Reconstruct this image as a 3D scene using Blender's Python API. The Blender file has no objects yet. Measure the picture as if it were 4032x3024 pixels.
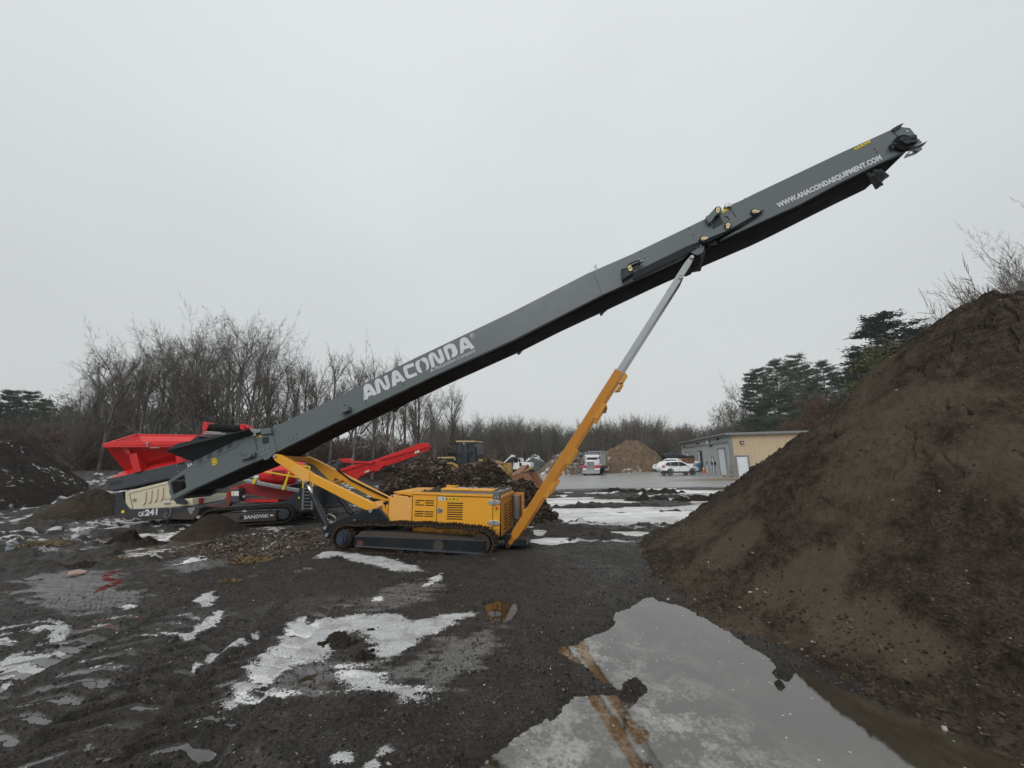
import bpy, bmesh, math, random
import numpy as np
from mathutils import Vector, Matrix
from mathutils.geometry import tessellate_polygon

C = bpy.context.scene.collection
SC = bpy.context.scene
rad = math.radians
random.seed(7)

# ------------------------------------------------------------------ camera
CAM_H, PITCH, ROLL, FPX = 2.25, rad(11.0), rad(-1.0), 1512.0
cam = bpy.data.objects.new('camera', bpy.data.cameras.new('camera'))
C.objects.link(cam)
CM = Matrix.Rotation(math.pi / 2 + PITCH, 3, 'X') @ Matrix.Rotation(ROLL, 3, 'Z')
cam.matrix_world = Matrix.Translation((0, 0, CAM_H)) @ CM.to_4x4()
cam.data.sensor_width = 36.0
cam.data.lens = 36.0 * FPX / 4032.0
cam.data.clip_start = 0.05
cam.data.clip_end = 3000
SC.camera = cam

# ------------------------------------------------------------------ sky and sun
SUN_EL, SUN_ROT = rad(32), rad(200)
world = bpy.data.worlds.new('World')
SC.world = world
world.use_nodes = True
nt = world.node_tree
nt.nodes.clear()
def wn(t): return nt.nodes.new(t)
wo = wn('ShaderNodeOutputWorld'); bg = wn('ShaderNodeBackground')
sky = wn('ShaderNodeTexSky'); sky.sky_type = 'NISHITA'; sky.sun_disc = False
sky.sun_elevation = SUN_EL; sky.sun_rotation = SUN_ROT
hs = wn('ShaderNodeHueSaturation'); hs.inputs['Saturation'].default_value = 0.12; hs.inputs['Value'].default_value = 0.9
tc = wn('ShaderNodeTexCoord'); sp = wn('ShaderNodeSeparateXYZ')
rp = wn('ShaderNodeValToRGB')
rp.color_ramp.elements[0].position = 0.0; rp.color_ramp.elements[0].color = (.520, .545, .548, 1)
rp.color_ramp.elements[1].position = 1.0; rp.color_ramp.elements[1].color = (.78, .815, .835, 1)
e_ = rp.color_ramp.elements.new(.30); e_.color = (.555, .585, .592, 1)
e_ = rp.color_ramp.elements.new(.62); e_.color = (.655, .690, .708, 1)
nz = wn('ShaderNodeTexNoise'); nz.inputs['Scale'].default_value = 1.6; nz.inputs['Detail'].default_value = 2.5; nz.inputs['Roughness'].default_value = .45
mpn = wn('ShaderNodeMapping'); mpn.inputs['Scale'].default_value = (1, 1, 2.2)
mr = wn('ShaderNodeMapRange'); mr.inputs['From Min'].default_value = .3; mr.inputs['From Max'].default_value = .7
mr.inputs['To Min'].default_value = 9.7; mr.inputs['To Max'].default_value = 10.5
vm = wn('ShaderNodeVectorMath'); vm.operation = 'SCALE'
mx = wn('ShaderNodeMixRGB'); mx.inputs['Fac'].default_value = .88
L_ = nt.links.new
L_(tc.outputs['Generated'], sp.inputs[0]); L_(sp.outputs['Z'], rp.inputs['Fac'])
L_(tc.outputs['Generated'], mpn.inputs['Vector']); L_(mpn.outputs[0], nz.inputs['Vector'])
L_(nz.outputs['Fac'], mr.inputs['Value'])
L_(rp.outputs['Color'], vm.inputs[0]); L_(mr.outputs[0], vm.inputs['Scale'])
L_(sky.outputs['Color'], hs.inputs['Color']); L_(hs.outputs['Color'], mx.inputs['Color1']); L_(vm.outputs[0], mx.inputs['Color2'])
L_(mx.outputs['Color'], bg.inputs['Color']); bg.inputs['Strength'].default_value = .1
L_(bg.outputs[0], wo.inputs['Surface'])
sun = bpy.data.objects.new('sun', bpy.data.lights.new('sun', 'SUN')); C.objects.link(sun)
sun.data.energy = 1.1; sun.data.angle = rad(35); sun.data.color = (1, .97, .93)
# light comes from behind-left of the camera, high up
sun.rotation_euler = (rad(50), 0, rad(-25))
SC.view_settings.view_transform = 'Standard'
try: SC.view_settings.look = 'None'
except Exception: pass
SC.view_settings.exposure = 0.2
SC.view_settings.gamma = 1.0
SC.render.engine = 'CYCLES'
SC.cycles.max_bounces = 6
SC.cycles.transparent_max_bounces = 8
SC.cycles.volume_bounces = 1

# ------------------------------------------------------------------ where things stand
CP = Vector((0, 0, CAM_H))
def ray(px, py):
    return CM @ Vector(((px - 2016) / FPX, (1512 - py) / FPX, -1.0))
def at(px, py, Y):
    r = ray(px, py); return CP + r * (Y / r.y)
def ground(px, py, z=0.0):
    r = ray(px, py); return CP + r * ((z - CAM_H) / r.z)
ZR = {'1': (350, 1600, 2.4578), '2': (1000, 1600, 1.8433), '3': (1900, 1600, 1.58), '4': (2500, 400, 1.8433),
      '5': (1300, 1000, 1.58), '6': (0, 1100, 1.58), '7': (2600, 1500, 3.16), '8': (2700, 900, 1.3821),
      '9': (0, 2000, 1.106), '0': (2000, 2000, 1.0886), 'L': (1650, 1700, 3.6867), 'T': (2250, 1700, 3.6867),
      'H': (3300, 450, 5.53), 'G': (2700, 780, 6.1444), 'B': (1500, 1880, 3.4031), 'F': (0, 1700, 4.148), 'A': (1380, 1280, 4.0963), 's': (0, 0, 1.0)}
def Z(k, x, y):
    a = ZR[k]; return (a[0] + x / a[2], a[1] + y / a[2])
class Frame:
    """upright working frame: u along the thing, v away from us, z up"""
    def __init__(s, ox, oy, yaw):
        s.o = Vector((ox, oy, 0)); s.yaw = yaw
        s.U = Vector((math.cos(yaw), math.sin(yaw), 0)); s.V = Vector((-math.sin(yaw), math.cos(yaw), 0))
    def p(s, k, x, y, v=0.0):
        r = ray(*Z(k, x, y)); t = (v - (CP - s.o).dot(s.V)) / r.dot(s.V)
        w = CP + r * t - s.o
        return Vector((w.dot(s.U), v, w.z))
    def ps(s, k, pts, v=0.0): return [s.p(k, x, y, v) for x, y in pts]
    def loc(s, w):
        d = Vector(w) - s.o; return Vector((d.dot(s.U), d.dot(s.V), d.z))

# ------------------------------------------------------------------ mesh helpers
SPLIT = {'bolt', 'pivot_pin', 'track_roller', 'locking_bracket', 'cover_latch', 'drilled_hole', 'slot', 'mirror', 'cross_shaft', 'rail_bracket', 'guard_rail', 'cover_louvre', 'work_light', 'strut_pin',
         'arm_pin', 'door_panel', 'bucket_rib', 'body_rib', 'red_subframe', 'strut_crossbar', 'grille_bar', 'stake', 'arm_crossbar', 'weld_seam', 'panel_gap', 'scraper_blade', 'cab_window', 'window', 'scraper', 'screen_flange', 'lid_rail', 'panel_hole', 'beam_flange', 'fascia_band', 'hydraulic_hose', 'side_window', 'door_seam', 'boom_side', 'hopper_wall', 'lift_arm', 'drum_bracket', 'hinge_recess'}
class MB:
    def __init__(s): s.v = []; s.f = []; s.m = []; s.mi = 0
    def face(s, pts, mi=None):
        n = len(s.v); s.v += [tuple(p) for p in pts]; s.f.append(tuple(range(n, n + len(pts)))); s.m.append(s.mi if mi is None else mi)
    def raw(s, vs, fs):
        n = len(s.v); s.v += [tuple(p) for p in vs]; s.f += [tuple(i + n for i in f) for f in fs]; s.m += [s.mi] * len(fs)
    def box(s, c, size, R=None):
        c = Vector(c); h = Vector(size) / 2; vs = []
        for z in (-1, 1):
            for y in (-1, 1):
                for x in (-1, 1):
                    d = Vector((x * h.x, y * h.y, z * h.z)); d = R @ d if R else d; vs.append(c + d)
        s.raw(vs, [(0, 2, 3, 1), (4, 5, 7, 6), (0, 1, 5, 4), (2, 6, 7, 3), (0, 4, 6, 2), (1, 3, 7, 5)])
        return s
    def bx(s, x0, x1, y0, y1, z0, z1): return s.box(((x0 + x1) / 2, (y0 + y1) / 2, (z0 + z1) / 2), (x1 - x0, y1 - y0, z1 - z0))
    def prism(s, pts, vec):
        pts = [Vector(p) for p in pts]; n = len(pts)
        if isinstance(vec, (list, tuple)) and len(vec) == n and not isinstance(vec[0], (int, float)): q = [Vector(p) for p in vec]
        else: q = [p + Vector(vec) for p in pts]
        s.raw(pts + q, [tuple(range(n)), tuple(reversed(range(n, 2 * n)))] + [(i, i + n, (i + 1) % n + n, (i + 1) % n) for i in range(n)])
        return s
    def tube(s, pts, r, k=8, cap=True):
        pts = [Vector(p) for p in pts]; n = len(pts)
        rs = r if isinstance(r, (list, tuple)) else [r] * n
        base = len(s.v); ref = None
        for i, p in enumerate(pts):
            d = (pts[min(i + 1, n - 1)] - pts[max(i - 1, 0)]).normalized()
            if ref is None: ref = d.orthogonal().normalized()
            a = (ref - d * ref.dot(d)); a = a.normalized() if a.length > 1e-6 else d.orthogonal().normalized()
            ref = a; b = d.cross(a)
            for j in range(k):
                t = 2 * math.pi * j / k; s.v.append(tuple(p + (a * math.cos(t) + b * math.sin(t)) * rs[i]))
        for i in range(n - 1):
            for j in range(k):
                j2 = (j + 1) % k; A = base + i * k
                s.f.append((A + j, A + j2, A + k + j2, A + k + j)); s.m.append(s.mi)
        if cap:
            s.f.append(tuple(base + j for j in reversed(range(k)))); s.m.append(s.mi)
            s.f.append(tuple(base + (n - 1) * k + j for j in range(k))); s.m.append(s.mi)
        return s
    def beam(s, a, b, w, h, up=(0, 0, 1)):
        a = Vector(a); b = Vector(b); d = b - a; L = d.length; d.normalize()
        y = Vector(up).cross(d).normalized(); z = d.cross(y)
        R = Matrix((d, y, z)).transposed(); return s.box((a + b) / 2, (L, w, h), R)
    def tess(s, loops, depth=None):
        """flat sheet from outer loop and holes (3-D points), with thickness vec"""
        allp = [Vector(p) for l in loops for p in l]
        tris = tessellate_polygon([[Vector(p) for p in l] for l in loops])
        s.raw(allp, tris)
        if depth is not None:
            d = Vector(depth); s.raw([p + d for p in allp], [tuple(reversed(t)) for t in tris])
            for l in loops:
                n = len(l); l = [Vector(p) for p in l]
                s.raw(l + [p + d for p in l], [(i, i + n, (i + 1) % n + n, (i + 1) % n) for i in range(n)])
        return s
    def build(s, name, mats, parent=None, bevel=0, smooth=False, seg=2, fixn=True):
        if name in SPLIT and parent is not None:
            comps = s.pieces()
            if len(comps) > 1: return [c.build1(name, mats, parent, bevel, smooth, seg, fixn) for c in comps][0]
        return s.build1(name, mats, parent, bevel, smooth, seg, fixn)
    def pieces(s):
        par = list(range(len(s.v)))
        def fd(i):
            while par[i] != i: par[i] = par[par[i]]; i = par[i]
            return i
        for f in s.f:
            a = fd(f[0])
            for i in f[1:]: par[fd(i)] = a
        out = {}
        for f in s.f:
            c = out.setdefault(fd(f[0]), (MB(), {})); mb_, mp = c
            g = []
            for i in f:
                if i not in mp: mp[i] = len(mb_.v); mb_.v.append(s.v[i])
                g.append(mp[i])
            mb_.f.append(tuple(g)); mb_.m.append(0)
        return [c[0] for c in out.values()]
    def build1(s, name, mats, parent=None, bevel=0, smooth=False, seg=2, fixn=True):
        me = bpy.data.meshes.new(name); me.from_pydata(s.v, [], s.f)
        if not isinstance(mats, (list, tuple)): mats = [mats]
        for m in mats: me.materials.append(m)
        if len(mats) > 1: me.polygons.foreach_set('material_index', s.m)
        if fixn:
            bm = bmesh.new(); bm.from_mesh(me)
            if bevel: bmesh.ops.remove_doubles(bm, verts=bm.verts, dist=1e-5)
            bmesh.ops.recalc_face_normals(bm, faces=bm.faces); bm.to_mesh(me); bm.free()
        if smooth: me.polygons.foreach_set('use_smooth', [True] * len(me.polygons))
        me.update()
        o = bpy.data.objects.new(name, me); C.objects.link(o)
        if parent: o.parent = parent
        if bevel:
            b = o.modifiers.new('bevel', 'BEVEL'); b.width = bevel; b.segments = seg; b.limit_method = 'ANGLE'; b.angle_limit = rad(35)
            b.harden_normals = False
        return o
def tag(o, label=None, cat=None, group=None, kind=None):
    if label: o['label'] = label
    if cat: o['category'] = cat
    if group: o['group'] = group
    if kind: o['kind'] = kind
    return o
def empty(name, loc, yaw=0, label=None, cat=None, group=None):
    o = bpy.data.objects.new(name, None); C.objects.link(o); o.location = loc; o.rotation_euler = (0, 0, yaw); o.empty_display_size = .3
    return tag(o, label, cat, group)
def copy_tree(o, parent=None):
    c = o.copy(); C.objects.link(c); c.parent = parent
    for ch in [x for x in bpy.data.objects if x.parent == o]: copy_tree(ch, c)
    return c
def text_mesh(txt, size, bold=0.0, shear=0.0, spacing=1.0):
    cu = bpy.data.curves.new('t', 'FONT'); cu.body = txt; cu.size = size; cu.offset = bold; cu.shear = shear; cu.space_character = spacing
    cu.resolution_u = 3
    ob = bpy.data.objects.new('t', cu); C.objects.link(ob)
    dg = bpy.context.evaluated_depsgraph_get(); dg.update()
    me = ob.evaluated_get(dg).to_mesh()
    vs = [v.co.copy() for v in me.vertices]; fs = [tuple(p.vertices) for p in me.polygons]
    ob.evaluated_get(dg).to_mesh_clear()
    bpy.data.objects.remove(ob); bpy.data.curves.remove(cu)
    return vs, fs
def text_on(mb, txt, a, b, hvec, bold=0.0, lift=(0, -.004, 0), spacing=1.0):
    """lay the words from point a to point b; hvec is the vector of one capital's height"""
    vs, fs = text_mesh(txt, 1.0, bold, 0, spacing)
    x0 = min(v.x for v in vs); x1 = max(v.x for v in vs)
    caps = 0.70
    a = Vector(a); b = Vector(b); h = Vector(hvec); l = Vector(lift)
    mb.raw([a + (b - a) * ((v.x - x0) / (x1 - x0)) + h * (v.y / caps) + l for v in vs], fs)

# ------------------------------------------------------------------ value noise in numpy
def _hash(ix, iy, iz, seed):
    h = (ix.astype(np.int64) * 374761393 + iy.astype(np.int64) * 668265263 + iz * 2147483647 + seed * 1274126177) & 0xFFFFFFFF
    h = ((h ^ (h >> 13)) * 1103515245) & 0xFFFFFFFF
    h = ((h ^ (h >> 15)) * 2246822519) & 0xFFFFFFFF
    return ((h ^ (h >> 16)) & 0xFFFF) / 65535.0
def vnoise(x, y, seed=0):
    ix = np.floor(x); iy = np.floor(y); fx = x - ix; fy = y - iy
    ix = ix.astype(np.int64); iy = iy.astype(np.int64)
    sx = fx * fx * fx * (fx * (fx * 6 - 15) + 10); sy = fy * fy * fy * (fy * (fy * 6 - 15) + 10)
    a = _hash(ix, iy, 0, seed); b = _hash(ix + 1, iy, 0, seed); c = _hash(ix, iy + 1, 0, seed); d = _hash(ix + 1, iy + 1, 0, seed)
    return (a * (1 - sx) + b * sx) * (1 - sy) + (c * (1 - sx) + d * sx) * sy
def fbm(x, y, seed=0, octs=4, gain=.5):
    s = 0; a = 1; t = 0; c, sn = math.cos(.6), math.sin(.6)
    for i in range(octs):
        s = s + a * (vnoise(x, y, seed + i * 17) * 2 - 1); t += a; a *= gain
        x, y = (x * c - y * sn) * 2.03 + 3.1, (x * sn + y * c) * 2.03 + 1.7
    return s / t
def smooth(a, b, x):
    t = np.clip((x - a) / (b - a), 0, 1); return t * t * (3 - 2 * t)
def sdf(px, py, poly):
    """signed distance to a polygon, negative inside"""
    d = np.full(px.shape, 1e9); inside = np.zeros(px.shape, bool); n = len(poly)
    for i in range(n):
        x0, y0 = poly[i]; x1, y1 = poly[(i + 1) % n]
        ex, ey = x1 - x0, y1 - y0; wx, wy = px - x0, py - y0
        t = np.clip((wx * ex + wy * ey) / (ex * ex + ey * ey + 1e-12), 0, 1)
        d = np.minimum(d, (wx - ex * t) ** 2 + (wy - ey * t) ** 2)
        c = ((y0 <= py) & (y1 > py)) | ((y1 <= py) & (y0 > py))
        with np.errstate(divide='ignore', invalid='ignore'):
            xi = x0 + (py - y0) / (y1 - y0 if y1 != y0 else 1e-12) * ex
        inside ^= c & (px < xi)
    return np.where(inside, -1, 1) * np.sqrt(d)
def gpoly(k, pts): return [tuple(ground(*Z(k, x, y)))[:2] for x, y in pts]

# ------------------------------------------------------------------ materials
def nmat(name):
    m = bpy.data.materials.new(name); m.use_nodes = True; t = m.node_tree; b = t.nodes['Principled BSDF']
    return m, t, b
def noise(t, scale, detail=3, rough=.5, coord='Object', vec=None, dist=0):
    n = t.nodes.new('ShaderNodeTexNoise'); n.inputs['Scale'].default_value = scale; n.inputs['Detail'].default_value = detail
    n.inputs['Roughness'].default_value = rough; n.inputs['Distortion'].default_value = dist
    if vec is None:
        tc = t.nodes.new('ShaderNodeTexCoord'); vec = tc.outputs[coord]
    t.links.new(vec, n.inputs['Vector']); return n.outputs['Fac']
def ramp(t, fac, stops):
    r = t.nodes.new('ShaderNodeValToRGB'); e = r.color_ramp.elements
    for i, (p, c) in enumerate(stops):
        q = e[i] if i < 2 else e.new(p)
        q.position = p; q.color = (*c, 1) if len(c) == 3 else c
    t.links.new(fac, r.inputs['Fac']); return r.outputs['Color']
def mixc(t, fac, a, b):
    m = t.nodes.new('ShaderNodeMixRGB')
    for i, x in ((0, fac), (1, a), (2, b)):
        if isinstance(x, bpy.types.NodeSocket): t.links.new(x, m.inputs[i])
        elif isinstance(x, (int, float)): m.inputs[i].default_value = x if i == 0 else (x, x, x, 1)
        else: m.inputs[i].default_value = (*x, 1)
    return m.outputs[0]
def mth(t, op, a, b=None, c=None):
    m = t.nodes.new('ShaderNodeMath'); m.operation = op
    for i, x in enumerate((a, b, c)):
        if x is None: continue
        if isinstance(x, bpy.types.NodeSocket): t.links.new(x, m.inputs[i])
        else: m.inputs[i].default_value = x
    return m.outputs[0]
def mrange(t, v, a, b, c, d, sm=False):
    m = t.nodes.new('ShaderNodeMapRange')
    if sm: m.interpolation_type = 'SMOOTHSTEP'
    t.links.new(v, m.inputs['Value'])
    for k, x in (('From Min', a), ('From Max', b), ('To Min', c), ('To Max', d)): m.inputs[k].default_value = x
    return m.outputs[0]
def bump(t, h, strength, dist, normal=None):
    b = t.nodes.new('ShaderNodeBump'); b.inputs['Strength'].default_value = strength; b.inputs['Distance'].default_value = dist
    t.links.new(h, b.inputs['Height'])
    if normal is not None: t.links.new(normal, b.inputs['Normal'])
    return b.outputs['Normal']
def paint(name, col, rough=.4, dirt=.25, dirtcol=(.05, .038, .028), metal=0, scale=2.5, spec=.5, chips=None, streak=False, bmp=.0, splash=None):
    """painted or bare metal with grime, faded patches and fine roughness variation"""
    m, t, b = nmat(name); tc = t.nodes.new('ShaderNodeTexCoord').outputs['Object']
    n1 = noise(t, scale, 6, .65, vec=tc); n2 = noise(t, scale * 9, 4, .6, vec=tc)
    base = mixc(t, mrange(t, n2, .35, .7, 0, .35), col, tuple(min(1, c * .82) for c in col))
    if streak:
        mp = t.nodes.new('ShaderNodeMapping'); mp.inputs['Scale'].default_value = (9, 9, .7); t.links.new(tc, mp.inputs['Vector'])
        n3 = noise(t, 1.3, 4, .6, vec=mp.outputs[0])
        base = mixc(t, mrange(t, n3, .52, .75, 0, .5), base, dirtcol)
    base = mixc(t, mrange(t, mth(t, 'ADD', mth(t, 'MULTIPLY', n1, .75), mth(t, 'MULTIPLY', n2, .25)), .5, .72, 0, dirt), base, dirtcol)
    if splash:
        sz = t.nodes.new('ShaderNodeSeparateXYZ'); t.links.new(tc, sz.inputs[0])
        hgt = mrange(t, sz.outputs['Z'], splash[0], splash[1], .42, -.25)
        sf_ = mrange(t, mth(t, 'ADD', hgt, mth(t, 'ADD', mth(t, 'MULTIPLY', n1, .5), mth(t, 'MULTIPLY', noise(t, 22, 5, .7, vec=tc), .5))), .60, .70, 0, .8)
        base = mixc(t, sf_, base, (.058, .044, .033))
    if chips: base = mixc(t, mrange(t, noise(t, scale * 5, 8, .7, vec=tc), .62, .68, 0, .9), base, chips)
    t.links.new(base, b.inputs['Base Color']); b.inputs['Metallic'].default_value = metal
    t.links.new(mrange(t, n1, .3, .7, rough * .8, min(1, rough * 1.45)), b.inputs['Roughness'])
    b.inputs['Specular IOR Level'].default_value = spec
    if bmp: t.links.new(bump(t, n2, bmp, .01), b.inputs['Normal'])
    return m
def plain(name, col, rough=.6, metal=0, spec=.5):
    m, t, b = nmat(name); n = noise(t, 6, 3)
    t.links.new(mixc(t, n, col, tuple(c * .8 for c in col)), b.inputs['Base Color'])
    b.inputs['Roughness'].default_value = rough; b.inputs['Metallic'].default_value = metal; b.inputs['Specular IOR Level'].default_value = spec
    return m
M = {}
M['slate'] = paint('slate_paint', (.118, .142, .150), .33, .10, (.06, .06, .058))
M['slate_dark'] = paint('slate_dark_paint', (.026, .032, .037), .5, .12, (.03, .027, .025), spec=.3)
M['belt'] = paint('rubber_belt', (.012, .011, .011), .8, .5, (.026, .019, .015), spec=.12)
M['black'] = paint('black_paint', (.009, .012, .016), .38, .2, (.030, .025, .021), spec=.35, splash=(-.2, .45))
M['rubber'] = plain('rubber', (.013, .013, .014), .75, spec=.2)
M['orange'] = paint('machine_yellow', (.80, .365, .022), .38, .14, (.35, .20, .07), splash=(.25, .95))
M['orange_leg'] = paint('strut_yellow', (.50, .200, .010), .42, .35, (.30, .13, .03), scale=2)
M['orange_worn'] = paint('machine_yellow_weathered', (.80, .40, .08), .5, .35, (.62, .36, .16), scale=3)
M['orange_deep'] = paint('machine_yellow_soiled', (.58, .25, .02), .45, .5, (.12, .07, .03), scale=3, streak=True)
M['track'] = paint('rusty_track', (.05, .035, .026), .75, .6, (.028, .021, .017), scale=6, bmp=.4, spec=.25)
M['mudcake'] = paint('caked_mud', (.075, .056, .042), .9, .5, (.04, .03, .024), scale=9, bmp=.8)
M['steel'] = paint('galvanised_steel', (.32, .34, .35), .38, .3, (.15, .15, .15), metal=.7, scale=4)
M['chrome'] = plain('chrome', (.75, .76, .78), .12, 1)
M['boltmetal'] = plain('zinc', (.45, .47, .48), .35, .6)
M['brass'] = paint('yellow_zinc', (.62, .52, .30), .35, .2, (.6, .3, .2), metal=.3, scale=20)
M['white_letter'] = plain('white_vinyl', (.70, .71, .76), .5)
M['white'] = paint('white_paint', (.78, .79, .79), .3, .15, (.35, .33, .3))
M['decal_yellow'] = paint('yellow_decal', (.72, .52, .03), .5, .3, (.4, .3, .05), scale=15)
M['yellow_rail'] = paint('yellow_rail_paint', (.80, .62, .03), .4, .2, (.3, .2, .05))
M['red'] = paint('red_paint', (.64, .014, .016), .38, .12, (.25, .02, .015))
M['red_dark'] = paint('dirty_red_paint', (.30, .010, .012), .5, .5, (.06, .02, .018), splash=(.3, 1.6))
M['cream'] = paint('cream_paint', (.66, .60, .44), .4, .35, (.38, .30, .18), streak=False, scale=4)
M['dgrey'] = paint('dark_grey_paint', (.05, .057, .068), .42, .2, (.05, .045, .04))
M['dgrey2'] = paint('dark_base_paint', (.022, .028, .036), .42, .35, (.045, .038, .032), splash=(.1, 1.1))
M['glass'] = plain('dark_glass', (.015, .02, .024), .08)
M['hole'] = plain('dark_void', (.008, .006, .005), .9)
M['exhaust'] = paint('brushed_muffler', (.30, .27, .24), .4, .4, (.12, .09, .07), metal=.6, scale=5)
M['hydraulic'] = paint('hydraulic_black_paint', (.012, .016, .024), .3, .25, (.04, .035, .03))
M['sprocket'] = paint('blue_black_paint', (.02, .035, .055), .4, .3, (.05, .04, .03))
# ================================================================== tracked stacking conveyor
FR = Frame(-2.3, 10.45, rad(-11.4))
ST = empty('tracked_stacking_conveyor', FR.o, FR.yaw, 'long slate grey stacking conveyor on black crawler tracks with a yellow engine box', 'stacking conveyor')
P = FR.p; PS = FR.ps
W = 1.20                               # boom width
TH = Vector((0, .02, 0))
# main boom side plates: top edge and bottom edge of the near plate, then the same at the far side
top_pts = [('1', 1600, 292), ('1', 1780, 205), ('5', 0, 910), ('5', 545, 640), ('5', 1130, 362), ('5', 1600, 122), ('5', 1880, 0), ('G', 470, 505)]
bot_pts = [('G', 1000, 800), ('G', 380, 1060), ('5', 2190, 28), ('5', 1700, 250), ('5', 1140, 533), ('5', 640, 760), ('5', 0, 1065), ('2', 165, 330), ('1', 1820, 440), ('1', 1700, 500)]
def near(l, v=0.0): return [P(k, x, y, v) for k, x, y in l]
main = near(top_pts) + [P('G', 660, 745)] + near(bot_pts) + [P('1', 1620, 420)]
mb = MB(); mb.prism([p + Vector((0, W, 0)) for p in main], -TH); mb.build('boom_plate', M['slate'], ST)
mb = MB(); mb.prism(main, TH)
# folded lips along both plate edges
def lip(mb, pts, w=.07, t=.012, side=1, dv=0.0):
    for a, b in zip(pts[:-1], pts[1:]):
        n = Vector((0, 1, 0)).cross(b - a).normalized() * t
        q = Vector((0, w * side, 0))
        o = Vector((0, dv, 0))
        mb.prism([a + o, b + o, b + o + q, a + o + q], n)
lip(mb, near(top_pts), .07, .012, 1, .021); lip(mb, near(bot_pts)[::-1], .09, .012, 1, .021)
mb.build('boom_plate', M['slate'], ST, bevel=.004, seg=1)
# head section
head = [P('G', 500, 500), P('G', 1110, 180), P('4', 860, 672), P('H', 0, 865), P('H', 1175, 325), P('H', 1515, 765), P('H', 0, 1505),
        P('4', 1200, 742), P('4', 620, 1005), P('G', 1380, 690), P('G', 1000, 800), P('G', 660, 745)]
mb = MB(); mb.prism([p + Vector((0, .004, 0)) for p in head], TH); mb.prism([p + Vector((0, W - .004, 0)) for p in head], -TH)
lip(mb, [P('G', 1110, 180), P('4', 860, 672), P('H', 0, 865), P('H', 1175, 325)], .08, .012, 1, .026)
lip(mb, [P('H', 1515, 765), P('H', 0, 1505), P('4', 1200, 742), P('4', 620, 1005)], .09, -.012, 1, .026)
mb.build('head_section', M['slate'], ST, bevel=.004, seg=1)
# underside: return belt with its guard tray; lower outline read at the far plate
under_n = [('1', 1000, 800), ('1', 1640, 530), ('2', 165, 330), ('5', 0, 1065), ('5', 640, 760), ('5', 1140, 533), ('5', 1700, 250), ('5', 2190, 28), ('4', 620, 1005), ('4', 1200, 742), ('H', 0, 1505), ('H', 1300, 880)]
under_f = [('1', 1040, 865), ('1', 1640, 670), ('2', 330, 385), ('5', 0, 1160), ('5', 640, 865), ('5', 1140, 628), ('5', 1700, 372), ('5', 2050, 205), ('4', 850, 1060), ('4', 1450, 760), ('4', 1740, 620), ('H', 1060, 1345)]
def zl(pts, v):
    l = sorted((P(k, x, y, v).x, P(k, x, y, v).z) for k, x, y in pts); return l
zn, zf = zl(under_n, 0), zl(under_f, W - .05)
us = np.linspace(zn[0][0], zn[-1][0] - .1, 60)
zn_i = np.interp(us, [a for a, b in zn], [b for a, b in zn]); zf_i = np.interp(us, [a for a, b in zf], [b for a, b in zf])
zf_i = np.minimum(zf_i, zn_i - .06)
mb = MB(); pan = MB()
for i in range(len(us) - 1):
    a, b = i, i + 1
    # sagging belt strands cross-section, a shallow trough
    prof = [(.10, .02), (.16, .85), (.45, 1.0), (W - .45, 1.0), (W - .16, .85), (W - .10, .02)]
    for (v0, k0), (v1, k1) in zip(prof[:-1], prof[1:]):
        q = [Vector((us[a], v0, zn_i[a] + (zf_i[a] - zn_i[a]) * k0)), Vector((us[b], v0, zn_i[b] + (zf_i[b] - zn_i[b]) * k0)),
             Vector((us[b], v1, zn_i[b] + (zf_i[b] - zn_i[b]) * k1)), Vector((us[a], v1, zn_i[a] + (zf_i[a] - zn_i[a]) * k1))]
        pan.face(q)
pan.build('return_belt', M['belt'], ST, smooth=False, fixn=False)
# carrying belt on top between the plates, troughed
tp = zl([('1', 1100, 500), ('1', 1600, 300), ('5', 0, 930), ('5', 545, 660), ('5', 1600, 142), ('G', 470, 525), ('4', 860, 700), ('H', 1175, 345)], 0)
u2 = np.linspace(tp[0][0], tp[-1][0] + .3, 30); z2 = np.interp(u2, [a for a, b in tp], [b for a, b in tp]) - .22
mb = MB()
for i in range(29):
    for (v0, d0), (v1, d1) in zip([(.03, .16), (.35, 0), (W - .35, 0)], [(.35, 0), (W - .35, 0), (W - .03, .16)]):
        mb.face([Vector((u2[i], v0, z2[i] + d0)), Vector((u2[i + 1], v0, z2[i + 1] + d0)), Vector((u2[i + 1], v1, z2[i + 1] + d1)), Vector((u2[i], v1, z2[i] + d1))])
mb.build('conveyor_belt', M['belt'], ST, fixn=False)
# return roller brackets, comb-edged
def comb(k, a, b, c, d):
    n0, n1, f1, f0 = P(k, *a, .02), P(k, *b, .02), P(k, *c, W - .02), P(k, *d, W - .02)
    m = MB()
    for i in range(8):
        t0, t1 = i / 8, (i + .55) / 8
        m.prism([n0.lerp(f0, t0), n1.lerp(f1, t0), n1.lerp(f1, t1), n0.lerp(f0, t1)], (0, 0, .05))
    m.prism([n0.lerp(n1, 0), n0.lerp(n1, .45), f0.lerp(f1, .45), f0], (0, 0, .09))
    m.build('roller_bracket', M['slate_dark'], ST)
comb('5', (290, 925), (345, 905), (462, 945), (400, 985))
comb('5', (1098, 550), (1148, 530), (1210, 600), (1172, 630))
comb('5', (1640, 282), (1690, 255), (1722, 360), (1682, 388))
comb('4', (1735, 520), (1790, 500), (1850, 545), (1770, 600))
comb('4', (1690, 545), (1740, 530), (1808, 610), (1745, 640))
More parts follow.
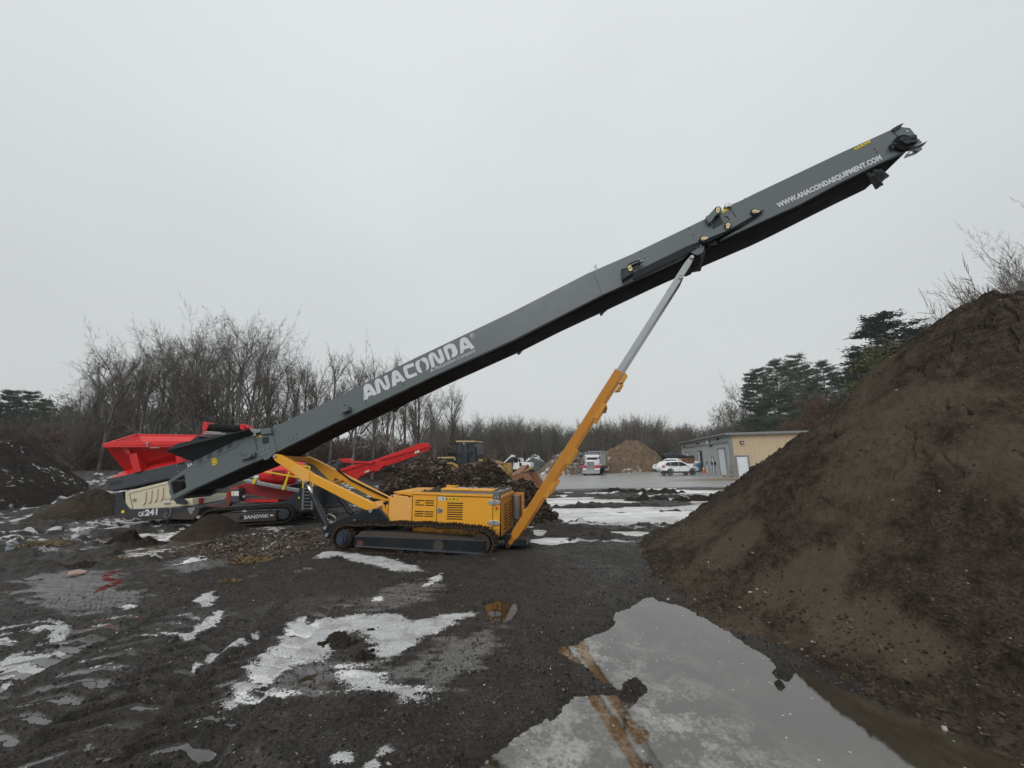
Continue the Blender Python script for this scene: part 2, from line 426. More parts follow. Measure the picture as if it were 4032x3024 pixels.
# tail section: near plate with square window
tail = [P('1', 765, 722), P('1', 1010, 555), P('1', 1440, 330), P('1', 1620, 290), P('1', 1700, 500), P('1', 1480, 590), P('1', 1000, 805), P('1', 808, 908)]
win = [P('1', 792, 736), P('1', 925, 655), P('1', 940, 790), P('1', 803, 862)]
mb = MB(); mb.tess([tail, win], (0, .02, 0)); mb.tess([[p + Vector((0, W - .02, 0)) for p in l] for l in (tail, win)], (0, .02, 0))
mb.prism([P('1', 765, 722), P('1', 808, 908), P('1', 822, 902), P('1', 780, 714)], (0, W, 0))
lip(mb, [P('1', 808, 908), P('1', 1000, 805), P('1', 1480, 590), P('1', 1700, 500)], .1, .012, 1, .021)
ts = mb.build('tail_section', M['slate'], ST, bevel=.004, seg=1)
mb = MB(); q0 = P('1', 870, 800, .15); mb.tube([(q0.x, .06, q0.z), (q0.x, W - .06, q0.z)], .24, 20)
mb.build('tail_drum', M['belt'], ts, smooth=False)
# slotted strip bolted on the tail plate
strip = [P('1', 1008, 535, -.012), P('1', 1440, 322, -.012), P('1', 1452, 378, -.012), P('1', 1020, 590, -.012)]
slots = []
for (x, y) in ((1078, 520), (1170, 475), (1272, 425), (1365, 378)):
    for k in range(4):
        xx, yy = x - 1, y - 21 + k * 13
        slots.append([P('1', xx - 25, yy + 16 - 4, -.012), P('1', xx + 25, yy - 10 - 4, -.012), P('1', xx + 25, yy - 4 - 4, -.012), P('1', xx - 25, yy + 22 - 4, -.012)])
mb = MB(); mb.tess([strip], (0, .012, 0)); sp_ = mb.build('slotted_strip', M['slate'], ts)
mb = MB()
for s_ in slots: mb.prism([p + Vector((0, -.002, 0)) for p in s_], (0, .006, 0))
mb.build('slot', M['hole'], sp_)
# flared feed hopper
mb = MB()
a, b, c, d = P('1', 1010, 540, .0), P('1', 742, 432, -.45), P('1', 1070, 288, -.25), P('1', 1550, 224, -.25)
e, f = P('1', 1592, 272, 0), P('1', 1440, 325, 0)
mb.prism([a, f, e, d, P('1', 860, 358, -.42), b], (0, .015, 0))
o_ = Vector((0, W, 0))
bb = [Vector((p.x, W - p.y, p.z)) for p in (a, f, e, d, P('1', 860, 358, -.42), b)]
mb.prism([p + Vector((0, .0, 0)) for p in bb], (0, .015, 0))
mb.prism([a, b, Vector((b.x, W - b.y, b.z)), Vector((a.x, W, a.z))], (.012, 0, .004))
mb.prism([P('1', 985, 330, .3), P('1', 1062, 278, .3), P('1', 1085, 292, .3), P('1', 1050, 330, .3)], (0, .6, 0))
mb.build('feed_hopper', M['slate_dark'], ST)
# joint plates and bolts at the chassis pivot
mb = MB()
jt = PS('1', [(1618, 292), (1650, 222), (1755, 208), (1818, 432), (1735, 510), (1700, 522), (1648, 480), (1632, 400)], -.025)
mb.prism(jt, (0, .045, 0)); mb.prism(PS('1', [(1655, 225), (1755, 208), (1762, 262), (1668, 272)], -.10), (0, .12, 0))
jp = mb.build('joint_plate', M['slate'], ST, bevel=.006)
mb = MB(); mb.prism(PS('1', [(1672, 318), (1690, 298), (1742, 300), (1745, 345), (1720, 362), (1682, 365)], -.028), (0, .01, 0)); mb.build('plate_recess', M['slate_dark'], jp)
mb = MB()
for (x, y) in ((1650, 433), (1690, 412), (1730, 395), (1668, 467), (1697, 452), (1730, 438)):
    q = P('1', x, y, -.045); mb.tube([q, q + Vector((0, .03, 0))], .021, 6)
mb.build('bolt', M['boltmetal'], jp)
def boxpart(name, k, pts, v, depth, mat, parent=ST, bevel=.008):
    m = MB(); m.prism(PS(k, pts, v), (0, depth, 0)); return m.build(name, mat, parent, bevel=bevel)
mb = MB(); mb.prism(PS('1', [(1555, 215), (1660, 228), (1655, 250), (1600, 262), (1570, 240)], -.12), (0, .3, 0))
q = P('1', 1602, 275, -.14); mb.tube([q, q + Vector((0, .2, 0))], .045, 12)
mb.build('transport_bracket', M['steel'], ST, bevel=.005)
mb = MB(); mb.prism(PS('1', [(1440, 432), (1530, 462), (1598, 445), (1595, 485), (1530, 505), (1460, 520), (1510, 480)], -.10), (0, .1, 0))
q = P('1', 1552, 474, -.16); mb.tube([q, q + Vector((0, .08, 0))], .055, 12); q = P('1', 1505, 468, -.12); mb.tube([q, q + Vector((0, .05, 0))], .025, 8)
mb.build('bearing_bracket', M['slate'], ST, bevel=.005)
mb = MB(); q = P('1', 1215, 535, -.004); mb.prism(PS('1', [(1185, 508), (1232, 495), (1243, 555), (1197, 574)], -.004), (0, .004, 0)); wd = mb.build('warning_decal', M['decal_yellow'], ts)
mb = MB()
for x, y in ((1203, 522), (1226, 515), (1208, 550), (1230, 543)):
    mb.prism(PS('1', [(x - 8, y + 9), (x, y - 9), (x + 8, y + 5)], -.006), (0, .001, 0))
mb.build('decal_symbol', M['black'], wd)
mb = MB(); mb.prism(PS('1', [(1618, 282), (1672, 278), (1668, 296), (1640, 300), (1622, 308)], -.03), (0, .004, 0)); mb.build('warning_decal', M['decal_yellow'], jp)
# small holes and bracket on the lower boom
mb = MB()
for (x, y) in ((1928, 307), (1970, 287), (2010, 268), (1950, 337), (1978, 322), (2008, 310)):
    q = P('1', x, y, -.004); mb.tube([q, q + Vector((0, .01, 0))], .017, 8)
for (k, x, y) in (('G', 85, 738), ('G', 182, 890), ('4', 395, 920), ('4', 424, 968), ('H', 797, 755), ('H', 847, 817), ('5', 455, 945), ('4', 70, 1138), ('4', 40, 1090)):
    q = P(k, x, y, -.004); mb.tube([q, q + Vector((0, .01, 0))], .016, 8)
mb.build('drilled_hole', M['hole'], ST)
mb = MB(); mb.prism(PS('5', [(45, 935), (62, 925), (80, 935), (82, 945), (110, 948), (115, 972), (72, 990), (55, 985)], -.16), (0, .16, 0)); mb.build('side_bracket', M['slate'], ST, bevel=.006)
mb = MB(); mb.prism(PS('6', [(1918, 780), (1932, 776), (1945, 800), (1922, 812)], .1), (0, .04, 0)); mb.build('edge_lug', M['slate_dark'], ST)
mb = MB(); mb.prism(PS('5', [(1642, 72), (1656, 64), (1668, 100), (1652, 108)], .1), (0, .06, 0)); q = P('5', 1650, 74, .09); mb.tube([q, q + Vector((0, .08, 0))], .03, 8); mb.build('edge_lug', M['steel'], ST)
# panel seams as real joint strips
mb = MB()
for k, a, b in (('G', (515, 500), (665, 745)), ('G', (1095, 220), (1090, 270)), ('G', (1095, 270), (1215, 450)), ('5', (1640, 118), (1690, 250)), ('A', (205, 1020), (255, 1300)), ('5', (455, 800), (450, 830)), ('H', (1175, 330), (1515, 765))):
    mb.beam(P(k, *a, -.003), P(k, *b, -.003), .005, .012, up=(0, 1, 0))
mb.build('weld_seam', M['slate_dark'], ST)
# fold cylinder on the boom: box, gland, hose
mb = MB(); mb.prism(PS('5', [(1810, 92), (1868, 78), (1885, 105), (1870, 128), (1818, 160)], -.16), (0, .16, 0)); fb = mb.build('fold_cylinder_mount', M['slate_dark'], ST, bevel=.01)
mb = MB(); q = P('5', 1866, 92, -.18)
for dx in (-8, 0, 8):
    q = P('5', 1866 + dx * .3, 88 + dx * .8, -.175); mb.tube([q, q + Vector((0, .01, 0))], .05, 12)
mb.build('pin_keeper', M['brass'], fb)
mb = MB(); pts = [P('5', x, y, -.12) for x, y in ((1850, 80), (1862, 62), (1895, 48), (1920, 40), (1938, 52), (1925, 66), (1900, 62), (1870, 76))]
mb.tube(pts, .018, 6); mb.beam(P('5', 1870, 80, -.1), P('5', 1925, 55, -.1), .05, .05); mb.build('hydraulic_hose', M['rubber'], ST, smooth=True)
q = P('5', 1925, 50, -.14); mb = MB(); mb.tube([q, P('5', 1950, 45, -.10)], .03, 8); q = P('5', 1915, 38, -.12); mb.tube([q, q + Vector((.05, 0, .02))], .022, 8); mb.build('hose_fitting', M['steel'], ST)
# recessed ledge along the lower boom near the strut, standing proud of the plate
led = [P('5', 1880, 118, -.09), P('5', 2212, -45, -.09), P('4', 500, 1003, -.09), P('G', 1000, 790, -.09), P('G', 1500, 500, -.09), P('G', 1900, 262, -.09)]
lw = [P('5', 1885, 158, -.05), P('5', 2180, 20, -.05), P('4', 480, 1042, -.05), P('G', 1000, 840, -.05), P('G', 1400, 650, -.05), P('G', 1830, 378, -.05)]
mb = MB()
for i in range(5): mb.prism([led[i], led[i + 1], lw[i + 1], lw[i]], (0, .05, 0))
mb.build('fold_stiffener', M['slate_dark'], ST)
mb = MB()
for i in range(2, 5): mb.prism([led[i] + Vector((0, 0, .16)), led[i + 1] + Vector((0, 0, .04 if i == 4 else .16)), led[i + 1], led[i]], (0, .05, 0))
mb.build('fold_link_plate', M['slate'], ST)
# hinge block and pins
mb = MB(); mb.prism(PS('G', [(490, 445), (560, 400), (690, 258), (825, 195), (865, 250), (865, 345), (720, 420), (640, 545), (560, 600)], -.13), (0, .11, 0))
mb.build('hinge_block', M['slate'], ST, bevel=.006)
mb = MB(); mb.prism(PS('G', [(650, 545), (790, 385), (925, 600), (665, 745)], -.004), (0, .003, 0)); mb.build('hinge_recess', M['slate_dark'], ST)
mb = MB(); mb.prism(PS('G', [(940, 440), (1010, 435), (1065, 520), (1050, 530), (1000, 455), (930, 455)], -.006), (0, .004, 0)); mb.build('hinge_recess', M['hole'], ST)
for x, y, a in ((785, 262, 255), (1030, 640, 255), (425, 975, 5), (1665, 315, -12)):
    m = MB(); q = P('G', x, y, -.15); dr = Vector((math.cos(rad(a)), 0, math.sin(rad(a))))
    pts = []
    for i in range(14):
        t = math.pi / 2 + math.pi * i / 13 + rad(a); pts.append(q + Vector((math.cos(t), 0, math.sin(t))) * .052)
    e0 = q + dr * .11; nn = Vector((-dr.z, 0, dr.x)) * .026
    m.prism(pts + [e0 - nn, e0 + nn], (0, .02, 0)); q2 = q + Vector((0, -.01, 0)); m.tube([q2, q + Vector((0, .01, 0))], .024, 10)
    pk = m.build('pin_keeper', M['brass'], ST, bevel=.003, seg=1)
    m = MB(); m.tube([q + Vector((0, .02, 0)), q + Vector((0, .16, 0))], .085, 18); m.build('pin_boss', M['slate_dark'], pk, smooth=False)
mb = MB(); q = P('G', 1060, 155, -.08); mb.tube([q, q + Vector((0, .16, 0))], .05, 14); q2 = P('G', 1000, 165, -.06); mb.tube([q2, q2 + Vector((0, .14, 0))], .06, 14)
mb.build('pivot_pin', M['chrome'], ST)
mb = MB(); mb.prism(PS('G', [(905, 270), (1000, 222), (1040, 255), (1030, 295), (880, 365), (878, 350)], -.004), (0, .003, 0)); mb.build('warning_decal', M['decal_yellow'], ST)
mb = MB(); mb.prism(PS('G', [(1105, 155), (1400, 25), (1425, -5), (1485, -8), (1480, 18), (1110, 185)], .02), (0, .1, 0)); mb.build('hinge_cover', M['slate'], ST, bevel=.01)
# strut carrier bracket under the boom
mb = MB(); mb.prism(PS('G', [(85, 1300), (100, 1250), (460, 1150), (420, 1310), (265, 1380)], -.02), (0, .03, 0))
mb.build('strut_bracket', M['slate'], ST, bevel=.005); mb = MB()
mb.prism([p + Vector((0, W, 0)) for p in PS('G', [(85, 1300), (100, 1250), (460, 1150), (420, 1310), (265, 1380)], -.02)], (0, .03, 0))
sb = mb.build('strut_bracket', M['slate'], ST, bevel=.005)
mb = MB()
for x, y in ((152, 1240), (262, 1185), (358, 1148)):
    q = P('G', x, y, -.045); mb.tube([q, q + Vector((0, .03, 0))], .03, 6)
mb.build('bolt', M['boltmetal'], sb)
q = P('4', 440, 1130, .1); q2 = P('4', 405, 1260, W - .1)
mb = MB(); mb.beam(P('4', 470, 1080, .05), P('4', 440, 1215, W), .25, .18); mb.build('cross_member', M['slate_dark'], ST)
mb = MB(); mb.beam(P('4', 560, 1030, .05), P('4', 545, 1120, W), .2, .1); mb.build('cross_member', M['slate_dark'], ST)
# head end: side plates, drum, scraper blades, motor
mb = MB()
hp = PS('H', [(1180, 330), (1370, 275), (1565, 300), (1680, 440), (1600, 500), (1350, 510), (1700, 545), (1760, 520), (1830, 620), (1700, 690), (1515, 765)], .0)
hole_c = P('H', 1517, 350, 0); hole = [hole_c + Vector((math.cos(t) * .026, 0, math.sin(t) * .026)) for t in [2 * math.pi * i / 12 for i in range(12)]]
up_ = PS('H', [(1180, 330), (1370, 275), (1565, 300), (1680, 440), (1640, 470), (1420, 540), (1330, 545)], 0)
mb.tess([up_, hole], (0, .02, 0)); mb.prism(PS('H', [(1330, 545), (1420, 540), (1500, 660), (1750, 525), (1830, 615), (1560, 745), (1515, 765)], 0), (0, .02, 0))
mb.build('head_plate', M['slate'], ST); mb = MB()
mb.prism([p + Vector((0, W, 0)) for p in PS('H', [(1180, 330), (1370, 275), (1565, 300), (1680, 440), (1750, 525), (1830, 615), (1515, 765)], 0)], (0, -.02, 0))
mb.build('head_plate', M['slate'], ST)
mb = MB(); mb.prism(PS('H', [(1175, 315), (1320, 230), (1435, 185), (1360, 290), (1210, 375)], -.03), (0, .05, 0)); mb.prism(PS('H', [(1515, 765), (1850, 625), (1945, 580), (1880, 660), (1560, 770)], -.02), (0, .06, 0)); mb.build('scraper_blade', M['slate_dark'], ST)
q = P('H', 1520, 560, -.12); q2 = P('H', 1430, 530, -.12)
mb = MB(); mb.tube([q, q + Vector((0, .14, 0))], .10, 16); mb.tube([q2, q2 + Vector((0, .14, 0))], .07, 12); mb.box(P('H', 1590, 600, -.06), (.2, .1, .12)); mb.box(P('H', 1600, 520, -.08), (.16, .1, .09)); mb.build('drive_motor', M['slate_dark'], ST, bevel=.01)
mb = MB(); mb.tube([q + Vector((-.05, .05, 0)), q + Vector((-.05, W - .02, 0))], .2, 24); mb.build('head_drum', M['belt'], ST)
mb = MB(); mb.prism(PS('H', [(1150, 640), (1230, 590), (1280, 645), (1200, 760)], -.10), (0, .1, 0)); q = P('H', 1245, 635, -.13); mb.tube([q, q + Vector((0, .05, 0))], .03, 8); mb.build('bearing_bracket', M['slate_dark'], ST, bevel=.01)
mb = MB()
mb.tess([PS('H', [(1480, 870), (1640, 730), (1800, 700), (1840, 760), (1690, 860), (1440, 950)], W - .05), PS('H', [(1500, 862), (1625, 785), (1650, 808), (1600, 850)], W - .05)], (0, .03, 0))
q = P('H', 1740, 760, W - .1); mb.tube([q, q + Vector((0, .1, 0))], .06, 12); mb.build('scraper_arm', M['slate'], ST)
mb = MB(); mb.prism(PS('H', [(350, 735), (650, 580), (690, 560), (710, 605), (400, 765), (365, 775)], -.002), (0, .002, 0)); wd = mb.build('warning_decal', M['decal_yellow'], ST)
mb = MB()
for i in range(4):
    x, y = 410 + i * 75, 725 - i * 36; mb.prism(PS('H', [(x - 20, y + 16), (x, y - 16), (x + 22, y + 2)], -.004), (0, .001, 0))
mb.build('decal_symbol', M['black'], wd)
# lettering
mb = MB()
AN = [
 ([(215,1215),(207,1020),(222,975),(255,950),(300,945),(335,968),(430,1105),(375,1145),(358,1120),(345,1128),(285,1150),(282,1190)], [(283,1038),(326,1072),(275,1092)]),
 ([(432,1112),(388,925),(400,880),(440,858),(478,865),(500,888),(560,975),(580,985),(585,968),(535,830),(592,800),(638,960),(636,1005),(605,1040),(565,1050),(530,1030),(455,905),(490,1085)], None),
 ([(674,995),(664,830),(668,772),(700,732),(745,730),(775,750),(888,892),(838,922),(815,898),(738,930),(740,968)], [(738,808),(782,852),(740,870)]),
 ([(1010,605),(1030,660),(925,700),(912,715),(940,800),(958,806),(1060,762),(1078,808),(960,860),(920,862),(890,835),(850,715),(850,680),(875,655)], None),
 ([(1128,770),(1090,755),(1062,700),(1045,645),(1050,600),(1090,565),(1128,555),(1112,605),(1115,660),(1130,700),(1160,758),(1150,770)], None),
 ([(1120,560),(1160,525),(1205,522),(1240,550),(1268,635),(1262,690),(1235,728),(1220,732),(1225,660),(1205,610),(1165,585)], None),
 ([(1312,692),(1255,520),(1262,478),(1300,445),(1345,442),(1375,470),(1420,540),(1440,545),(1447,525),(1402,402),(1458,382),(1518,540),(1512,585),(1475,618),(1430,622),(1400,600),(1320,490),(1365,665)], None),
 ([(1572,570),(1500,400),(1500,350),(1590,300),(1650,300),(1688,325),(1730,420),(1728,465),(1700,500),(1640,530),(1628,475),(1650,455),(1622,380),(1600,372),(1562,392),(1615,548)], None),
 ([(1774,468),(1762,300),(1765,240),(1800,205),(1850,196),(1885,215),(2003,365),(1945,392),(1920,365),(1830,398),(1818,445)], [(1828,268),(1878,322),(1838,335)]),
]
for outer, hole in AN:
    ls = [[P('A', x, y, -.004) for x, y in outer]]
    if hole: ls.append([P('A', x, y, -.004) for x, y in hole])
    mb.tess(ls)
c = P('A', 1965, 170, -.004)
ring = lambda r: [c + Vector((math.cos(t) * r, 0, math.sin(t) * r)) for t in [2 * math.pi * i / 20 for i in range(20)]]
mb.tess([ring(.062), ring(.052)])
text_on(mb, 'R', P('A', 1950, 188, 0), P('A', 1982, 175, 0), Vector((-.02, 0, .07)), .01)
mb.build('lettering', M['white_letter'], ST, fixn=False); mb = MB()
a, b = P('A', 1292, 762, 0), P('A', 2020, 425, 0); h = (P('A', 1345, 690, 0) - P('A', 1360, 735, 0))
text_on(mb, 'A McLanahan Company', a, b, (P('A', 1286, 712, 0) - P('A', 1296, 762, 0)), 0.0)
mb.build('lettering', M['white_letter'], ST, fixn=False); mb = MB()
a, b = P('4', 1040, 772, 0), P('4', 1795, 418, 0)
text_on(mb, 'WWW.ANACONDAEQUIPMENT.COM', a, b, (P('4', 1020, 738, 0) - P('4', 1036, 768, 0)) * 1.0, .05, spacing=1.04)
mb.build('lettering', M['white_letter'], ST, fixn=False)

# ---- telescopic struts, near and far leg
def strut(v):
    foot = P('2', 1846, 1010, v if v < .5 else .03); foot = Vector((foot.x, v, foot.z))
    topn = P('4', 412, 1132, .03); topv = Vector((topn.x, v, topn.z))
    d = (topv - foot).normalized(); n = Vector((-d.z, 0, d.x))
    join = P('5', 1808, 735, .03); L = (join - P('2', 1846, 1010, .03)).length
    jo = foot + d * L
    m = MB(); w0 = .14
    # two-piece yellow outer beam, tapering to the foot pin
    m.prism([foot - d * .06 + n * .045, foot + d * .35 + n * .11, jo + n * .115, jo - n * .11, foot + d * .35 - n * .10, foot - d * .06 - n * .045], (0, .17, 0))
    sl = m.build('strut_sleeve', M['orange_leg'], ST, bevel=.012)
    m = MB(); m.tube([foot + Vector((0, -.03, 0)), foot + Vector((0, .2, 0))], .05, 14); m.build('foot_pin', M['track'], sl)
    m = MB()
    for t in (.33, .52, .78):
        c = foot + d * L * t - n * .13 + Vector((0, .03, 0)); m.beam(c - d * .22, c + d * .22, .09, .10, up=n)
    m.prism([jo + d * .03 - n * .14 + Vector((0, -.02, 0)), jo - d * .02 - n * .24 + Vector((0, -.02, 0)), jo - d * .22 - n * .24 + Vector((0, -.02, 0)), jo - d * .3 - n * .13 + Vector((0, -.02, 0))], (0, .2, 0))
    m.build('locking_bracket', M['orange_deep'], sl, bevel=.006)
    m = MB(); i0 = jo - d * .3 + Vector((0, .025, 0)); i1 = topv - d * .0 + Vector((0, .025, 0))
    m.prism([i0 + n * .08, i1 + n * .08 - d * .2, i1 + n * .045 + d * .06, i1 - n * .045 + d * .06, i1 - n * .08 - d * .2, i0 - n * .08], (0, .12, 0))
    sr = m.build('strut_ram', M['steel'], ST, bevel=.008)
    m = MB()
    for q in (topv, topv - d * .55, topv - d * .62 - n * .03): m.tube([q + Vector((0, -.02, 0)), q + Vector((0, .17, 0))], .045 if q is topv else .03, 12)
    m.build('strut_pin', M['boltmetal'], sr)
strut(.0); strut(W + .02)
f = P('2', 1990, 780, .03)
mb = MB(); mb.beam(f + Vector((-.1, .15, 0)), f + Vector((-.1, W - .1, 0)), .12, .12)
f = P('5', 1700, 950, .03); mb.beam(f + Vector((0.05, .15, 0)), f + Vector((0.05, W - .1, 0)), .1, .1)
mb.build('strut_crossbar', M['orange_deep'], ST, bevel=.01)

# ---- yellow lift arms
def arm(pts, v, th, name='lift_arm', mat='orange'):
    m = MB(); m.prism(pts, (0, th, 0)); return m.build(name, M[mat], ST, bevel=.012)
na = arm(PS('2', [(133, 362), (150, 346), (190, 352), (300, 412), (405, 476), (425, 492), (862, 702), (888, 742), (870, 758), (805, 752), (400, 545), (372, 558), (352, 545), (240, 458), (150, 395)], -.02), -.02, .12)
ge = PS('2', [(300, 425), (400, 478), (402, 540), (372, 556), (355, 545), (258, 452)], -.035)
m = MB(); m.prism(ge, (0, .01, 0)); m.build('gusset', M['orange_worn'], na, bevel=.004)
m = MB(); q = P('2', 147, 362, -.06); m.tube([q, q + Vector((0, .2, 0))], .045, 14); q = P('2', 372, 545, -.05); m.tube([q, q + Vector((0, .18, 0))], .035, 12); m.build('arm_pin', M['boltmetal'], na)
fa = arm(PS('2', [(345, 366), (385, 362), (440, 385), (980, 660), (978, 690), (870, 668), (590, 520), (570, 545), (545, 540), (520, 512), (430, 425), (360, 395)], W - .1), W - .1, .12)
m = MB(); m.beam(P('2', 200, 375, .1), P('2', 390, 385, W - .1), .14, .14); m.beam(P('2', 560, 562, .05), P('2', 640, 545, W - .05), .1, .1)
m.build('arm_crossbar', M['orange_deep'], ST, bevel=.01)
m = MB(); q0, q1 = P('2', 820, 705, .1), P('2', 960, 690, W - .1)
m.prism([q0, P('2', 880, 735, .1), P('2', 978, 700, W - .1), P('2', 930, 678, W - .1)], (0, 0, -.12)); m.build('arm_crossbar', M['orange_worn'], ST, bevel=.01)
m = MB()
for dz in (0, .05): m.tube([P('2', 600, 455 + dz * 100, W - .15), P('2', 700, 530 + dz * 100, W - .15), P('2', 860, 610 + dz * 100, W - .15), P('2', 968, 660 + dz * 100, W - .15)], .02, 6)
m.build('hydraulic_hose', M['rubber'], ST, smooth=True)
# ---- lift cylinders
def cyl(name_b, a, j, b, v):
    A, J, B = P('2', *a, v), P('2', *j, v), P('2', *b, v)
    m = MB(); m.tube([J, B], .085, 18); m.tube([J, J + (B - J).normalized() * .08], .10, 18); e = m.build('cylinder_barrel', M['hydraulic'], ST, smooth=False)
    m = MB(); m.tube([A, J + (B - J).normalized() * .1], .045, 14); m.build('piston_rod', M['chrome'], e, smooth=True)
cyl('a', (385, 555), (425, 640), (530, 868), .03); cyl('b', (560, 560), (618, 655), (712, 780), W - .1)
m = MB(); m.tube([P('2', x, y, -.05) for x, y in ((520, 805), (545, 778), (585, 800), (602, 832))], .018, 6); m.tube([P('2', x, y, -.02) for x, y in ((540, 790), (530, 800), (535, 820), (555, 830))], .012, 6); m.build('hydraulic_hose', M['steel'], ST, smooth=True)
# ---- chassis
m = MB(); fpl = [(503, 882), (530, 860), (700, 790), (880, 740), (970, 840), (970, 862), (780, 870), (640, 885), (572, 962), (530, 960), (505, 935)]
m.prism(PS('2', fpl, -.22), (0, .05, 0)); m.prism([p + Vector((0, W + .35, 0)) for p in PS('2', fpl, -.22)], (0, .05, 0))
m.prism([p + Vector((0, .05, 0)) for p in PS('2', [(560, 870), (760, 820), (930, 830), (960, 860), (620, 950)], -.22)], (0, W + .2, 0))
m.prism(PS('2', [(885, 745), (905, 740), (968, 815), (965, 845), (935, 820)], -.30), (0, .1, 0))
ch = m.build('chassis_frame', M['black'], ST, bevel=.01)
m = MB()
for x, y in ((843, 760), (513, 883), (725, 830), (525, 935)):
    q = P('2', x, y, -.27); m.tube([q, q + Vector((0, .08, 0))], .045 if x != 725 else .03, 14)
m.build('pivot_pin', M['boltmetal'], ch)
m = MB(); q0 = P('B', 500, 800, -.1); q1 = P('B', 1750, 830, -.1); m.bx(q0.x - 1.6, q1.x, .0, W, .28, .42)
m.bx(q1.x - .2, q1.x + .35, .0, W, .15, .32); m.build('chassis_beam', M['black'], ST, bevel=.01)
# ---- crawler tracks
def crawler(v0, v1, label):
    c0, c1 = P('2', 650, 960, v0), P('2', 1640, 1000, v0)
    ang = 0; R = .30
    zc0, zc1 = c0.z, c1.z; u0, u1 = c0.x, c1.x
    path = []
    n = 12
    dirv = Vector((u1 - u0, 0, zc1 - zc0)).normalized(); nn = Vector((-dirv.z, 0, dirv.x))
    A = Vector((u0, 0, zc0)); B = Vector((u1, 0, zc1)); L = (B - A).length
    N1 = 26
    for i in range(N1):
        t = i / N1; path.append(A.lerp(B, t) + nn * (R + .03 + .05 * math.sin(math.pi * t) - .03 * math.sin(5 * math.pi * t) ** 2))
    for i in range(n): a = math.pi / 2 - math.pi * i / n; path.append(B + dirv * math.cos(a) * (R + .02) + nn * math.sin(a) * R)
    for i in range(N1): path.append(B.lerp(A, i / N1) - nn * R)
    for i in range(n): a = -math.pi / 2 - math.pi * i / n; path.append(A + dirv * math.cos(a) * (R + .02) + nn * math.sin(a) * R)
    # resample at one shoe pitch
    pts = path + [path[0]]; ds = [0]
    for a, b in zip(pts[:-1], pts[1:]): ds.append(ds[-1] + (b - a).length)
    NS = 56; m = MB()
    def pt(s):
        s %= ds[-1]; i = max(k for k in range(len(ds)) if ds[k] <= s); i = min(i, len(pts) - 2)
        return pts[i].lerp(pts[i + 1], (s - ds[i]) / (ds[i + 1] - ds[i] + 1e-9))
    for k in range(NS):
        s = ds[-1] * k / NS; p = pt(s); q = pt(s + ds[-1] / NS * .9); d = (q - p).normalized(); c = (p + q) / 2 + Vector((0, (v0 + v1) / 2, 0))
        o = Vector((-d.z, 0, d.x))
        m.beam(c - d * .07, c + d * .07, v1 - v0, .025, up=o)
        for e in (-.05, .02): m.beam(c + d * e - d * .009 + o * .035, c + d * e + d * .009 + o * .035, v1 - v0 - .01, .045, up=o)
        m.beam(c - d * .075 - o * .03, c + d * .075 - o * .03, .16, .05, up=o)
    tr = m.build('crawler_track', M['track'], ST)
    m = MB(); m.prism([Vector((p.x, v0 + .0, p.z)) for p in PS('2', [(733, 940), (1675, 975), (1675, 1072), (733, 1020)], v0 + .0)], (0, .2, 0))
    fr = m.build('side_beam', M['black'], tr, bevel=.012)
    m = MB(); m.prism([Vector((p.x, v0 - .015, p.z)) for p in PS('2', [(733, 1008), (1675, 1065), (1675, 1078), (733, 1020)], v0 - .015)], (0, .02, 0)); m.prism([Vector((p.x, v0 - .01, p.z)) for p in PS('2', [(733, 938), (1675, 972), (1675, 980), (733, 946)], v0 - .01)], (0, .02, 0))
    m.build('beam_flange', M['dgrey'], fr)
    m = MB(); q = P('2', 1338, 1012, v0); m.tube([q + Vector((0, -.006, 0)), q + Vector((0, .02, 0))], .13, 24); m.build('access_cover', M['dgrey2'], fr)
    m = MB(); m.prism([Vector((p.x, v0 + .06, p.z)) for p in PS('2', [(740, 940), (780, 908), (1050, 915), (1400, 945), (1650, 968), (1660, 990), (740, 960)], v0 + .06)], (0, v1 - v0 - .1, 0)); m.build('caked_mud', M['mudcake'], tr)
    m = MB()
    m.tube([A + Vector((0, v0 + .0, 0)), A + Vector((0, v1, 0))], .21, 24)
    for k in range(12):
        a = 2 * math.pi * k / 12; m.box(A + Vector((math.cos(a) * .22, (v0 + v1) / 2, math.sin(a) * .22)), (.07, .1, .07))
    sp1 = m.build('sprocket', M['track'], tr)
    m = MB(); m.tube([A + Vector((0, v0 - .10, 0)), A + Vector((0, v0 + .02, 0))], .13, 20); m.tube([A + Vector((0, v0 - .15, 0)), A + Vector((0, v0 - .08, 0))], .085, 20)
    for k in range(8):
        a = 2 * math.pi * k / 8; q = A + Vector((math.cos(a) * .15, v0 - .02, math.sin(a) * .15)); m.tube([q - Vector((0, .04, 0)), q], .02, 6)
    m.tube([A + Vector((0, v0 - .03, 0)), A + Vector((0, v0, 0))], .18, 20)
    m.build('final_drive', M['sprocket'], sp1)
    m = MB(); m.tube([B + Vector((0, v0 + .05, 0)), B + Vector((0, v1 - .05, 0))], .23, 24); m.build('idler_wheel', M['track'], tr)
    m = MB()
    for x in (1055, 1205, 1358):
        q = P('2', x, 1058 + (x - 1055) * .05, v0); m.tube([Vector((q.x, v0 + .05, q.z)), Vector((q.x, v1 - .05, q.z))], .085, 14)
    m.build('track_roller', M['track'], tr)
crawler(-.62, -.22, ''); crawler(W + .25, W + .65, '')
m = MB(); m.prism(PS('2', [(750, 978), (790, 976), (790, 1010), (750, 1008)], -.625), (0, .004, 0)); m.build('maker_decal', M['red_dark'], ST)
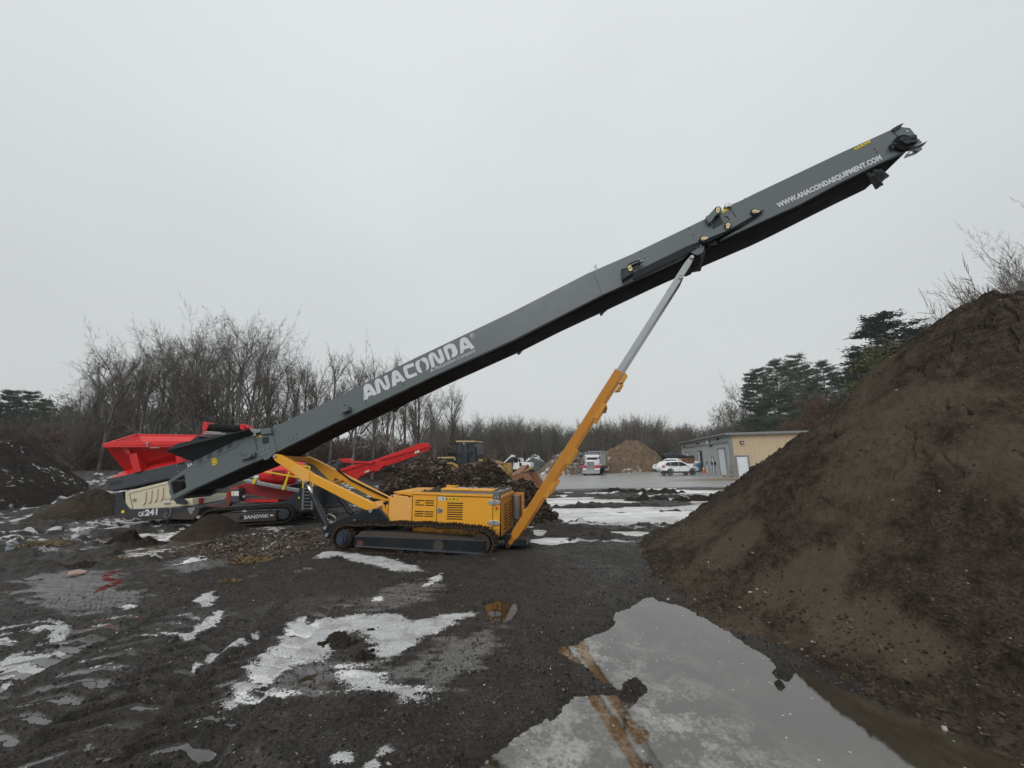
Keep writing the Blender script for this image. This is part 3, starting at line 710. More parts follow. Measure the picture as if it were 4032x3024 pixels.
# ---- engine box
V0, V1 = -.20, W + .05
TV = Vector((0, V1 - V0, 0))
body = PS('B', [(420, 250), (1500, 270), (1500, 790), (1340, 770), (1000, 640), (740, 640), (425, 632)], V0)
body_full = PS('B', [(425, 232), (800, 232), (1500, 262), (1600, 285), (1585, 800), (1490, 792), (1000, 765), (420, 730)], V0)
m = MB(); m.prism(body_full, TV); eb = m.build('engine_housing', M['orange'], ST, bevel=.008)
lo = PS('B', [(110, 262), (135, 235), (430, 262), (408, 618), (92, 610)], V0 - .0)
m = MB(); m.prism(lo, TV * .96); m.build('housing_panel', M['orange_worn'], eb, bevel=.015)
m = MB(); q = P('B', 152, 250, V0 - .006); m.tube([q, q + Vector((0, .02, 0))], .022, 8); q = P('B', 378, 258, V0 - .006); m.tube([q, q + Vector((0, .02, 0))], .022, 8); m.build('panel_hole', M['hole'], eb)
m = MB(); m.prism(PS('B', [(170, 190), (420, 192), (425, 250), (175, 208)], V0), (0, V1 - V0, 0))
m.build('housing_lid', M['orange'], eb, bevel=.006)
m = MB(); m.prism(PS('B', [(425, 200), (800, 208), (800, 235), (425, 228)], V0 - .03), TV + Vector((0, .04, 0))); m.build('housing_lid', M['orange'], eb, bevel=.006)
m = MB(); m.prism(PS('B', [(800, 212), (1500, 235), (1500, 262), (800, 242)], V0 - .03), TV + Vector((0, .06, 0))); m.build('housing_lid', M['orange'], eb, bevel=.006)
m = MB(); m.prism(PS('B', [(808, 178), (1505, 188), (1505, 232), (808, 210)], V0 + .03), TV - Vector((0, .06, 0)))
m.prism([P('B', 1505, 188, V0 + .03), P('B', 1600, 190, V0), P('B', 1600, 236, V0), P('B', 1505, 232, V0 + .03)], TV); m.build('lid_frame', M['exhaust'], eb)
m = MB(); m.prism(PS('B', [(805, 147), (1185, 158), (1185, 180), (805, 172)], V0 + .0), (0, .4, 0)); m.prism(PS('B', [(1195, 160), (1503, 166), (1503, 190), (1195, 182)], V0), (0, .4, 0)); m.build('lid_rail', M['orange'], eb, bevel=.008)
m = MB(); t0 = P('B', 500, 195, V0); t1 = P('B', 1590, 200, V0); m.bx(t0.x, t1.x, V0 + .1, V1 - .05, t0.z - .05, t0.z + .0)
rr = random.Random(3)
for i in range(260):
    x = rr.uniform(t0.x, t1.x); y = rr.uniform(V0 + .15, V1 - .1); s_ = rr.uniform(.02, .08); m.box((x, y, t0.z + s_ * .2), (s_, s_, s_ * .6), Matrix.Rotation(rr.uniform(0, 3), 3, 'Z'))
m.build('spilled_soil', M['mudcake'], eb)
m = MB(); m.prism(PS('B', [(870, 140), (880, 98), (1000, 108), (1045, 105), (1040, 115), (990, 128)], V0 + .5), (0, .02, 0)); m.build('lid_flap', M['orange'], eb)
# doors: thin raised panels with real gaps
def panel(name, pts, hole_slots=(), t=.014, parent=eb, mat='orange'):
    ls = [PS('B', pts, V0 - t)]
    for s_ in hole_slots: ls.append(PS('B', s_, V0 - t))
    m = MB(); m.tess(ls, (0, t - .002, 0)); return m.build(name, M[mat], parent)
def slot(x, y, w, h=15, sk=3): return [(x, y), (x + w, y + sk), (x + w + 4, y + sk + h / 2), (x + w, y + sk + h), (x, y + h), (x - 4, y + h / 2)]
s1 = [slot(462, 300, 115), slot(592, 304, 115), slot(462, 330, 55), slot(592, 334, 115), slot(462, 360, 115), slot(592, 364, 115)] + \
     [slot(455, 447, 115), slot(585, 452, 115), slot(453, 477, 115), slot(583, 482, 115), slot(451, 507, 115), slot(581, 512, 115), slot(447, 597, 115), slot(578, 602, 115)]
panel('service_door', [(430, 240), (748, 252), (738, 632), (415, 625)], s1)
s2 = [slot(890, 335 + 30.3 * i, 208, 16, 5) for i in range(8)]
s2 = [[(x - i * 1.1, y) for x, y in s] for i, s in enumerate(s2)]
panel('service_door', [(756, 252), (1498, 272), (1492, 668), (744, 632)], s2)
# dark interior seen through the slots
m = MB(); m.prism(PS('B', [(440, 280), (745, 290), (735, 625), (430, 618)], V0 - .0035), (0, .002, 0)); m.prism(PS('B', [(870, 320), (1110, 325), (1110, 585), (865, 575)], V0 - .0035), (0, .002, 0)); m.build('grille_backing', M['hole'], eb)
m = MB()
for a, b in (((752, 250), (740, 636)), ((1500, 262), (1492, 790)), ((1005, 645), (1492, 668)), ((424, 235), (410, 620)), ((756, 252), (1498, 270))):
    m.beam(P('B', *a, V0 - .008), P('B', *b, V0 - .008), .01, .012, up=(0, 1, 0))
m.build('panel_gap', M['hole'], eb)
m = MB(); m.prism(PS('B', [(755, 405), (795, 405), (828, 430), (825, 458), (800, 480), (752, 480)], V0 - .02), (0, .01, 0)); ha = m.build('door_latch', M['steel'], eb, bevel=.004)
m = MB(); q = P('B', 795, 440, V0 - .04); m.tube([q, q + Vector((0, .03, 0))], .03, 14); m.build('latch_knob', M['chrome'], ha, smooth=False)
for (x, y) in ((1515, 335), (1510, 612)):
    m = MB(); cc = P('B', x, y, V0 - .03); m.prism([cc + Vector((math.cos(t) * .17, 0, math.sin(t) * .062 * (1 if abs(math.cos(t)) < .9 else .8))) for t in [2 * math.pi * i / 16 for i in range(16)]], (0, .02, 0))
    m.tube([cc + Vector((0, -.012, -.06)), cc + Vector((0, -.012, .06))], .018, 8); m.build('door_hinge', M['boltmetal'], eb, bevel=.006)
m = MB(); m.prism(PS('B', [(1505, 185), (1592, 190), (1590, 298), (1508, 290)], V0 - .035), (0, .03, 0)); bk = m.build('corner_bracket', M['slate'], eb, bevel=.006)
m = MB()
for x in (1525, 1570): q = P('B', x, 270, V0 - .055); m.tube([q, q + Vector((0, .02, 0))], .022, 12)
m.build('bolt', M['boltmetal'], bk)
m = MB(); m.prism(PS('B', [(1524, 385), (1566, 388), (1564, 432), (1522, 428)], V0 - .02), (0, .02, 0)); sw = m.build('stop_switch', M['decal_yellow'], eb, bevel=.004)
m = MB(); q = P('B', 1545, 408, V0 - .045); m.tube([q, q + Vector((0, .03, 0))], .03, 14); m.build('stop_button', M['red'], sw)
m = MB(); m.prism(PS('B', [(1522, 442), (1566, 446), (1564, 492), (1520, 488)], V0 - .004), (0, .003, 0)); wd = m.build('warning_decal', M['decal_yellow'], eb)
m = MB(); m.prism(PS('B', [(1530, 455), (1556, 457), (1540, 466)], V0 - .006), (0, .001, 0)); m.prism(PS('B', [(1530, 472), (1556, 474), (1556, 479), (1530, 477)], V0 - .006), (0, .001, 0)); m.build('decal_symbol', M['black'], wd)
for i, (x0, x1, mt) in enumerate(((768, 806, 'white'), (812, 856, 'white'), (864, 900, 'decal_yellow'), (904, 950, 'decal_yellow'), (956, 996, 'decal_yellow'), (1002, 1046, 'decal_yellow'))):
    y0 = 258 + i * 2; m = MB(); m.prism(PS('B', [(x0, y0), (x1, y0 + 1), (x1, y0 + 48), (x0, y0 + 47)], V0 - .018), (0, .003, 0)); wd = m.build('warning_decal', M[mt], eb)
    m = MB(); xm = (x0 + x1) / 2; yy = y0 + 24
    if i == 0:
        for k in range(4): m.prism(PS('B', [(x0 + 4, y0 + 8 + k * 10), (x1 - 4, y0 + 8 + k * 10), (x1 - 4, y0 + 11 + k * 10), (x0 + 4, y0 + 11 + k * 10)], V0 - .020), (0, .001, 0))
        mm = 'dgrey'
    elif i == 1:
        m.prism(PS('B', [(xm + math.cos(t) * 15, yy + math.sin(t) * 18) for t in [2 * math.pi * k / 14 for k in range(14)]], V0 - .020), (0, .001, 0)); mm = 'blue'
    elif i == 4:
        m.prism(PS('B', [(xm + math.cos(t) * 12, yy + math.sin(t) * 14) for t in [2 * math.pi * k / 14 for k in range(14)]], V0 - .020), (0, .001, 0)); mm = 'black'
    else:
        o3 = [(xm - 16, yy + 14), (xm, yy - 17), (xm + 16, yy + 14)]; i3 = [(xm - 10, yy + 10), (xm, yy - 9), (xm + 10, yy + 10)]
        m.tess([PS('B', o3, V0 - .020), PS('B', i3, V0 - .020)]); m.prism(PS('B', [(xm - 2, yy - 4), (xm + 2, yy - 4), (xm + 2, yy + 8), (xm - 2, yy + 8)], V0 - .0202), (0, .0005, 0)); mm = 'black'
    if mm == 'blue' and 'blue' not in M: M['blue'] = plain('decal_blue', (.05, .2, .5), .5)
    m.build('decal_symbol', M[mm], wd)
# end face of the housing with grille
e0 = P('B', 1600, 285, V0); e1 = P('B', 1585, 800, V0)
ux = max(e0.x, e1.x) + .012
def EP(fv, fz): return Vector((ux, V0 + (V1 - V0) * fv, e1.z + (e0.z - e1.z) * fz))
m = MB(); outer = [EP(.02, .02), EP(.98, .02), EP(.98, .98), EP(.02, .98)]; hs_ = []
for i in range(9):
    for a, b in ((.2, .48), (.55, .85)):
        z0 = .12 + i * .082; hs_.append([EP(a, z0), EP(b, z0), EP(b, z0 + .036), EP(a, z0 + .036)])
m.tess([outer] + hs_, (.01, 0, 0)); m.build('end_grille', M['orange_deep'], eb)
m = MB(); m.prism([EP(.18, .1), EP(.87, .1), EP(.87, .9), EP(.18, .9)], (.004, 0, 0)); m.build('grille_backing', M['hole'], eb)
m = MB(); m.prism([EP(.0, 1.0), EP(1, 1.0), EP(1, 1.09), EP(0, 1.09)], (.03, 0, 0)); m.build('end_trim', M['orange_worn'], eb, bevel=.01)
# muffler beyond the end
q0 = P('B', 1812, 235, 1.2); q1 = P('B', 1805, 545, 1.2)
m = MB(); m.tube([q0, Vector((q0.x, q0.y, q1.z))], .14, 24); mf = m.build('muffler', M['exhaust'], ST, smooth=False)
m = MB(); m.tube([Vector((q0.x, q0.y, q1.z)), Vector((q0.x, q0.y, q1.z - .3))], .05, 12); m.tube([Vector((q0.x - .12, q0.y, q1.z - .1)), Vector((q0.x - .1, q0.y, q1.z - .35))], .02, 8)
m.tube([Vector((q0.x + .1, q0.y, q1.z)), Vector((q0.x + .1, q0.y, q1.z - .28))], .015, 8); m.bx(q0.x - .4, q0.x + .15, q0.y - .3, q0.y + .1, q1.z - .42, q1.z - .36); m.build('exhaust_pipe', M['exhaust'], mf)
m = MB(); m.bx(q0.x + .16, q0.x + .20, q0.y - .05, q0.y + .15, q1.z, q0.z + .06); m.bx(q0.x - .35, q0.x + .2, q0.y + .15, q0.y + .18, q0.z - .02, q0.z + .06); m.build('muffler_guard', M['orange_deep'], mf)
# small yellow control stand between arm and housing
m = MB(); m.prism(PS('B', [(20, 370), (95, 372), (90, 520), (60, 540), (15, 470)], .2), (0, .06, 0)); m.build('control_stand', M['orange'], ST, bevel=.01)
m = MB(); q = P('B', 60, 345, .2); m.tube([q - Vector((.05, 0, 0)), q + Vector((.05, 0, 0))], .035, 10); m.tube([q, q - Vector((0, 0, .1))], .015, 8); m.build('control_lever', M['rubber'], ST)
# ================================================================== red and dark grey screening machine
gs = ground(*Z('1', 1310, 1130))
FS = Frame(gs.x, gs.y, rad(9))
SQ = empty('screening_machine', FS.o, FS.yaw, 'red screening plant with flared hopper, cream engine cover and dark base behind the grey conveyor', 'screener')
P = FS.p; PS = FS.ps
SW = 2.4
def sheet(name, pts, th, mat, parent=SQ, bevel=.006):
    m = MB(); m.prism(pts, th); return m.build(name, M[mat], parent, bevel=bevel)
def tr(name, k, pts, v, depth, mat, parent=SQ, bevel=.01):
    m = MB(); m.prism(PS(k, pts, v), (0, depth, 0)); return m.build(name, M[mat], parent, bevel=bevel)
# hopper: sloped near wall, end walls, tall far wall, rim, posts
m = MB()
A0, A1 = P('1', 140, 375, -.55), P('1', 1075, 362, -.55)
B0, B1 = P('1', 345, 622, .15), P('1', 1075, 470, .15)
FV = 3.0
Fa, Fb = P('1', 455, 276, FV), P('1', 1095, 286, FV)
C0, C1 = Vector((B0.x + .2, 1.9, B0.z)), Vector((B1.x, 1.9, B1.z))
m.prism([A0, A1, B1, B0], (0, .03, 0)); m.prism([Fa, Fb, C1, C0], (0, .03, 0))
m.prism([A0, B0, C0, Fa], (.03, 0, 0)); m.prism([A1, B1, C1, Fb], (-.03, 0, 0))
hp = m.build('hopper', M['red'], SQ, bevel=.008)
m = MB()
for a, b in ((A0, A1), (A0, Fa), (Fa, Fb), (A1, Fb)): m.beam(a, b, .07, .09)
r1, r2 = P('1', 150, 392, -.58), P('1', 1050, 388, -.58); m.beam(r1, r2, .05, .05)
m.beam(P('1', 200, 352, -.2), P('1', 1060, 345, -.2), .03, .10)
m.build('hopper_rim', M['red'], hp, bevel=.008)
for pts in ([(385, 462), (462, 450), (505, 628), (432, 645)], [(835, 488), (900, 470), (912, 540), (850, 555)]):
    m = MB(); m.prism(PS('1', pts, -.42), (0, .35, 0)); m.build('hopper_post', M['red'], hp, bevel=.01)
m = MB(); m.prism(PS('1', [(300, 395), (385, 395), (400, 455), (470, 560), (430, 600), (345, 470)], -.45)[:3] + [P('1', 385, 470, -.45)], (0, .1, 0)); m.build('hopper_rib', M['red'], hp)
m = MB(); m.prism([P('1', 215, 696, -.3), P('1', 345, 620, .1), P('1', 940, 490, .1), P('1', 940, 530, -.3)], (0, 0, -.04)); m.build('hopper_apron', M['red'], hp, bevel=.005)
m = MB(); q = P('1', 567, 350, -.62); m.tube([q, P('1', 567, 395, -.62)], .02, 6); m.box(q, (.12, .04, .03)); m.build('hopper_latch', M['boltmetal'], hp)
m = MB(); m.prism(PS('1', [(592, 392), (682, 392), (680, 404), (592, 405)], -.60), (0, .006, 0)); m.build('name_plate', M['steel'], hp)
# feeder trough
fd = tr('feeder_trough', '1', [(170, 705), (940, 532), (1100, 520), (1100, 620), (760, 708), (240, 822), (178, 818)], -.35, 2.6, 'dgrey')
m = MB(); m.prism(PS('1', [(205, 738), (315, 715), (315, 745), (207, 768)], -.36), (0, .01, 0)); m.build('trough_vent', M['dgrey2'], fd)
m = MB(); m.prism(PS('1', [(225, 808), (760, 692), (760, 700), (228, 818)], -.37), (0, .02, 0)); m.build('trough_edge', M['dgrey2'], fd)
m = MB(); text_on(m, 'SA', P('1', 952, 588, -.36), P('1', 1010, 573, -.36), P('1', 950, 558, -.36) - P('1', 952, 588, -.36), .03); m.build('lettering', M['white_letter'], fd, fixn=False)
m = MB()
for x, y in ((845, 573), (860, 632), (935, 548), (545, 715)):
    q = P('1', x, y, -.37); m.tube([q, q + Vector((0, .02, 0))], .018, 8)
m.build('bolt', M['boltmetal'], fd)
# head drum with red brackets above the hopper
dv = 1.0
m = MB(); m.tube([P('1', 1135, 205, dv), P('1', 1470, 218, dv)], .155, 20); dr_ = m.build('conveyor_drum', M['belt'], SQ)
m = MB(); m.prism(PS('1', [(1107, 150), (1145, 152), (1150, 200), (1132, 232), (1097, 232), (1100, 190)], dv - .2), (0, .5, 0)); m.prism(PS('1', [(1098, 232), (1140, 232), (1136, 280), (1098, 280)], dv - .1), (0, .3, 0))
m.prism(PS('1', [(1462, 168), (1492, 170), (1500, 222), (1462, 222)], dv - .2), (0, .5, 0)); m.prism(PS('1', [(1492, 180), (1548, 190), (1555, 212), (1500, 215)], dv - .1), (0, .4, 0)); m.build('drum_bracket', M['red'], SQ, bevel=.01)
m = MB(); m.beam(P('1', 1140, 246, dv), P('1', 1300, 258, dv), .3, .06); m.beam(P('1', 1110, 262, dv - .1), P('1', 1330, 268, dv - .1), .05, .06); m.build('scraper', M['steel'], SQ)
# dark base body
bs = tr('base_body', '1', [(262, 832), (318, 826), (345, 930), (400, 995), (1052, 962), (1075, 985), (1050, 1060), (1008, 1100), (900, 1098), (560, 1085), (275, 1072), (247, 1035), (252, 930)], -.4, SW + .4, 'dgrey2', bevel=.03)
m = MB(); text_on(m, 'QE', P('1', 478, 1062, -.41), P('1', 537, 1057, -.41), P('1', 478, 1022, -.41) - P('1', 478, 1062, -.41), .03); text_on(m, '241', P('1', 540, 1058, -.41), P('1', 663, 1046, -.41), P('1', 546, 1000, -.41) - P('1', 542, 1056, -.41), .045)
m.build('lettering', M['white_letter'], bs, fixn=False)
m = MB(); q = P('1', 328, 1020, -.42); m.tube([q, q + Vector((0, .03, 0))], .055, 12); m.build('marker_light', M['yellow_rail'], bs)
m = MB(); m.prism(PS('1', [(955, 980), (1026, 976), (1024, 1005), (1005, 1008), (1002, 1038), (972, 1040), (968, 1008), (955, 1008)], -.41), (0, .006, 0)); m.build('maker_decal', M['steel'], bs)
m = MB(); m.tube([P('1', x, y, -.46) for x, y in ((778, 978), (792, 985), (795, 1020), (775, 1060), (748, 1085), (733, 1075), (738, 1045), (755, 1025))], .012, 6); m.build('loose_hose', M['steel'], bs, smooth=True)
m = MB(); q = P('1', 1057, 1072, -.42); m.tube([q, q + Vector((0, .08, 0))], .06, 12); m.build('coupling', M['boltmetal'], bs)
# cream engine cover with slanted louvres
ec = tr('engine_cover', '1', [(350, 830), (380, 818), (762, 724), (797, 905), (1003, 890), (1003, 960), (800, 976), (430, 1000), (382, 985), (352, 930)], -.38, SW + .3, 'cream', bevel=.02)
m = MB()
for i in range(4):
    x = 533 + i * 56; y0 = 828 - i * 14
    m.prism(PS('1', [(x - 5, y0), (x + 20, y0 - 6), (x + 12, y0 + 100), (x - 12, y0 + 132), (x - 20, y0 + 122), (x + 2, y0 + 95)], -.42), (0, .04, 0))
m.build('cover_louvre', M['cream'], ec, bevel=.012)
m = MB()
for a, b in (((392, 845), (762, 752)), ((392, 845), (428, 998)), ((725, 900), (800, 890))): m.beam(P('1', *a, -.386), P('1', *b, -.386), .008, .014, up=(0, 1, 0))
m.build('panel_gap', M['hole'], ec)
m = MB(); m.prism(PS('1', [(418, 898), (452, 888), (460, 915), (425, 922)], -.40), (0, .02, 0)); m.prism(PS('1', [(722, 938), (770, 930), (790, 936), (780, 944), (728, 948)], -.41), (0, .03, 0)); m.build('cover_latch', M['steel'], ec)
m = MB(); m.prism(PS('1', [(820, 905), (900, 900), (940, 930), (920, 950), (850, 945)], -.6), (0, .15, 0)); m.build('broken_flap', M['dgrey2'], ec)
# main chassis
cf = tr('chassis_frame', '1', [(1120, 1060), (1200, 985), (1500, 955), (1900, 925), (1975, 850), (2060, 775), (2212, 765), (2212, 1010), (1960, 1012), (1930, 990), (1250, 1010), (1100, 1085)], -.1, SW, 'dgrey2', bevel=.015)
m = MB(); q = P('1', 2033, 884, -.12); m.tube([q, q + Vector((0, .03, 0))], .04, 10); m.build('marker_light', M['yellow_rail'], cf)
m = MB(); m.prism(PS('2', [(250, 575), (330, 560), (560, 595), (632, 640), (632, 735), (350, 752), (240, 745)], .8), (0, 1.2, 0)); m.build('side_tank', M['dgrey2'], SQ, bevel=.02)
m = MB(); m.prism(PS('2', [(640, 725), (490, 730), (490, 712), (640, 700)], .75), (0, .1, 0)); m.build('step', M['dgrey'], SQ)
# red subframe pieces
m = MB()
m.prism(PS('1', [(1048, 888), (1086, 886), (1088, 975), (1050, 980)], .0), (0, .15, 0)); m.prism(PS('1', [(1086, 960), (1345, 948), (1345, 975), (1088, 978)], .0), (0, .15, 0))
m.prism(PS('1', [(1335, 820), (1375, 812), (1372, 930), (1350, 978), (1325, 975), (1322, 920)], -.05), (0, .2, 0))
m.build('red_subframe', M['red_dark'], SQ, bevel=.01)
m = MB(); m.beam(P('1', 1090, 905, .2), P('1', 1320, 893, .2), .06, .08); m.beam(P('1', 1500, 880, .5), P('1', 1960, 870, .5), .06, .05); m.beam(P('1', 1520, 905, .8), P('1', 1820, 905, .8), .05, .05); m.build('cross_shaft', M['steel'], SQ)
tr('control_box', '1', [(1370, 800), (1450, 795), (1455, 925), (1375, 930)], -.15, .5, 'dgrey')
m = MB(); m.prism(PS('1', [(1378, 822), (1450, 820), (1450, 866), (1380, 868)], -.16), (0, .006, 0)); dd = m.build('warning_decal', M['white'], SQ)
m = MB()
for x, y in ((1398, 832), (1398, 855)): m.prism(PS('1', [(x - 14, y + 8), (x, y - 9), (x + 14, y + 8)], -.165), (0, .002, 0))
m.build('decal_symbol', M['decal_yellow'], dd)
m = MB(); q = P('1', 1500, 873, -.1); m.tube([q, q + Vector((0, .1, 0))], .06, 12); m.build('gauge', M['steel'], SQ)
# screen box: long red body sloping down to the right under a grey rail
sb = tr('screen_box', '1', [(1440, 770), (1540, 735), (1960, 815), (1965, 880), (1900, 910), (1660, 870), (1470, 835)], .3, 1.6, 'red_dark')
m = MB(); m.prism(PS('1', [(1370, 790), (1440, 780), (1442, 800), (1372, 808)], -.1), (0, .4, 0)); m.prism(PS('1', [(1500, 905), (1830, 900), (1830, 925), (1500, 928)], .1), (0, .3, 0)); m.build('screen_flange', M['red'], sb)
m = MB(); m.beam(P('1', 1535, 720, .0), P('1', 2045, 818, .0), .25, .13); m.beam(P('1', 1545, 735, .0), P('1', 2040, 832, .0), .2, .03); m.build('screen_rail', M['steel'], SQ, bevel=.02)
# two red drum-like drive covers
for c, w, h, v in (((1840, 655), 330, 180, .5), ((1960, 600), 260, 150, 1.6)):
    m = MB(); x, y = c; q0 = P('1', x - w / 2, y, v); q1 = P('1', x + w / 2, y + 15, v); R_ = abs(P('1', x, y - h / 2, v).z - P('1', x, y, v).z)
    d = (q1 - q0)
    m.tube([q0, q0 + d * .08, q0 + d * .3, q0 + d * .7, q0 + d * .92, q1], [R_ * .72, R_ * .95, R_, R_, R_ * .95, R_ * .72], 24)
    dc = m.build('drive_cover', M['red'], SQ, smooth=True)
    m = MB(); m.tube([P('1', x - 65, y - 30, v - R_), P('1', x - 60, y + 30, v - R_ * 1.05), P('1', x - 10, y + 65, v - R_ * 1.05), P('1', x + 45, y + 55, v - R_ * 1.05), P('1', x + 60, y, v - R_)], .02, 6); m.box(P('1', x, y - 20, v - R_), (.45, .06, .14)); m.build('cover_fitting', M['red_dark'], dc)
# yellow guard rails
m = MB()
def rail(a, b, v=-.15, w=.05): m.beam(P('1', *a, v), P('1', *b, v), w, w)
rail((1690, 628), (1920, 668)); rail((1920, 668), (2100, 700)); rail((1990, 560), (2140, 585), .5); rail((1990, 590), (2140, 620), .5)
rail((2165, 700), (2165, 780), -.1); rail((2075, 700), (2072, 790), -.1)
m.build('guard_rail', M['yellow_rail'], SQ)
m = MB()
for a, b, c, d in (((1930, 632), (1942, 640), (1890, 808), (1865, 806)), ((1600, 690), (1625, 695), (1603, 750), (1577, 748)), ((2130, 582), (2142, 590), (2110, 690), (2095, 680))):
    m.prism(PS('1', [a, b, c, d], -.17), (0, .06, 0))
m.build('rail_bracket', M['yellow_rail'], SQ)
# ladder
m = MB(); vl = -.25
for a, b in (((360, 590), (352, 752)), ((424, 590), (420, 750))): m.beam(P('2', *a, vl), P('2', *b, vl), .045, .06)
for i in range(7):
    t = i / 6.6 + .03; m.beam(P('2', 360 - 8 * t, 592 + 160 * t, vl), P('2', 424 - 4 * t, 590 + 160 * t, vl), .05, .03)
m.build('ladder', M['steel'], SQ)
# crawler undercarriage with lettered side plate
uc = tr('track_side_plate', '1', [(1300, 1042), (1812, 1018), (1812, 1108), (1700, 1112), (1310, 1128)], -.45, .4, 'dgrey2')
m = MB(); text_on(m, 'SANDVIK', P('1', 1500, 1090, -.46), P('1', 1742, 1074, -.46), P('1', 1505, 1056, -.46) - P('1', 1503, 1088, -.46), .03, spacing=1.05); m.prism(PS('1', [(1752, 1048), (1788, 1046), (1788, 1062), (1752, 1064)], -.462), (0, .004, 0)); m.build('lettering', M['white_letter'], uc, fixn=False)
for vv in (-.42, SW - .5):
    m = MB()
    c0, c1 = P('1', 1170, 1085, vv), P('1', 1885, 1042, vv); Rr = .30
    pth = []
    d = (c1 - c0).normalized(); n = Vector((-d.z, 0, d.x))
    for i in range(24): pth.append(c0.lerp(c1, i / 24) + n * Rr)
    for i in range(10): a = math.pi / 2 - math.pi * i / 10; pth.append(c1 + d * math.cos(a) * Rr + n * math.sin(a) * Rr)
    for i in range(24): pth.append(c1.lerp(c0, i / 24) - n * Rr)
    for i in range(10): a = -math.pi / 2 - math.pi * i / 10; pth.append(c0 + d * math.cos(a) * Rr + n * math.sin(a) * Rr)
    for i in range(len(pth)):
        a, b = pth[i], pth[(i + 1) % len(pth)]; dd_ = (b - a).normalized(); oo = Vector((-dd_.z, 0, dd_.x)); c = (a + b) / 2 + Vector((0, .22, 0))
        m.beam(c - dd_ * .06, c + dd_ * .06, .44, .04, up=oo); m.beam(c - dd_ * .01, c + dd_ * .01, .42, .09, up=oo)
    m.build1('crawler_track', M['track'], SQ)
q = P('1', 1885, 1042, -.46); m = MB(); m.tube([q, q + Vector((0, .4, 0))], .19, 24); m.tube([q - Vector((0, .03, 0)), q], .10, 16); m.build('idler_wheel', M['dgrey'], SQ)
q = P('1', 1475, 1078, -.455); m = MB(); m.tube([q, q + Vector((0, .02, 0))], .07, 16); m.build('plate_hole', M['hole'], uc)
# side conveyor rising to the right
vc = 1.2
sc = tr('side_conveyor', '2', [(620, 462), (700, 430), (870, 392), (980, 350), (1165, 285), (1170, 272), (1268, 266), (1286, 300), (1240, 338), (900, 455), (770, 508), (755, 530), (735, 528), (720, 512), (690, 500)], vc, 1.0, 'red')
m = MB(); m.prism(PS('2', [(880, 390), (940, 405), (950, 425), (905, 470), (875, 472), (885, 430)], vc - .08), (0, .08, 0)); m.prism(PS('2', [(640, 390), (860, 405), (862, 418), (640, 408)], vc - .06), (0, .1, 0)); m.prism(PS('2', [(610, 382), (690, 378), (700, 388), (612, 394)], vc), (0, .6, 0)); m.build('conveyor_link', M['red'], sc, bevel=.01)
m = MB()
for i in range(14):
    t = i / 13; x, y = 660 + 560 * t, 470 - 165 * t; m.prism(PS('2', [(x, y - 12), (x + 7, y - 15), (x + 7, y + 30), (x, y + 33)], vc - .03), (0, .04, 0))
m.prism(PS('2', [(640, 462), (1270, 285), (1270, 292), (640, 470)], vc - .05), (0, .05, 0)); m.build('conveyor_rib', M['red'], sc)
m = MB(); m.prism(PS('2', [(1165, 328), (1200, 315), (1202, 335), (1168, 345)], vc - .055), (0, .004, 0)); m.prism(PS('2', [(802, 472), (838, 460), (838, 472), (804, 484)], vc - .055), (0, .004, 0)); m.build('maker_decal', M['cream'], sc)
m = MB(); m.beam(P('2', 1262, 270, vc + .5), P('2', 1325, 278, vc + .5), .5, .06); m.tube([P('2', 1285, 290, vc + .1), P('2', 1285, 290, vc + .9)], .14, 16); m.beam(P('2', 1250, 325, vc), P('2', 1060, 440, vc), .12, .08); m.beam(P('2', 1262, 345, vc + .6), P('2', 1000, 470, vc + .6), .12, .06); m.build('conveyor_end_drum', M['dgrey'], sc)
m = MB(); m.beam(P('2', 570, 440, vc), P('2', 640, 395, vc), .12, .14); m.beam(P('2', 540, 500, vc), P('2', 610, 440, vc), .1, .1); m.tube([P('2', 500, 480, vc), P('2', 530, 420, vc), P('2', 575, 395, vc), P('2', 610, 402, vc)], .03, 6); m.build('support_arm', M['dgrey'], SQ)
m = MB(); m.prism(PS('2', [(920, 470), (1050, 430), (1030, 475), (960, 480)], 1.5), (0, .8, 0)); m.build('chute', M['track'], sc)

# ================================================================== wheel loader behind the debris
gl = at(*Z('L', 700, 300), 29.0)
FL = Frame(gl.x, 29.0, rad(-14))
WL = empty('wheel_loader', FL.o, FL.yaw, 'yellow wheel loader with dark glass cab and rusty bucket behind the debris heaps', 'wheel loader')
P = FL.p; PS = FL.ps
def tl(name, k, pts, v, depth, mat, parent=WL, bevel=.02):
    m = MB(); m.prism(PS(k, pts, v), (0, depth, 0)); return m.build(name, M[mat], parent, bevel=bevel)
M['loader'] = paint('loader_yellow', (.36, .235, .07), .5, .45, (.20, .12, .05), scale=1.5)
M['loader_pale'] = paint('loader_yellow_faded', (.50, .37, .17), .5, .3, (.3, .2, .1), scale=1.5)
M['rust'] = paint('rusty_bucket_steel', (.22, .10, .05), .7, .6, (.13, .10, .085), scale=1.2, chips=(.30, .28, .26))
cab = tl('cab', 'L', [(545, 150), (795, 152), (838, 330), (842, 455), (700, 480), (560, 490), (515, 440), (520, 340)], 0, 1.7, 'black', bevel=.04)
tl('cab_roof', 'L', [(535, 130), (808, 130), (806, 152), (538, 154)], -.12, 1.95, 'loader_pale', cab)
m = MB(); m.prism(PS('L', [(552, 165), (618, 165), (622, 445), (555, 470)], -.015), (0, .012, 0)); m.prism(PS('L', [(634, 165), (705, 165), (712, 440), (636, 445)], -.015), (0, .012, 0)); m.prism(PS('L', [(718, 165), (790, 165), (826, 330), (826, 440), (720, 440)], -.015), (0, .012, 0)); M['cabglass'] = plain('cab_glass', (.04, .055, .07), .12); m.build('cab_window', M['cabglass'], cab)
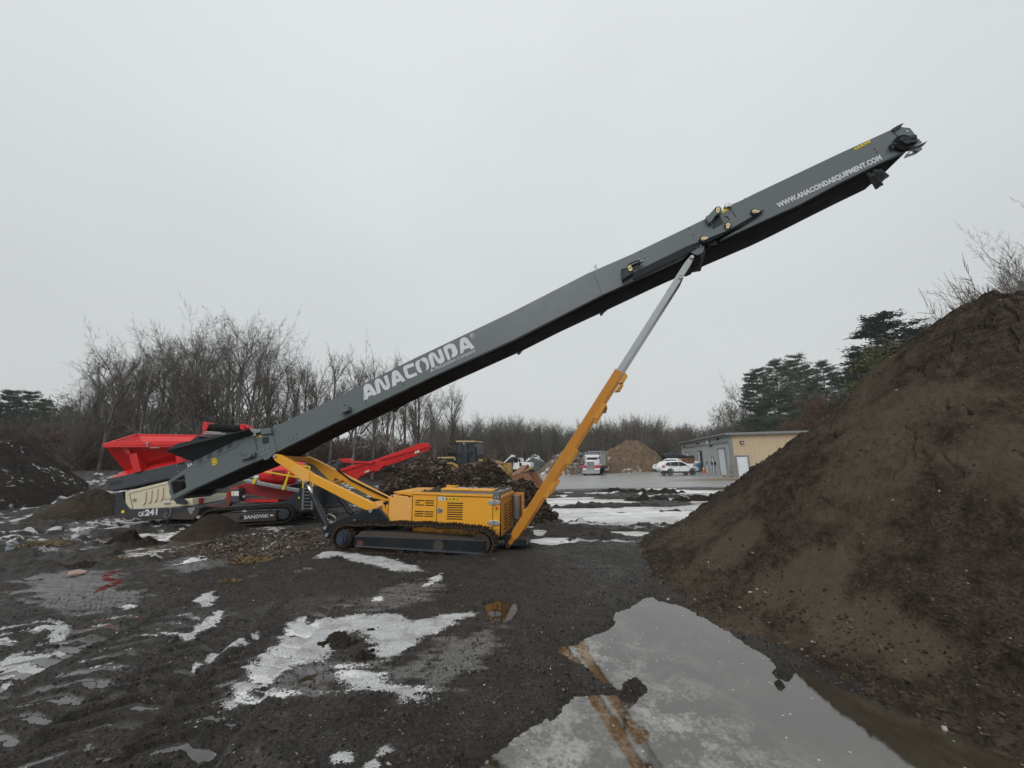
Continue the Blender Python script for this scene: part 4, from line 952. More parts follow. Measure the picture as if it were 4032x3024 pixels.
m = MB(); m.prism(PS('L', [(638, 165), (662, 165), (662, 178), (638, 178)], -.03), (0, .01, 0)); m.build('cab_sticker', M['white'], cab)
m = MB(); m.beam(P('L', 820, 220, -.1), P('L', 845, 440, -.1), .1, .1); m.prism(PS('L', [(700, 175), (722, 178), (725, 250), (700, 245)], -.5), (0, .1, 0)); m.prism(PS('L', [(508, 155), (528, 155), (526, 185), (510, 185)], -.3), (0, .1, 0)); m.beam(P('L', 722, 185, -.45), P('L', 770, 160, -.1), .03, .03); m.build('mirror', M['rubber'], cab)
m = MB()
def rl(pts, v=-.2):
    m.tube([P('L', x, y, v) for x, y in pts], .03, 6)
rl([(365, 355), (362, 240), (445, 238), (540, 320), (582, 335), (582, 365)]); rl([(440, 240), (440, 350)]); rl([(365, 290), (560, 330)]); rl([(365, 320), (520, 350)]); rl([(700, 440), (705, 330), (735, 292), (765, 292)]); rl([(712, 350), (745, 350), (765, 300)])
m.build('handrail', M['rubber'], WL)
tl('air_intake', 'L', [(425, 300), (490, 300), (500, 350), (415, 355)], .3, .5, 'rubber')
tl('engine_hood', 'L', [(0, 415), (220, 372), (520, 372), (530, 470), (300, 475), (60, 475), (0, 440)], -.05, 2.0, 'black')
tl('hood_trim', 'L', [(215, 372), (515, 360), (530, 412), (515, 415), (500, 388), (218, 392)], -.1, 2.1, 'loader_pale')
tl('hood_trim', 'L', [(-60, 410), (35, 398), (35, 418), (-60, 436)], -.1, 2.1, 'loader_pale')
m = MB(); m.prism(PS('L', [(205, 418), (262, 412), (262, 428), (245, 430), (247, 460), (282, 462), (282, 470), (225, 470), (222, 432), (205, 434)], -.08), (0, .02, 0)); m.build('lettering', M['white'], WL)
tl('fender', 'L', [(290, 468), (360, 445), (480, 442), (580, 500), (700, 490), (700, 530), (560, 535), (480, 475), (330, 465), (285, 490)], -.25, .6, 'loader')
tl('rear_frame', 'L', [(260, 470), (470, 470), (560, 560), (540, 800), (260, 800)], .1, 1.4, 'loader')
tl('front_frame', 'L', [(560, 490), (900, 450), (1000, 560), (1000, 800), (560, 800)], .5, .7, 'loader')
la = tl('lift_arm', 'L', [(855, 395), (960, 405), (1070, 425), (1140, 450), (1200, 510), (1262, 590), (1330, 690), (1290, 740), (1200, 660), (1100, 540), (1000, 515), (950, 440), (860, 430)], -.05, .2, 'loader')
m = MB(); m.prism([p + Vector((0, 1.5, 0)) for p in PS('L', [(855, 395), (1070, 425), (1140, 450), (1262, 590), (1330, 690), (1290, 740), (1100, 540), (950, 440)], -.05)], (0, .2, 0)); m.build('lift_arm', M['loader'], WL, bevel=.02)
q = P('L', 1108, 490, -.07); m = MB(); cc = [q + Vector((math.cos(t) * .30, 0, math.sin(t) * .26)) for t in [2 * math.pi * k / 20 for k in range(20)]]; ci = [q + Vector((math.cos(t) * .22, 0, math.sin(t) * .19)) for t in [2 * math.pi * k / 20 for k in range(20)]]
m.tess([cc, ci]); text_on(m, '20', q + Vector((-.16, 0, -.09)), q + Vector((.16, 0, -.09)), Vector((0, 0, .2)), .02, lift=(0, 0, 0)); m.build('lettering', M['white'], la, fixn=False)
m = MB(); m.tube([P('L', 950, 430, .7), P('L', 1230, 470, .7)], .09, 12); m.tube([P('L', 1180, 455, .7), P('L', 1290, 465, .7)], .05, 10); m.tube([P('L', x, y, .5) for x, y in ((960, 420), (1000, 390), (1060, 395), (1100, 430))], .03, 6); m.build('tilt_cylinder', M['rust'], WL)
tl('bucket_link', 'L', [(1270, 460), (1330, 450), (1345, 600), (1290, 620)], .5, .4, 'loader')
for x, v in ((330, -.35), (330, 1.5), (1010, -.35), (1010, 1.5)):
    q = P('L', x, 640, v); q.z = .82; m = MB(); m.tube([q, q + Vector((0, .1, 0)), q + Vector((0, .5, 0)), q + Vector((0, .6, 0))], [.72, .82, .82, .72], 28); wl = m.build('wheel', M['rubber'], WL)
    m = MB(); m.tube([q - Vector((0, .01, 0)), q + Vector((0, .2, 0))], .42, 20); m.build('rim', M['loader_pale'], wl)
# bucket, rolled slightly forward on the ground
m = MB()
bp = PS('L', [(1330, 640), (1480, 545), (1600, 540), (1560, 600), (1700, 780), (1750, 830), (1690, 855), (1560, 850), (1450, 790), (1340, 700)], 0)
b0, b1 = P('L', 1325, 650, -.9), P('L', 1600, 542, .9)
sidep = PS('L', [(1330, 650), (1470, 610), (1590, 600), (1740, 822), (1690, 858), (1560, 855), (1440, 790), (1350, 710)], -.9)
m.prism(sidep, (0, .04, 0)); m.prism([p + Vector((0, 2.9, 0)) for p in sidep], (0, .04, 0))
for a, b in zip(sidep[4:8] + [sidep[0]], sidep[5:8] + [sidep[0], sidep[1]]):
    n_ = Vector((0, 1, 0)).cross(b - a).normalized() * .04
    m.prism([a, b, b + Vector((0, 2.9, 0)), a + Vector((0, 2.9, 0))], n_)
m.prism([sidep[0], sidep[1], sidep[1] + Vector((0, 2.9, .55)), sidep[0] + Vector((0, 2.9, .55))], (0, 0, .05))
m.prism([sidep[2] + Vector((0, -.03, 0)), sidep[3] + Vector((0, -.03, 0)), sidep[3] + Vector((-.2, -.03, -.05)), sidep[2] + Vector((-.2, -.03, -.05))], (0, .05, 0))
m.build('bucket', M['rust'], WL, bevel=.015)
m = MB()
for i in range(5):
    t = i / 4; a = P('L', 1360 + 50 * i, 640 - 20 * i, -.7 + .5 * i); m.beam(a, a + Vector((.5, .3, .25)), .06, .12)
m.build('bucket_rib', M['loader'], WL)

# ================================================================== haul truck with white cab, far left of the yard
def wheelset(parent, lst, r, w, rimc='steel', rr=.55):
    for q in lst:
        q = Vector(q); m = MB(); m.tube([q - Vector((0, w / 2, 0)), q - Vector((0, w * .35, 0)), q + Vector((0, w * .35, 0)), q + Vector((0, w / 2, 0))], [r * .88, r, r, r * .88], 24)
        wh = m.build('wheel', M['rubber'], parent)
        m = MB(); m.tube([q - Vector((0, w / 2 + .015, 0)), q + Vector((0, w / 2 + .015, 0))], r * rr, 16)
        for k in range(5):
            a = 2 * math.pi * k / 5
            for s_ in (-1, 1): m.beam(q + Vector((0, s_ * (w / 2 + .02), 0)), q + Vector((math.cos(a) * r * rr * 1.08, s_ * (w / 2 + .02), math.sin(a) * r * rr * 1.08)), .03, r * .16, up=(0, 1, 0))
        m.build('rim', M[rimc], wh)
ga = at(*Z('L', 1430, 600), 46.0)
FH = Frame(ga.x, 46.0, rad(-12))
HT = empty('haul_truck', FH.o, FH.yaw, 'dark dump truck with white cab between the loader bucket and the grey stone heap', 'dump truck')
P = FH.p; PS = FH.ps
def th(name, k, pts, v, depth, mat, parent=HT, bevel=.03):
    m = MB(); m.prism(PS(k, pts, v), (0, depth, 0)); return m.build(name, M[mat], parent, bevel=bevel)
hc = th('cab', 'L', [(1362, 395), (1385, 388), (1468, 382), (1478, 450), (1620, 458), (1625, 510), (1600, 540), (1362, 545)], 0, 2.2, 'white')
th('bonnet', 'L', [(1480, 446), (1612, 450), (1625, 500), (1485, 490)], -.05, 2.2, 'white', hc)
m = MB(); m.prism(PS('L', [(1380, 398), (1435, 395), (1438, 445), (1378, 450)], -.02), (0, .02, 0)); m.prism(PS('L', [(1445, 395), (1468, 395), (1476, 440), (1446, 440)], -.02), (0, .02, 0)); m.prism(PS('L', [(1500, 492), (1600, 490), (1600, 512), (1500, 515)], -.06), (0, .02, 0)); m.build('window', M['glass'], hc)
m = MB(); m.prism(PS('L', [(1455, 450), (1486, 450), (1486, 500), (1455, 500)], -.5), (0, .1, 0)); m.build('mirror', M['rubber'], hc)
th('tipper_body', 'L', [(870, 390), (1040, 400), (1340, 395), (1360, 370), (1440, 375), (1440, 388), (1372, 400), (1340, 520), (1190, 560), (900, 520)], -.3, 2.8, 'black')
th('chassis_frame', 'L', [(1150, 540), (1620, 520), (1640, 560), (1600, 600), (1380, 590), (1150, 590)], .2, 1.9, 'black')
m = MB(); m.beam(P('L', 1195, 490, -.35), P('L', 1340, 350, -.35), .12, .12); m.build('exhaust_stay', M['white'], HT)
m = MB(); m.box(P('L', 1355, 350, .2), (.25, .3, .25)); m.box(P('L', 1380, 352, .8), (.22, .3, .22)); m.build('work_light', M['white'], HT)
wheelset(HT, [(P('L', x, 560, 0).x, y, .62) for x in (1080, 1200, 1560) for y in (.1, 2.1)], .62, .5, 'dgrey')

# ================================================================== white tractor with steel dump body
gt = ground(*Z('T', 300, 632))
FT = Frame(gt.x, gt.y, 0)
sc_ = gt.y / FPX / 3.6867
def TX(x, dy=0): return (at(*Z('T', x, 632), gt.y).x - gt.x)
DT = empty('dump_truck', gt, 0, 'white long-nosed dump truck with chrome grille, red fenders and steel tipping body', 'dump truck')
P = FT.p; PS = FT.ps
pz = lambda y: max(0.0, P('T', 300, y, 0).z)
def tp_(name, pts, v, depth, mat, parent=DT, bevel=.02):
    m = MB(); m.prism([Vector((p.x, p.y, p.z)) for p in PS('T', pts, v)], (0, depth, 0)); return m.build(name, M[mat], parent, bevel=bevel)
hood = tp_('hood', [(218, 440), (235, 428), (325, 428), (345, 445), (352, 545), (212, 545)], .05, 1.6, 'white')
gr = tp_('grille', [(222, 432), (332, 432), (332, 545), (222, 545)], -.03, .08, 'chrome', hood)
m = MB()
for i in range(9): x = 232 + i * 11.5; m.prism(PS('T', [(x, 440), (x + 3, 440), (x + 3, 540), (x, 540)], -.045), (0, .01, 0))
m.build('grille_bar', M['dgrey'], gr)
tp_('bumper', [(158, 550), (415, 548), (413, 606), (160, 610)], -.35, .3, 'chrome')
M['fender_red'] = paint('fender_red', (.42, .05, .08), .3, .2)
for x0, x1 in ((162, 224), (334, 420)):
    fdr = tp_('fender', [(x0, 500), (x0 + 18, 485), (x1 - 12, 485), (x1, 500), (x1, 530), (x0, 532)], -.1, 1.1, 'fender_red', bevel=.05)
    tp_('headlight', [(x0 + 2, 532), (x1 - 4, 532), (x1 - 6, 549), (x0 + 3, 549)], -.16, .15, 'white', fdr)
cabd = tp_('cab', [(215, 345), (228, 336), (398, 334), (410, 345), (412, 470), (405, 485), (222, 485), (218, 440)], 1.6, 1.5, 'white', bevel=.06)
tp_('windscreen', [(224, 374), (380, 372), (384, 404), (226, 408)], 1.57, .04, 'glass', cabd)
m = MB(); m.prism(PS('T', [(392, 362), (408, 362), (408, 400), (394, 400)], 1.57), (0, .04, 0)); m.build('side_window', M['glass'], cabd)
tp_('roof_marker', [(322, 322), (352, 322), (352, 334), (322, 334)], 1.8, .2, 'steel', cabd)
for x in (180, 425):
    m = MB(); m.prism(PS('T', [(x - 12, 360), (x + 12, 360), (x + 12, 400), (x - 12, 400)], 1.5), (0, .08, 0)); m.beam(P('T', x, 380, 1.54), P('T', 220 if x < 300 else 410, 385, 1.7), .03, .03); m.build('mirror', M['steel'], cabd)
for x in (205, 425):
    m = MB(); q = P('T', x, 290, 2.9); m.tube([q, Vector((q.x, q.y, 1.0))], .07, 10); m.build('exhaust_stack', M['chrome'], cabd)
for x in (205, 418):
    m = MB(); m.tube([P('T', x, 430, .9), P('T', x, 470, .9)], .19, 14); m.build('air_cleaner', M['chrome'], DT)
m = MB(); a = PS('T', [(235, 282), (485, 282)], 3.3); w0, w1 = a[0].x, a[1].x; zt, zb = a[0].z, 1.35
m.bx(w0, w1, 3.3, 3.35, zb, zt); m.bx(w0, w0 + .06, 3.3, 9.0, zb, zt - .1); m.bx(w1 - .06, w1, 3.3, 9.0, zb, zt - .1); m.bx(w0, w1, 8.95, 9.0, zb, zt - .1); m.bx(w0 + .05, w1 - .05, 3.3, 9.0, zb, zb + .08)
m.bx(w0 - .04, w1 + .04, 3.0, 3.34, zt - .15, zt - .02)
tb = m.build('tipper_body', M['steel'], DT, bevel=.01)
m = MB()
for k in range(6): y = 3.9 + k * .95; m.bx(w1, w1 + .05, y, y + .12, zb, zt - .1); m.bx(w0 - .05, w0, y, y + .12, zb, zt - .1)
m.build('body_rib', M['steel'], tb)
m = MB(); m.bx(w0 + .3, w1 - .3, 1.0, 9.0, .75, 1.1); m.build('chassis_frame', M['black'], DT)
m = MB(); m.tube([(w1 - .1, 2.4, .8), (w1 - .1, 3.6, .8)], .3, 16); m.build('fuel_tank', M['chrome'], DT)
for x in (190, 400): 
    q = P('T', x, 600, .4); m = MB(); m.tube([Vector((q.x - .15, .4, .5)), Vector((q.x + .15, .4, .5))], .5, 22); m.build('wheel', M['rubber'], DT)
for y in (5.2, 6.5, 7.8):
    for x in (w0 + .3, w1 - .3):
        m = MB(); m.tube([Vector((x - .28, y, .5)), Vector((x + .28, y, .5))], .5, 22); w_ = m.build('wheel', M['rubber'], DT)
        m = MB(); m.tube([Vector((x - .29, y, .5)), Vector((x + .29, y, .5))], .28, 16); m.build('rim', M['chrome'], w_)

# ================================================================== cars
def car_body(mb, prof, half, z_belt, inset):
    """loft a side outline: widths narrow above the belt line and at both ends"""
    L0, L1 = min(p[0] for p in prof), max(p[0] for p in prof)
    ring = []
    for s_ in (-1, -.82, .82, 1):
        pts = []
        for x, z in prof:
            w = half - inset * max(0, (z - z_belt)) / .65
            e = min(x - L0, L1 - x); w -= .16 * max(0, 1 - e / .5) ** 2
            zz = z
            if abs(s_) == 1: zz = z - .05 * (1 if z > 1.0 else .3 if z > .5 else -.4)
            pts.append((x, w * (s_ if abs(s_) < 1 else s_), zz))
        ring.append(pts)
    n = len(prof)
    vs = [p for r_ in ring for p in r_]; fs = [tuple(range(n)), tuple(reversed(range(3 * n, 4 * n)))]
    for a in range(3):
        for i in range(n): fs.append((a * n + i, a * n + (i + 1) % n, (a + 1) * n + (i + 1) % n, (a + 1) * n + i))
    mb.raw(vs, fs)
M['carpaint'] = paint('white_car_paint', (.80, .81, .82), .15, .06, (.4, .38, .35)); M['cladding'] = plain('black_cladding', (.03, .03, .032), .6)
M['tail'] = plain('tail_lamp_red', (.5, .02, .02), .2); M['lamp'] = plain('clear_lamp', (.6, .62, .65), .1)
def suv():
    g = ground(*Z('T', 1540, 628)); r = empty('white_suv', (g.x, g.y, 0), rad(4), 'clean white sport utility car parked side-on, nose towards the blue barrel', 'car')
    prof = [(-2.15, .55), (-2.28, .62), (-2.30, .85), (-2.22, 1.05), (-2.02, 1.28), (-1.82, 1.56), (-1.3, 1.66), (-.4, 1.68), (.35, 1.60), (.85, 1.36), (1.2, 1.08), (1.75, .98), (2.12, .86), (2.25, .68), (2.26, .5), (2.1, .38), (1.85, .34),
            (1.78, .52), (1.66, .66), (1.46, .74), (1.26, .66), (1.13, .52), (1.06, .30), (-.86, .30), (-.94, .52), (-1.07, .66), (-1.27, .74), (-1.47, .66), (-1.6, .52), (-1.68, .38), (-2.0, .40)]
    m = MB(); car_body(m, prof, .92, 1.0, .17); b = m.build('body', M['carpaint'], r, bevel=.03)
    for s_ in (-1, 1):
        def sp(x, z): return Vector((x, s_ * (.92 - .17 * max(0, z - 1.0) / .65 + .012), z))
        for nm, pts in (('side_window', [(-1.75, 1.18), (-1.55, 1.48), (-1.15, 1.53), (-1.15, 1.14)]), ('side_window', [(-1.09, 1.13), (-1.09, 1.53), (-.2, 1.55), (-.2, 1.08)]), ('side_window', [(-.14, 1.08), (-.14, 1.55), (.3, 1.50), (.95, 1.10)])):
            m = MB(); m.prism([sp(*p) for p in pts], (0, s_ * .006, 0)); m.build(nm, M['glass'], b)
        m = MB(); m.prism([sp(x, z) for x, z in ((-1.0, .30), (1.08, .30), (1.02, .46), (-.9, .46))], (0, s_ * .02, 0))
        for cx in (-1.27, 1.46):
            o = [(cx + math.cos(t) * .46, .40 + math.sin(t) * .44) for t in [math.pi * k / 12 for k in range(13)]]; i_ = [(cx + math.cos(t) * .38, .40 + math.sin(t) * .35) for t in [math.pi * k / 12 for k in range(12, -1, -1)]]
            m.tess([[sp(*p) + Vector((0, s_ * .012, 0)) for p in o + i_]])
        m.prism([sp(x, z) for x, z in ((-2.28, .42), (-1.72, .40), (-1.72, .56), (-2.26, .62))], (0, s_ * .015, 0)); m.prism([sp(x, z) + Vector((0, -s_ * .08, 0)) for x, z in ((1.9, .36), (2.24, .42), (2.26, .56), (1.9, .52))], (0, s_ * .1, 0)); m.build('cladding', M['cladding'], b)
        m = MB(); m.prism([sp(x, z) + Vector((0, -s_ * .05, 0)) for x, z in ((-2.27, 1.0), (-1.85, 1.02), (-1.9, 1.12), (-2.12, 1.2))], (0, s_ * .08, 0)); m.build('tail_light', M['tail'], b)
        m = MB(); m.prism([sp(x, z) + Vector((0, -s_ * .12, 0)) for x, z in ((1.85, .86), (2.2, .74), (2.18, .82), (1.9, .95))], (0, s_ * .14, 0)); m.build('headlight', M['lamp'], b)
        m = MB(); m.box((.85, s_ * 1.0, 1.1), (.14, .2, .12)); m.build('mirror', M['carpaint'], b, bevel=.02)
        m = MB()
        for a_, b_ in (((-1.12, .5), (-1.12, 1.12)), ((-.17, .46), (-.17, 1.06)), ((.98, .5), (.95, 1.05))): m.beam(sp(*a_), sp(*b_), .006, .012, up=(0, 1, 0))
        m.beam(sp(-.95, .92), sp(-.75, .92), .02, .03); m.beam(sp(.0, .9), sp(.2, .9), .02, .03); m.build('door_seam', M['dgrey'], b)
    for x in (-1.27, 1.46):
        for s_ in (-1, 1):
            q = Vector((x, s_ * .80, .345)); m = MB(); m.tube([q - Vector((0, .11, 0)), q - Vector((0, .08, 0)), q + Vector((0, .08, 0)), q + Vector((0, .11, 0))], [.31, .345, .345, .31], 26); w = m.build('wheel', M['rubber'], r)
            m = MB(); m.tube([q + Vector((0, -.10, 0)), q + Vector((0, .10, 0))], .05, 10)
            for k in range(5):
                a = 2 * math.pi * k / 5 + .3
                for e in (-1, 1): m.beam(q + Vector((0, e * .112, 0)), q + Vector((math.cos(a) * .23, e * .115, math.sin(a) * .23)), .012, .06, up=(0, 1, 0))
            for e in (-1, 1):
                o = [q + Vector((math.cos(t) * .25, e * .113, math.sin(t) * .25)) for t in [2 * math.pi * k / 20 for k in range(20)]]; i_ = [q + Vector((math.cos(t) * .21, e * .113, math.sin(t) * .21)) for t in [2 * math.pi * k / 20 for k in range(20)]]
                m.tess([o, i_])
            m.build('rim', M['chrome'], w)
    return r
suv()
def pickup():
    g = at(*Z('T', 1450, 575), 57.0); r = empty('white_pickup', (g.x, 56.0, 0), rad(-38), 'white pickup truck half hidden behind the white sport utility car', 'pickup truck')
    r.rotation_euler = (0, 0, rad(180 - 38))
    prof = [(-2.8, .5), (-2.85, .7), (-2.82, 1.15), (-.95, 1.15), (-.9, 1.75), (-.6, 1.88), (.6, 1.9), (1.0, 1.75), (1.45, 1.25), (2.4, 1.12), (2.7, .95), (2.75, .5), (2.3, .42), (2.15, .75), (1.8, .9), (1.45, .75), (1.3, .42), (-1.1, .42), (-1.3, .75), (-1.65, .9), (-2.0, .75), (-2.15, .45)]
    m = MB(); car_body(m, prof, 1.0, 1.15, .16); b = m.build('body', M['carpaint'], r, bevel=.03)
    for s_ in (-1, 1):
        m = MB()
        for pts in ([(-.75, 1.25), (-.7, 1.72), (.1, 1.76), (.1, 1.25)], [(.18, 1.25), (.18, 1.76), (.85, 1.7), (1.2, 1.25)]):
            m.prism([Vector((x, s_ * (1.012 - .16 * (z - 1.15) / .65), z)) for x, z in pts], (0, s_ * .006, 0))
        m.build('side_window', M['glass'], b)
    m = MB(); m.prism([Vector((1.10, -.72, 1.66)), Vector((1.10, .72, 1.66)), Vector((1.46, .8, 1.28)), Vector((1.46, -.8, 1.28))], (.02, 0, .02)); m.build('windscreen', M['glass'], b)
    m = MB(); m.bx(2.74, 2.78, -.7, .7, .6, .95); m.build('grille', M['cladding'], b)
    wheelset(r, [(x, y, .4) for x in (-1.65, 1.8) for y in (-.85, .85)], .4, .26)
pickup()
def trailer():
    g = at(*Z('T', 1650, 480), 60.0); r = empty('flatbed_trailer', (g.x, 60.0, 0), rad(-5), 'brown board-sided trailer under a dark tarpaulin, parked beside the far end of the building', 'trailer')
    m = MB(); m.bx(-2.4, 2.4, 0, 2.2, .75, 1.9); m.build('board_side', M['rust'], r, bevel=.02)
    m = MB()
    for i in range(9): m.bx(-2.4 + i * .58, -2.34 + i * .58, -.05, 0, .7, 1.92)
    m.build('stake', M['track'], r)
    m = MB()
    for i in range(12):
        x = -2.6 + i * .42; h = 2.25 + .25 * math.sin(i * .5 + .4); m.tube([(x, .1, 1.92), (x, .5, h), (x, 1.8, h), (x, 2.1, 1.92)], .25, 6)
    m.build('tarpaulin', M['black'], r)
    wheelset(r, [(x, y, .42) for x in (-.6, .6) for y in (.1, 2.1)], .42, .28)
trailer()
# ================================================================== workshop building
bc = ground(*Z('7', 918, 1192))                         # near corner
BU = Vector((.969, -.246, 0)).normalized()              # along the tan wall, to the right
BV = Vector((.246, .969, 0))                            # along the grey wall, away
FB = Frame(bc.x, bc.y, math.atan2(BU.y, BU.x))
BD = empty('workshop_building', FB.o, FB.yaw, 'long low metal workshop with tan corrugated end wall and grey clapboard side wall', 'building')
P = FB.p
HT_ = P('7', 870, 658, 0).z
HF = HT_ * .985
LEN, WID = 30.0, 26.0
M['tan'] = paint('tan_steel_cladding', (.54, .42, .285), .55, .22, (.32, .23, .15), scale=.8, streak=True)
M['grey_siding'] = paint('grey_siding', (.44, .445, .445), .6, .12, (.2, .2, .19), scale=.8)
M['trim'] = paint('grey_trim', (.20, .215, .22), .5, .15)
M['door_white'] = paint('white_door', (.70, .74, .78), .4, .12, (.4, .4, .38), scale=1)
# tan wall as ribbed sheet
m = MB(); pr = []
x = 0.25
while x < WID:
    for dx, dv in ((0, 0), (.22, 0), (.25, -.035), (.33, -.035), (.36, 0)):
        pr.append((x + dx, dv))
    x += .42
pr = [p for p in pr if p[0] < WID]
dx0, dx1, dz1 = P('7', 978, 1190).x, P('7', 1108, 1190).x, P('7', 1040, 945).z
for (a, va), (b, vb) in zip(pr[:-1], pr[1:]):
    m.face([(a, va, 0), (b, vb, 0), (b, vb, HF), (a, va, HF)])
m.build('corrugated_wall', M['tan'], BD, fixn=False)
m = MB(); m.bx(0, WID, .06, .3, 0, HF); m.bx(WID - .1, WID, .3, LEN, 0, HF); m.bx(0, WID, LEN, LEN + .2, 0, HF); m.build('wall', M['grey_siding'], BD)
# grey wall: lapped boards on the side facing the yard (u = 0 plane)
openings = []
def gw(k, x, y):
    """point on the grey wall (plane u = 0) -> (v, z)"""
    r = ray(*Z(k, x, y)); t = (FB.o - CP).dot(FB.U) / r.dot(FB.U); w = CP + r * t - FB.o; return (w.dot(FB.V), w.z)
m = MB(); nb = int(HF / .16)
for i in range(nb):
    z0, z1 = i * HF / nb, (i + 1) * HF / nb
    m.prism([(-.015 - .02, .25, z0), (-.015 - .02, LEN, z0), (-.002, LEN, z1), (-.002, .25, z1)], (.05, 0, 0))
m.build('clapboard_wall', M['grey_siding'], BD)
m = MB(); m.bx(-.10, .2, -.06, .24, 0, HF); m.build('corner_post', M['trim'], BD, bevel=.01)
m = MB(); m.bx(-.55, WID + .4, -.45, LEN + .4, HF, HF + .16); m.build('roof', M['trim'], BD, bevel=.01)
m = MB(); zt = gw('7', 850, 755)[1]; m.bx(-.13, -.045, .25, LEN, zt - .1, zt + .02); m.bx(-.2, -.045, .25, LEN, HF - .28, HF); m.build('fascia_band', M['trim'], BD)
m = MB(); m.bx(-.42, WID, -.46, -.30, HF - .06, HF + .05); m.build('gutter', M['trim'], BD)
def gdoor(name, xa, xb, yb, yt, mat='door_white', frame=.14):
    v0 = gw('7', xa, yb)[0]; v1 = gw('7', xb, yb)[0]; z1 = gw('7', xa, yt)[1]
    if v0 > v1: v0, v1 = v1, v0
    mm = MB(); mm.bx(-.12, -.03, v0 - frame, v0, 0, z1 + frame); mm.bx(-.12, -.03, v1, v1 + frame, 0, z1 + frame); mm.bx(-.12, -.03, v0, v1, z1, z1 + frame)
    fr = mm.build('door_frame', M['trim'], BD)
    mm = MB(); mm.bx(-.06, -.04, v0, v1, .02, z1)
    n = max(1, int(z1 / .5))
    for i in range(1, n): mm.bx(-.068, -.058, v0 + .02, v1 - .02, z1 * i / n - .012, z1 * i / n + .012)
    d = mm.build(name, M[mat], fr); return v0, v1, z1
gdoor('roll_door', 845, 765, 1175, 840); gdoor('roll_door', 372, 330, 1010, 892)
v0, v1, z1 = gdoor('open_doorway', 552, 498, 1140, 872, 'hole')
m = MB(); m.bx(-.062, -.05, v1 - (v1 - v0) * .38, v1, 0, z1); m.build('door_curtain', M['white'], BD)
gdoor('side_door', 692, 668, 1158, 950, frame=.06)
for x, y, s_ in ((655, 1025, .3), (692, 1025, .3), (588, 1018, .35)):
    v, z = gw('7', x, y); m = MB(); m.bx(-.22, -.04, v - s_ / 2, v + s_ / 2, z - s_ * .6, z + s_ * .6); m.build('wall_box', M['black'] if s_ < .32 else M['steel'], BD, bevel=.01)
v, z = gw('7', 596, 1100); m = MB(); m.tube([(-.12, v, 0), (-.12, v, 1.5)], .06, 8); m.build('conduit', M['white'], BD)
for x, y in ((750, 728), (660, 812), (492, 785), (322, 820)):
    v, z = gw('7', x, y); m = MB(); m.prism([(-.04, v - .12, z + .15), (-.45, v - .12, z + .15), (-.35, v - .12, z - .15)], (0, .24, 0)); m.build('flood_light', M['black'], BD)
v, z = gw('7', 606, 762); m = MB(); m.tube([(-.12, v, z), (-.3, v, z)], [.30, .26], 16); m.build('vent_cover', M['white'], BD)
v, z = gw('7', 630, 762); m = MB(); m.tube([(-.1, v, z), (-.1, v, z + .5)], .04, 6); m.build('conduit', M['dgrey'], BD)
# tan wall items
m = MB(); z1 = dz1; m.bx(dx0 - .17, dx0, -.10, .06, 0, z1 + .17); m.bx(dx1, dx1 + .17, -.10, .06, 0, z1 + .17); m.bx(dx0, dx1, -.10, .06, z1, z1 + .17); df = m.build('door_frame', M['trim'], BD, bevel=.01)
m = MB(); m.bx(dx0, dx1, -.07, -.045, .03, z1); do = m.build('door', M['door_white'], df)
m = MB(); w_ = (dx1 - dx0)
for i in range(2):
    for a, b in ((.08, .28), (.33, .62), (.67, .93)):
        xx = dx0 + w_ * (.12 + .44 * i); m.bx(xx, xx + w_ * .32, -.082, -.07, z1 * a, z1 * b)
m.build('door_panel', M['door_white'], do, bevel=.008)
m = MB(); m.tube([(dx0 + .12, -.07, 1.05), (dx0 + .12, -.16, 1.05)], .05, 8); m.build('handle', M['brass'], do)
q = P('7', 1010, 765); m = MB(); m.bx(q.x - .18, q.x + .18, -.22, -.04, q.z - .14, q.z + .14); wl = m.build('wall_lamp', M['black'], BD, bevel=.02)
m = MB(); m.bx(q.x - .11, q.x + .11, -.235, -.22, q.z - .10, q.z + .02); m.build('lamp_glass', M['lamp'], wl)
a, b = P('7', 1185, 1062, -.5), P('7', 1345, 1062, -.5)
m = MB(); m.bx(a.x, b.x, -1.5, -.5, .0, a.z); m.bx(a.x - .05, b.x + .1, -1.55, -.45, a.z, a.z + .06)
M['plywood'] = paint('weathered_plywood', (.25, .20, .13), .8, .3)
sh = m.build('bin_enclosure', M['plywood']); sh.location = FB.o; sh.rotation_euler = (0, 0, FB.yaw); tag(sh, 'low plywood bin enclosure against the tan wall beside the white door', 'enclosure')
m = MB(); m.bx(b.x - .05, b.x + .2, -.7, -.5, a.z + .06, a.z + .3); o = m.build('white_bucket', M['white'], None, bevel=.03); o.location = FB.o; o.rotation_euler = (0, 0, FB.yaw); tag(o, 'small white container on top of the plywood enclosure', 'container')

# ---------------------------------------------------------------- small things in the yard
g = ground(*Z('T', 1832, 582)); m = MB(); m.tube([(0, 0, 0), (0, 0, .02), (0, 0, .3), (0, 0, .32), (0, 0, .34), (0, 0, .62), (0, 0, .64), (0, 0, .66), (0, 0, .93), (0, 0, .95)], [.33, .35, .36, .38, .36, .36, .38, .36, .35, .33], 24)
M['blue_plastic'] = paint('blue_plastic', (.05, .17, .33), .45, .25, (.1, .12, .14), scale=3)
sc3 = 1.25
bar = empty('plastic_barrel', (g.x, g.y, 0), 0, 'blue plastic drum with rubbish in it, standing against the grey wall by the open doorway', 'barrel'); bar.scale = (sc3, sc3, sc3)
m.build('drum', M['blue_plastic'], bar)
m = MB()
rr = random.Random(4)
for i in range(12): m.box((rr.uniform(-.2, .2), rr.uniform(-.2, .2), .95 + rr.uniform(0, .15)), (.18, .14, .12), Matrix.Rotation(rr.uniform(0, 3), 3, 'X'))
m.build('rubbish', M['white'], bar)
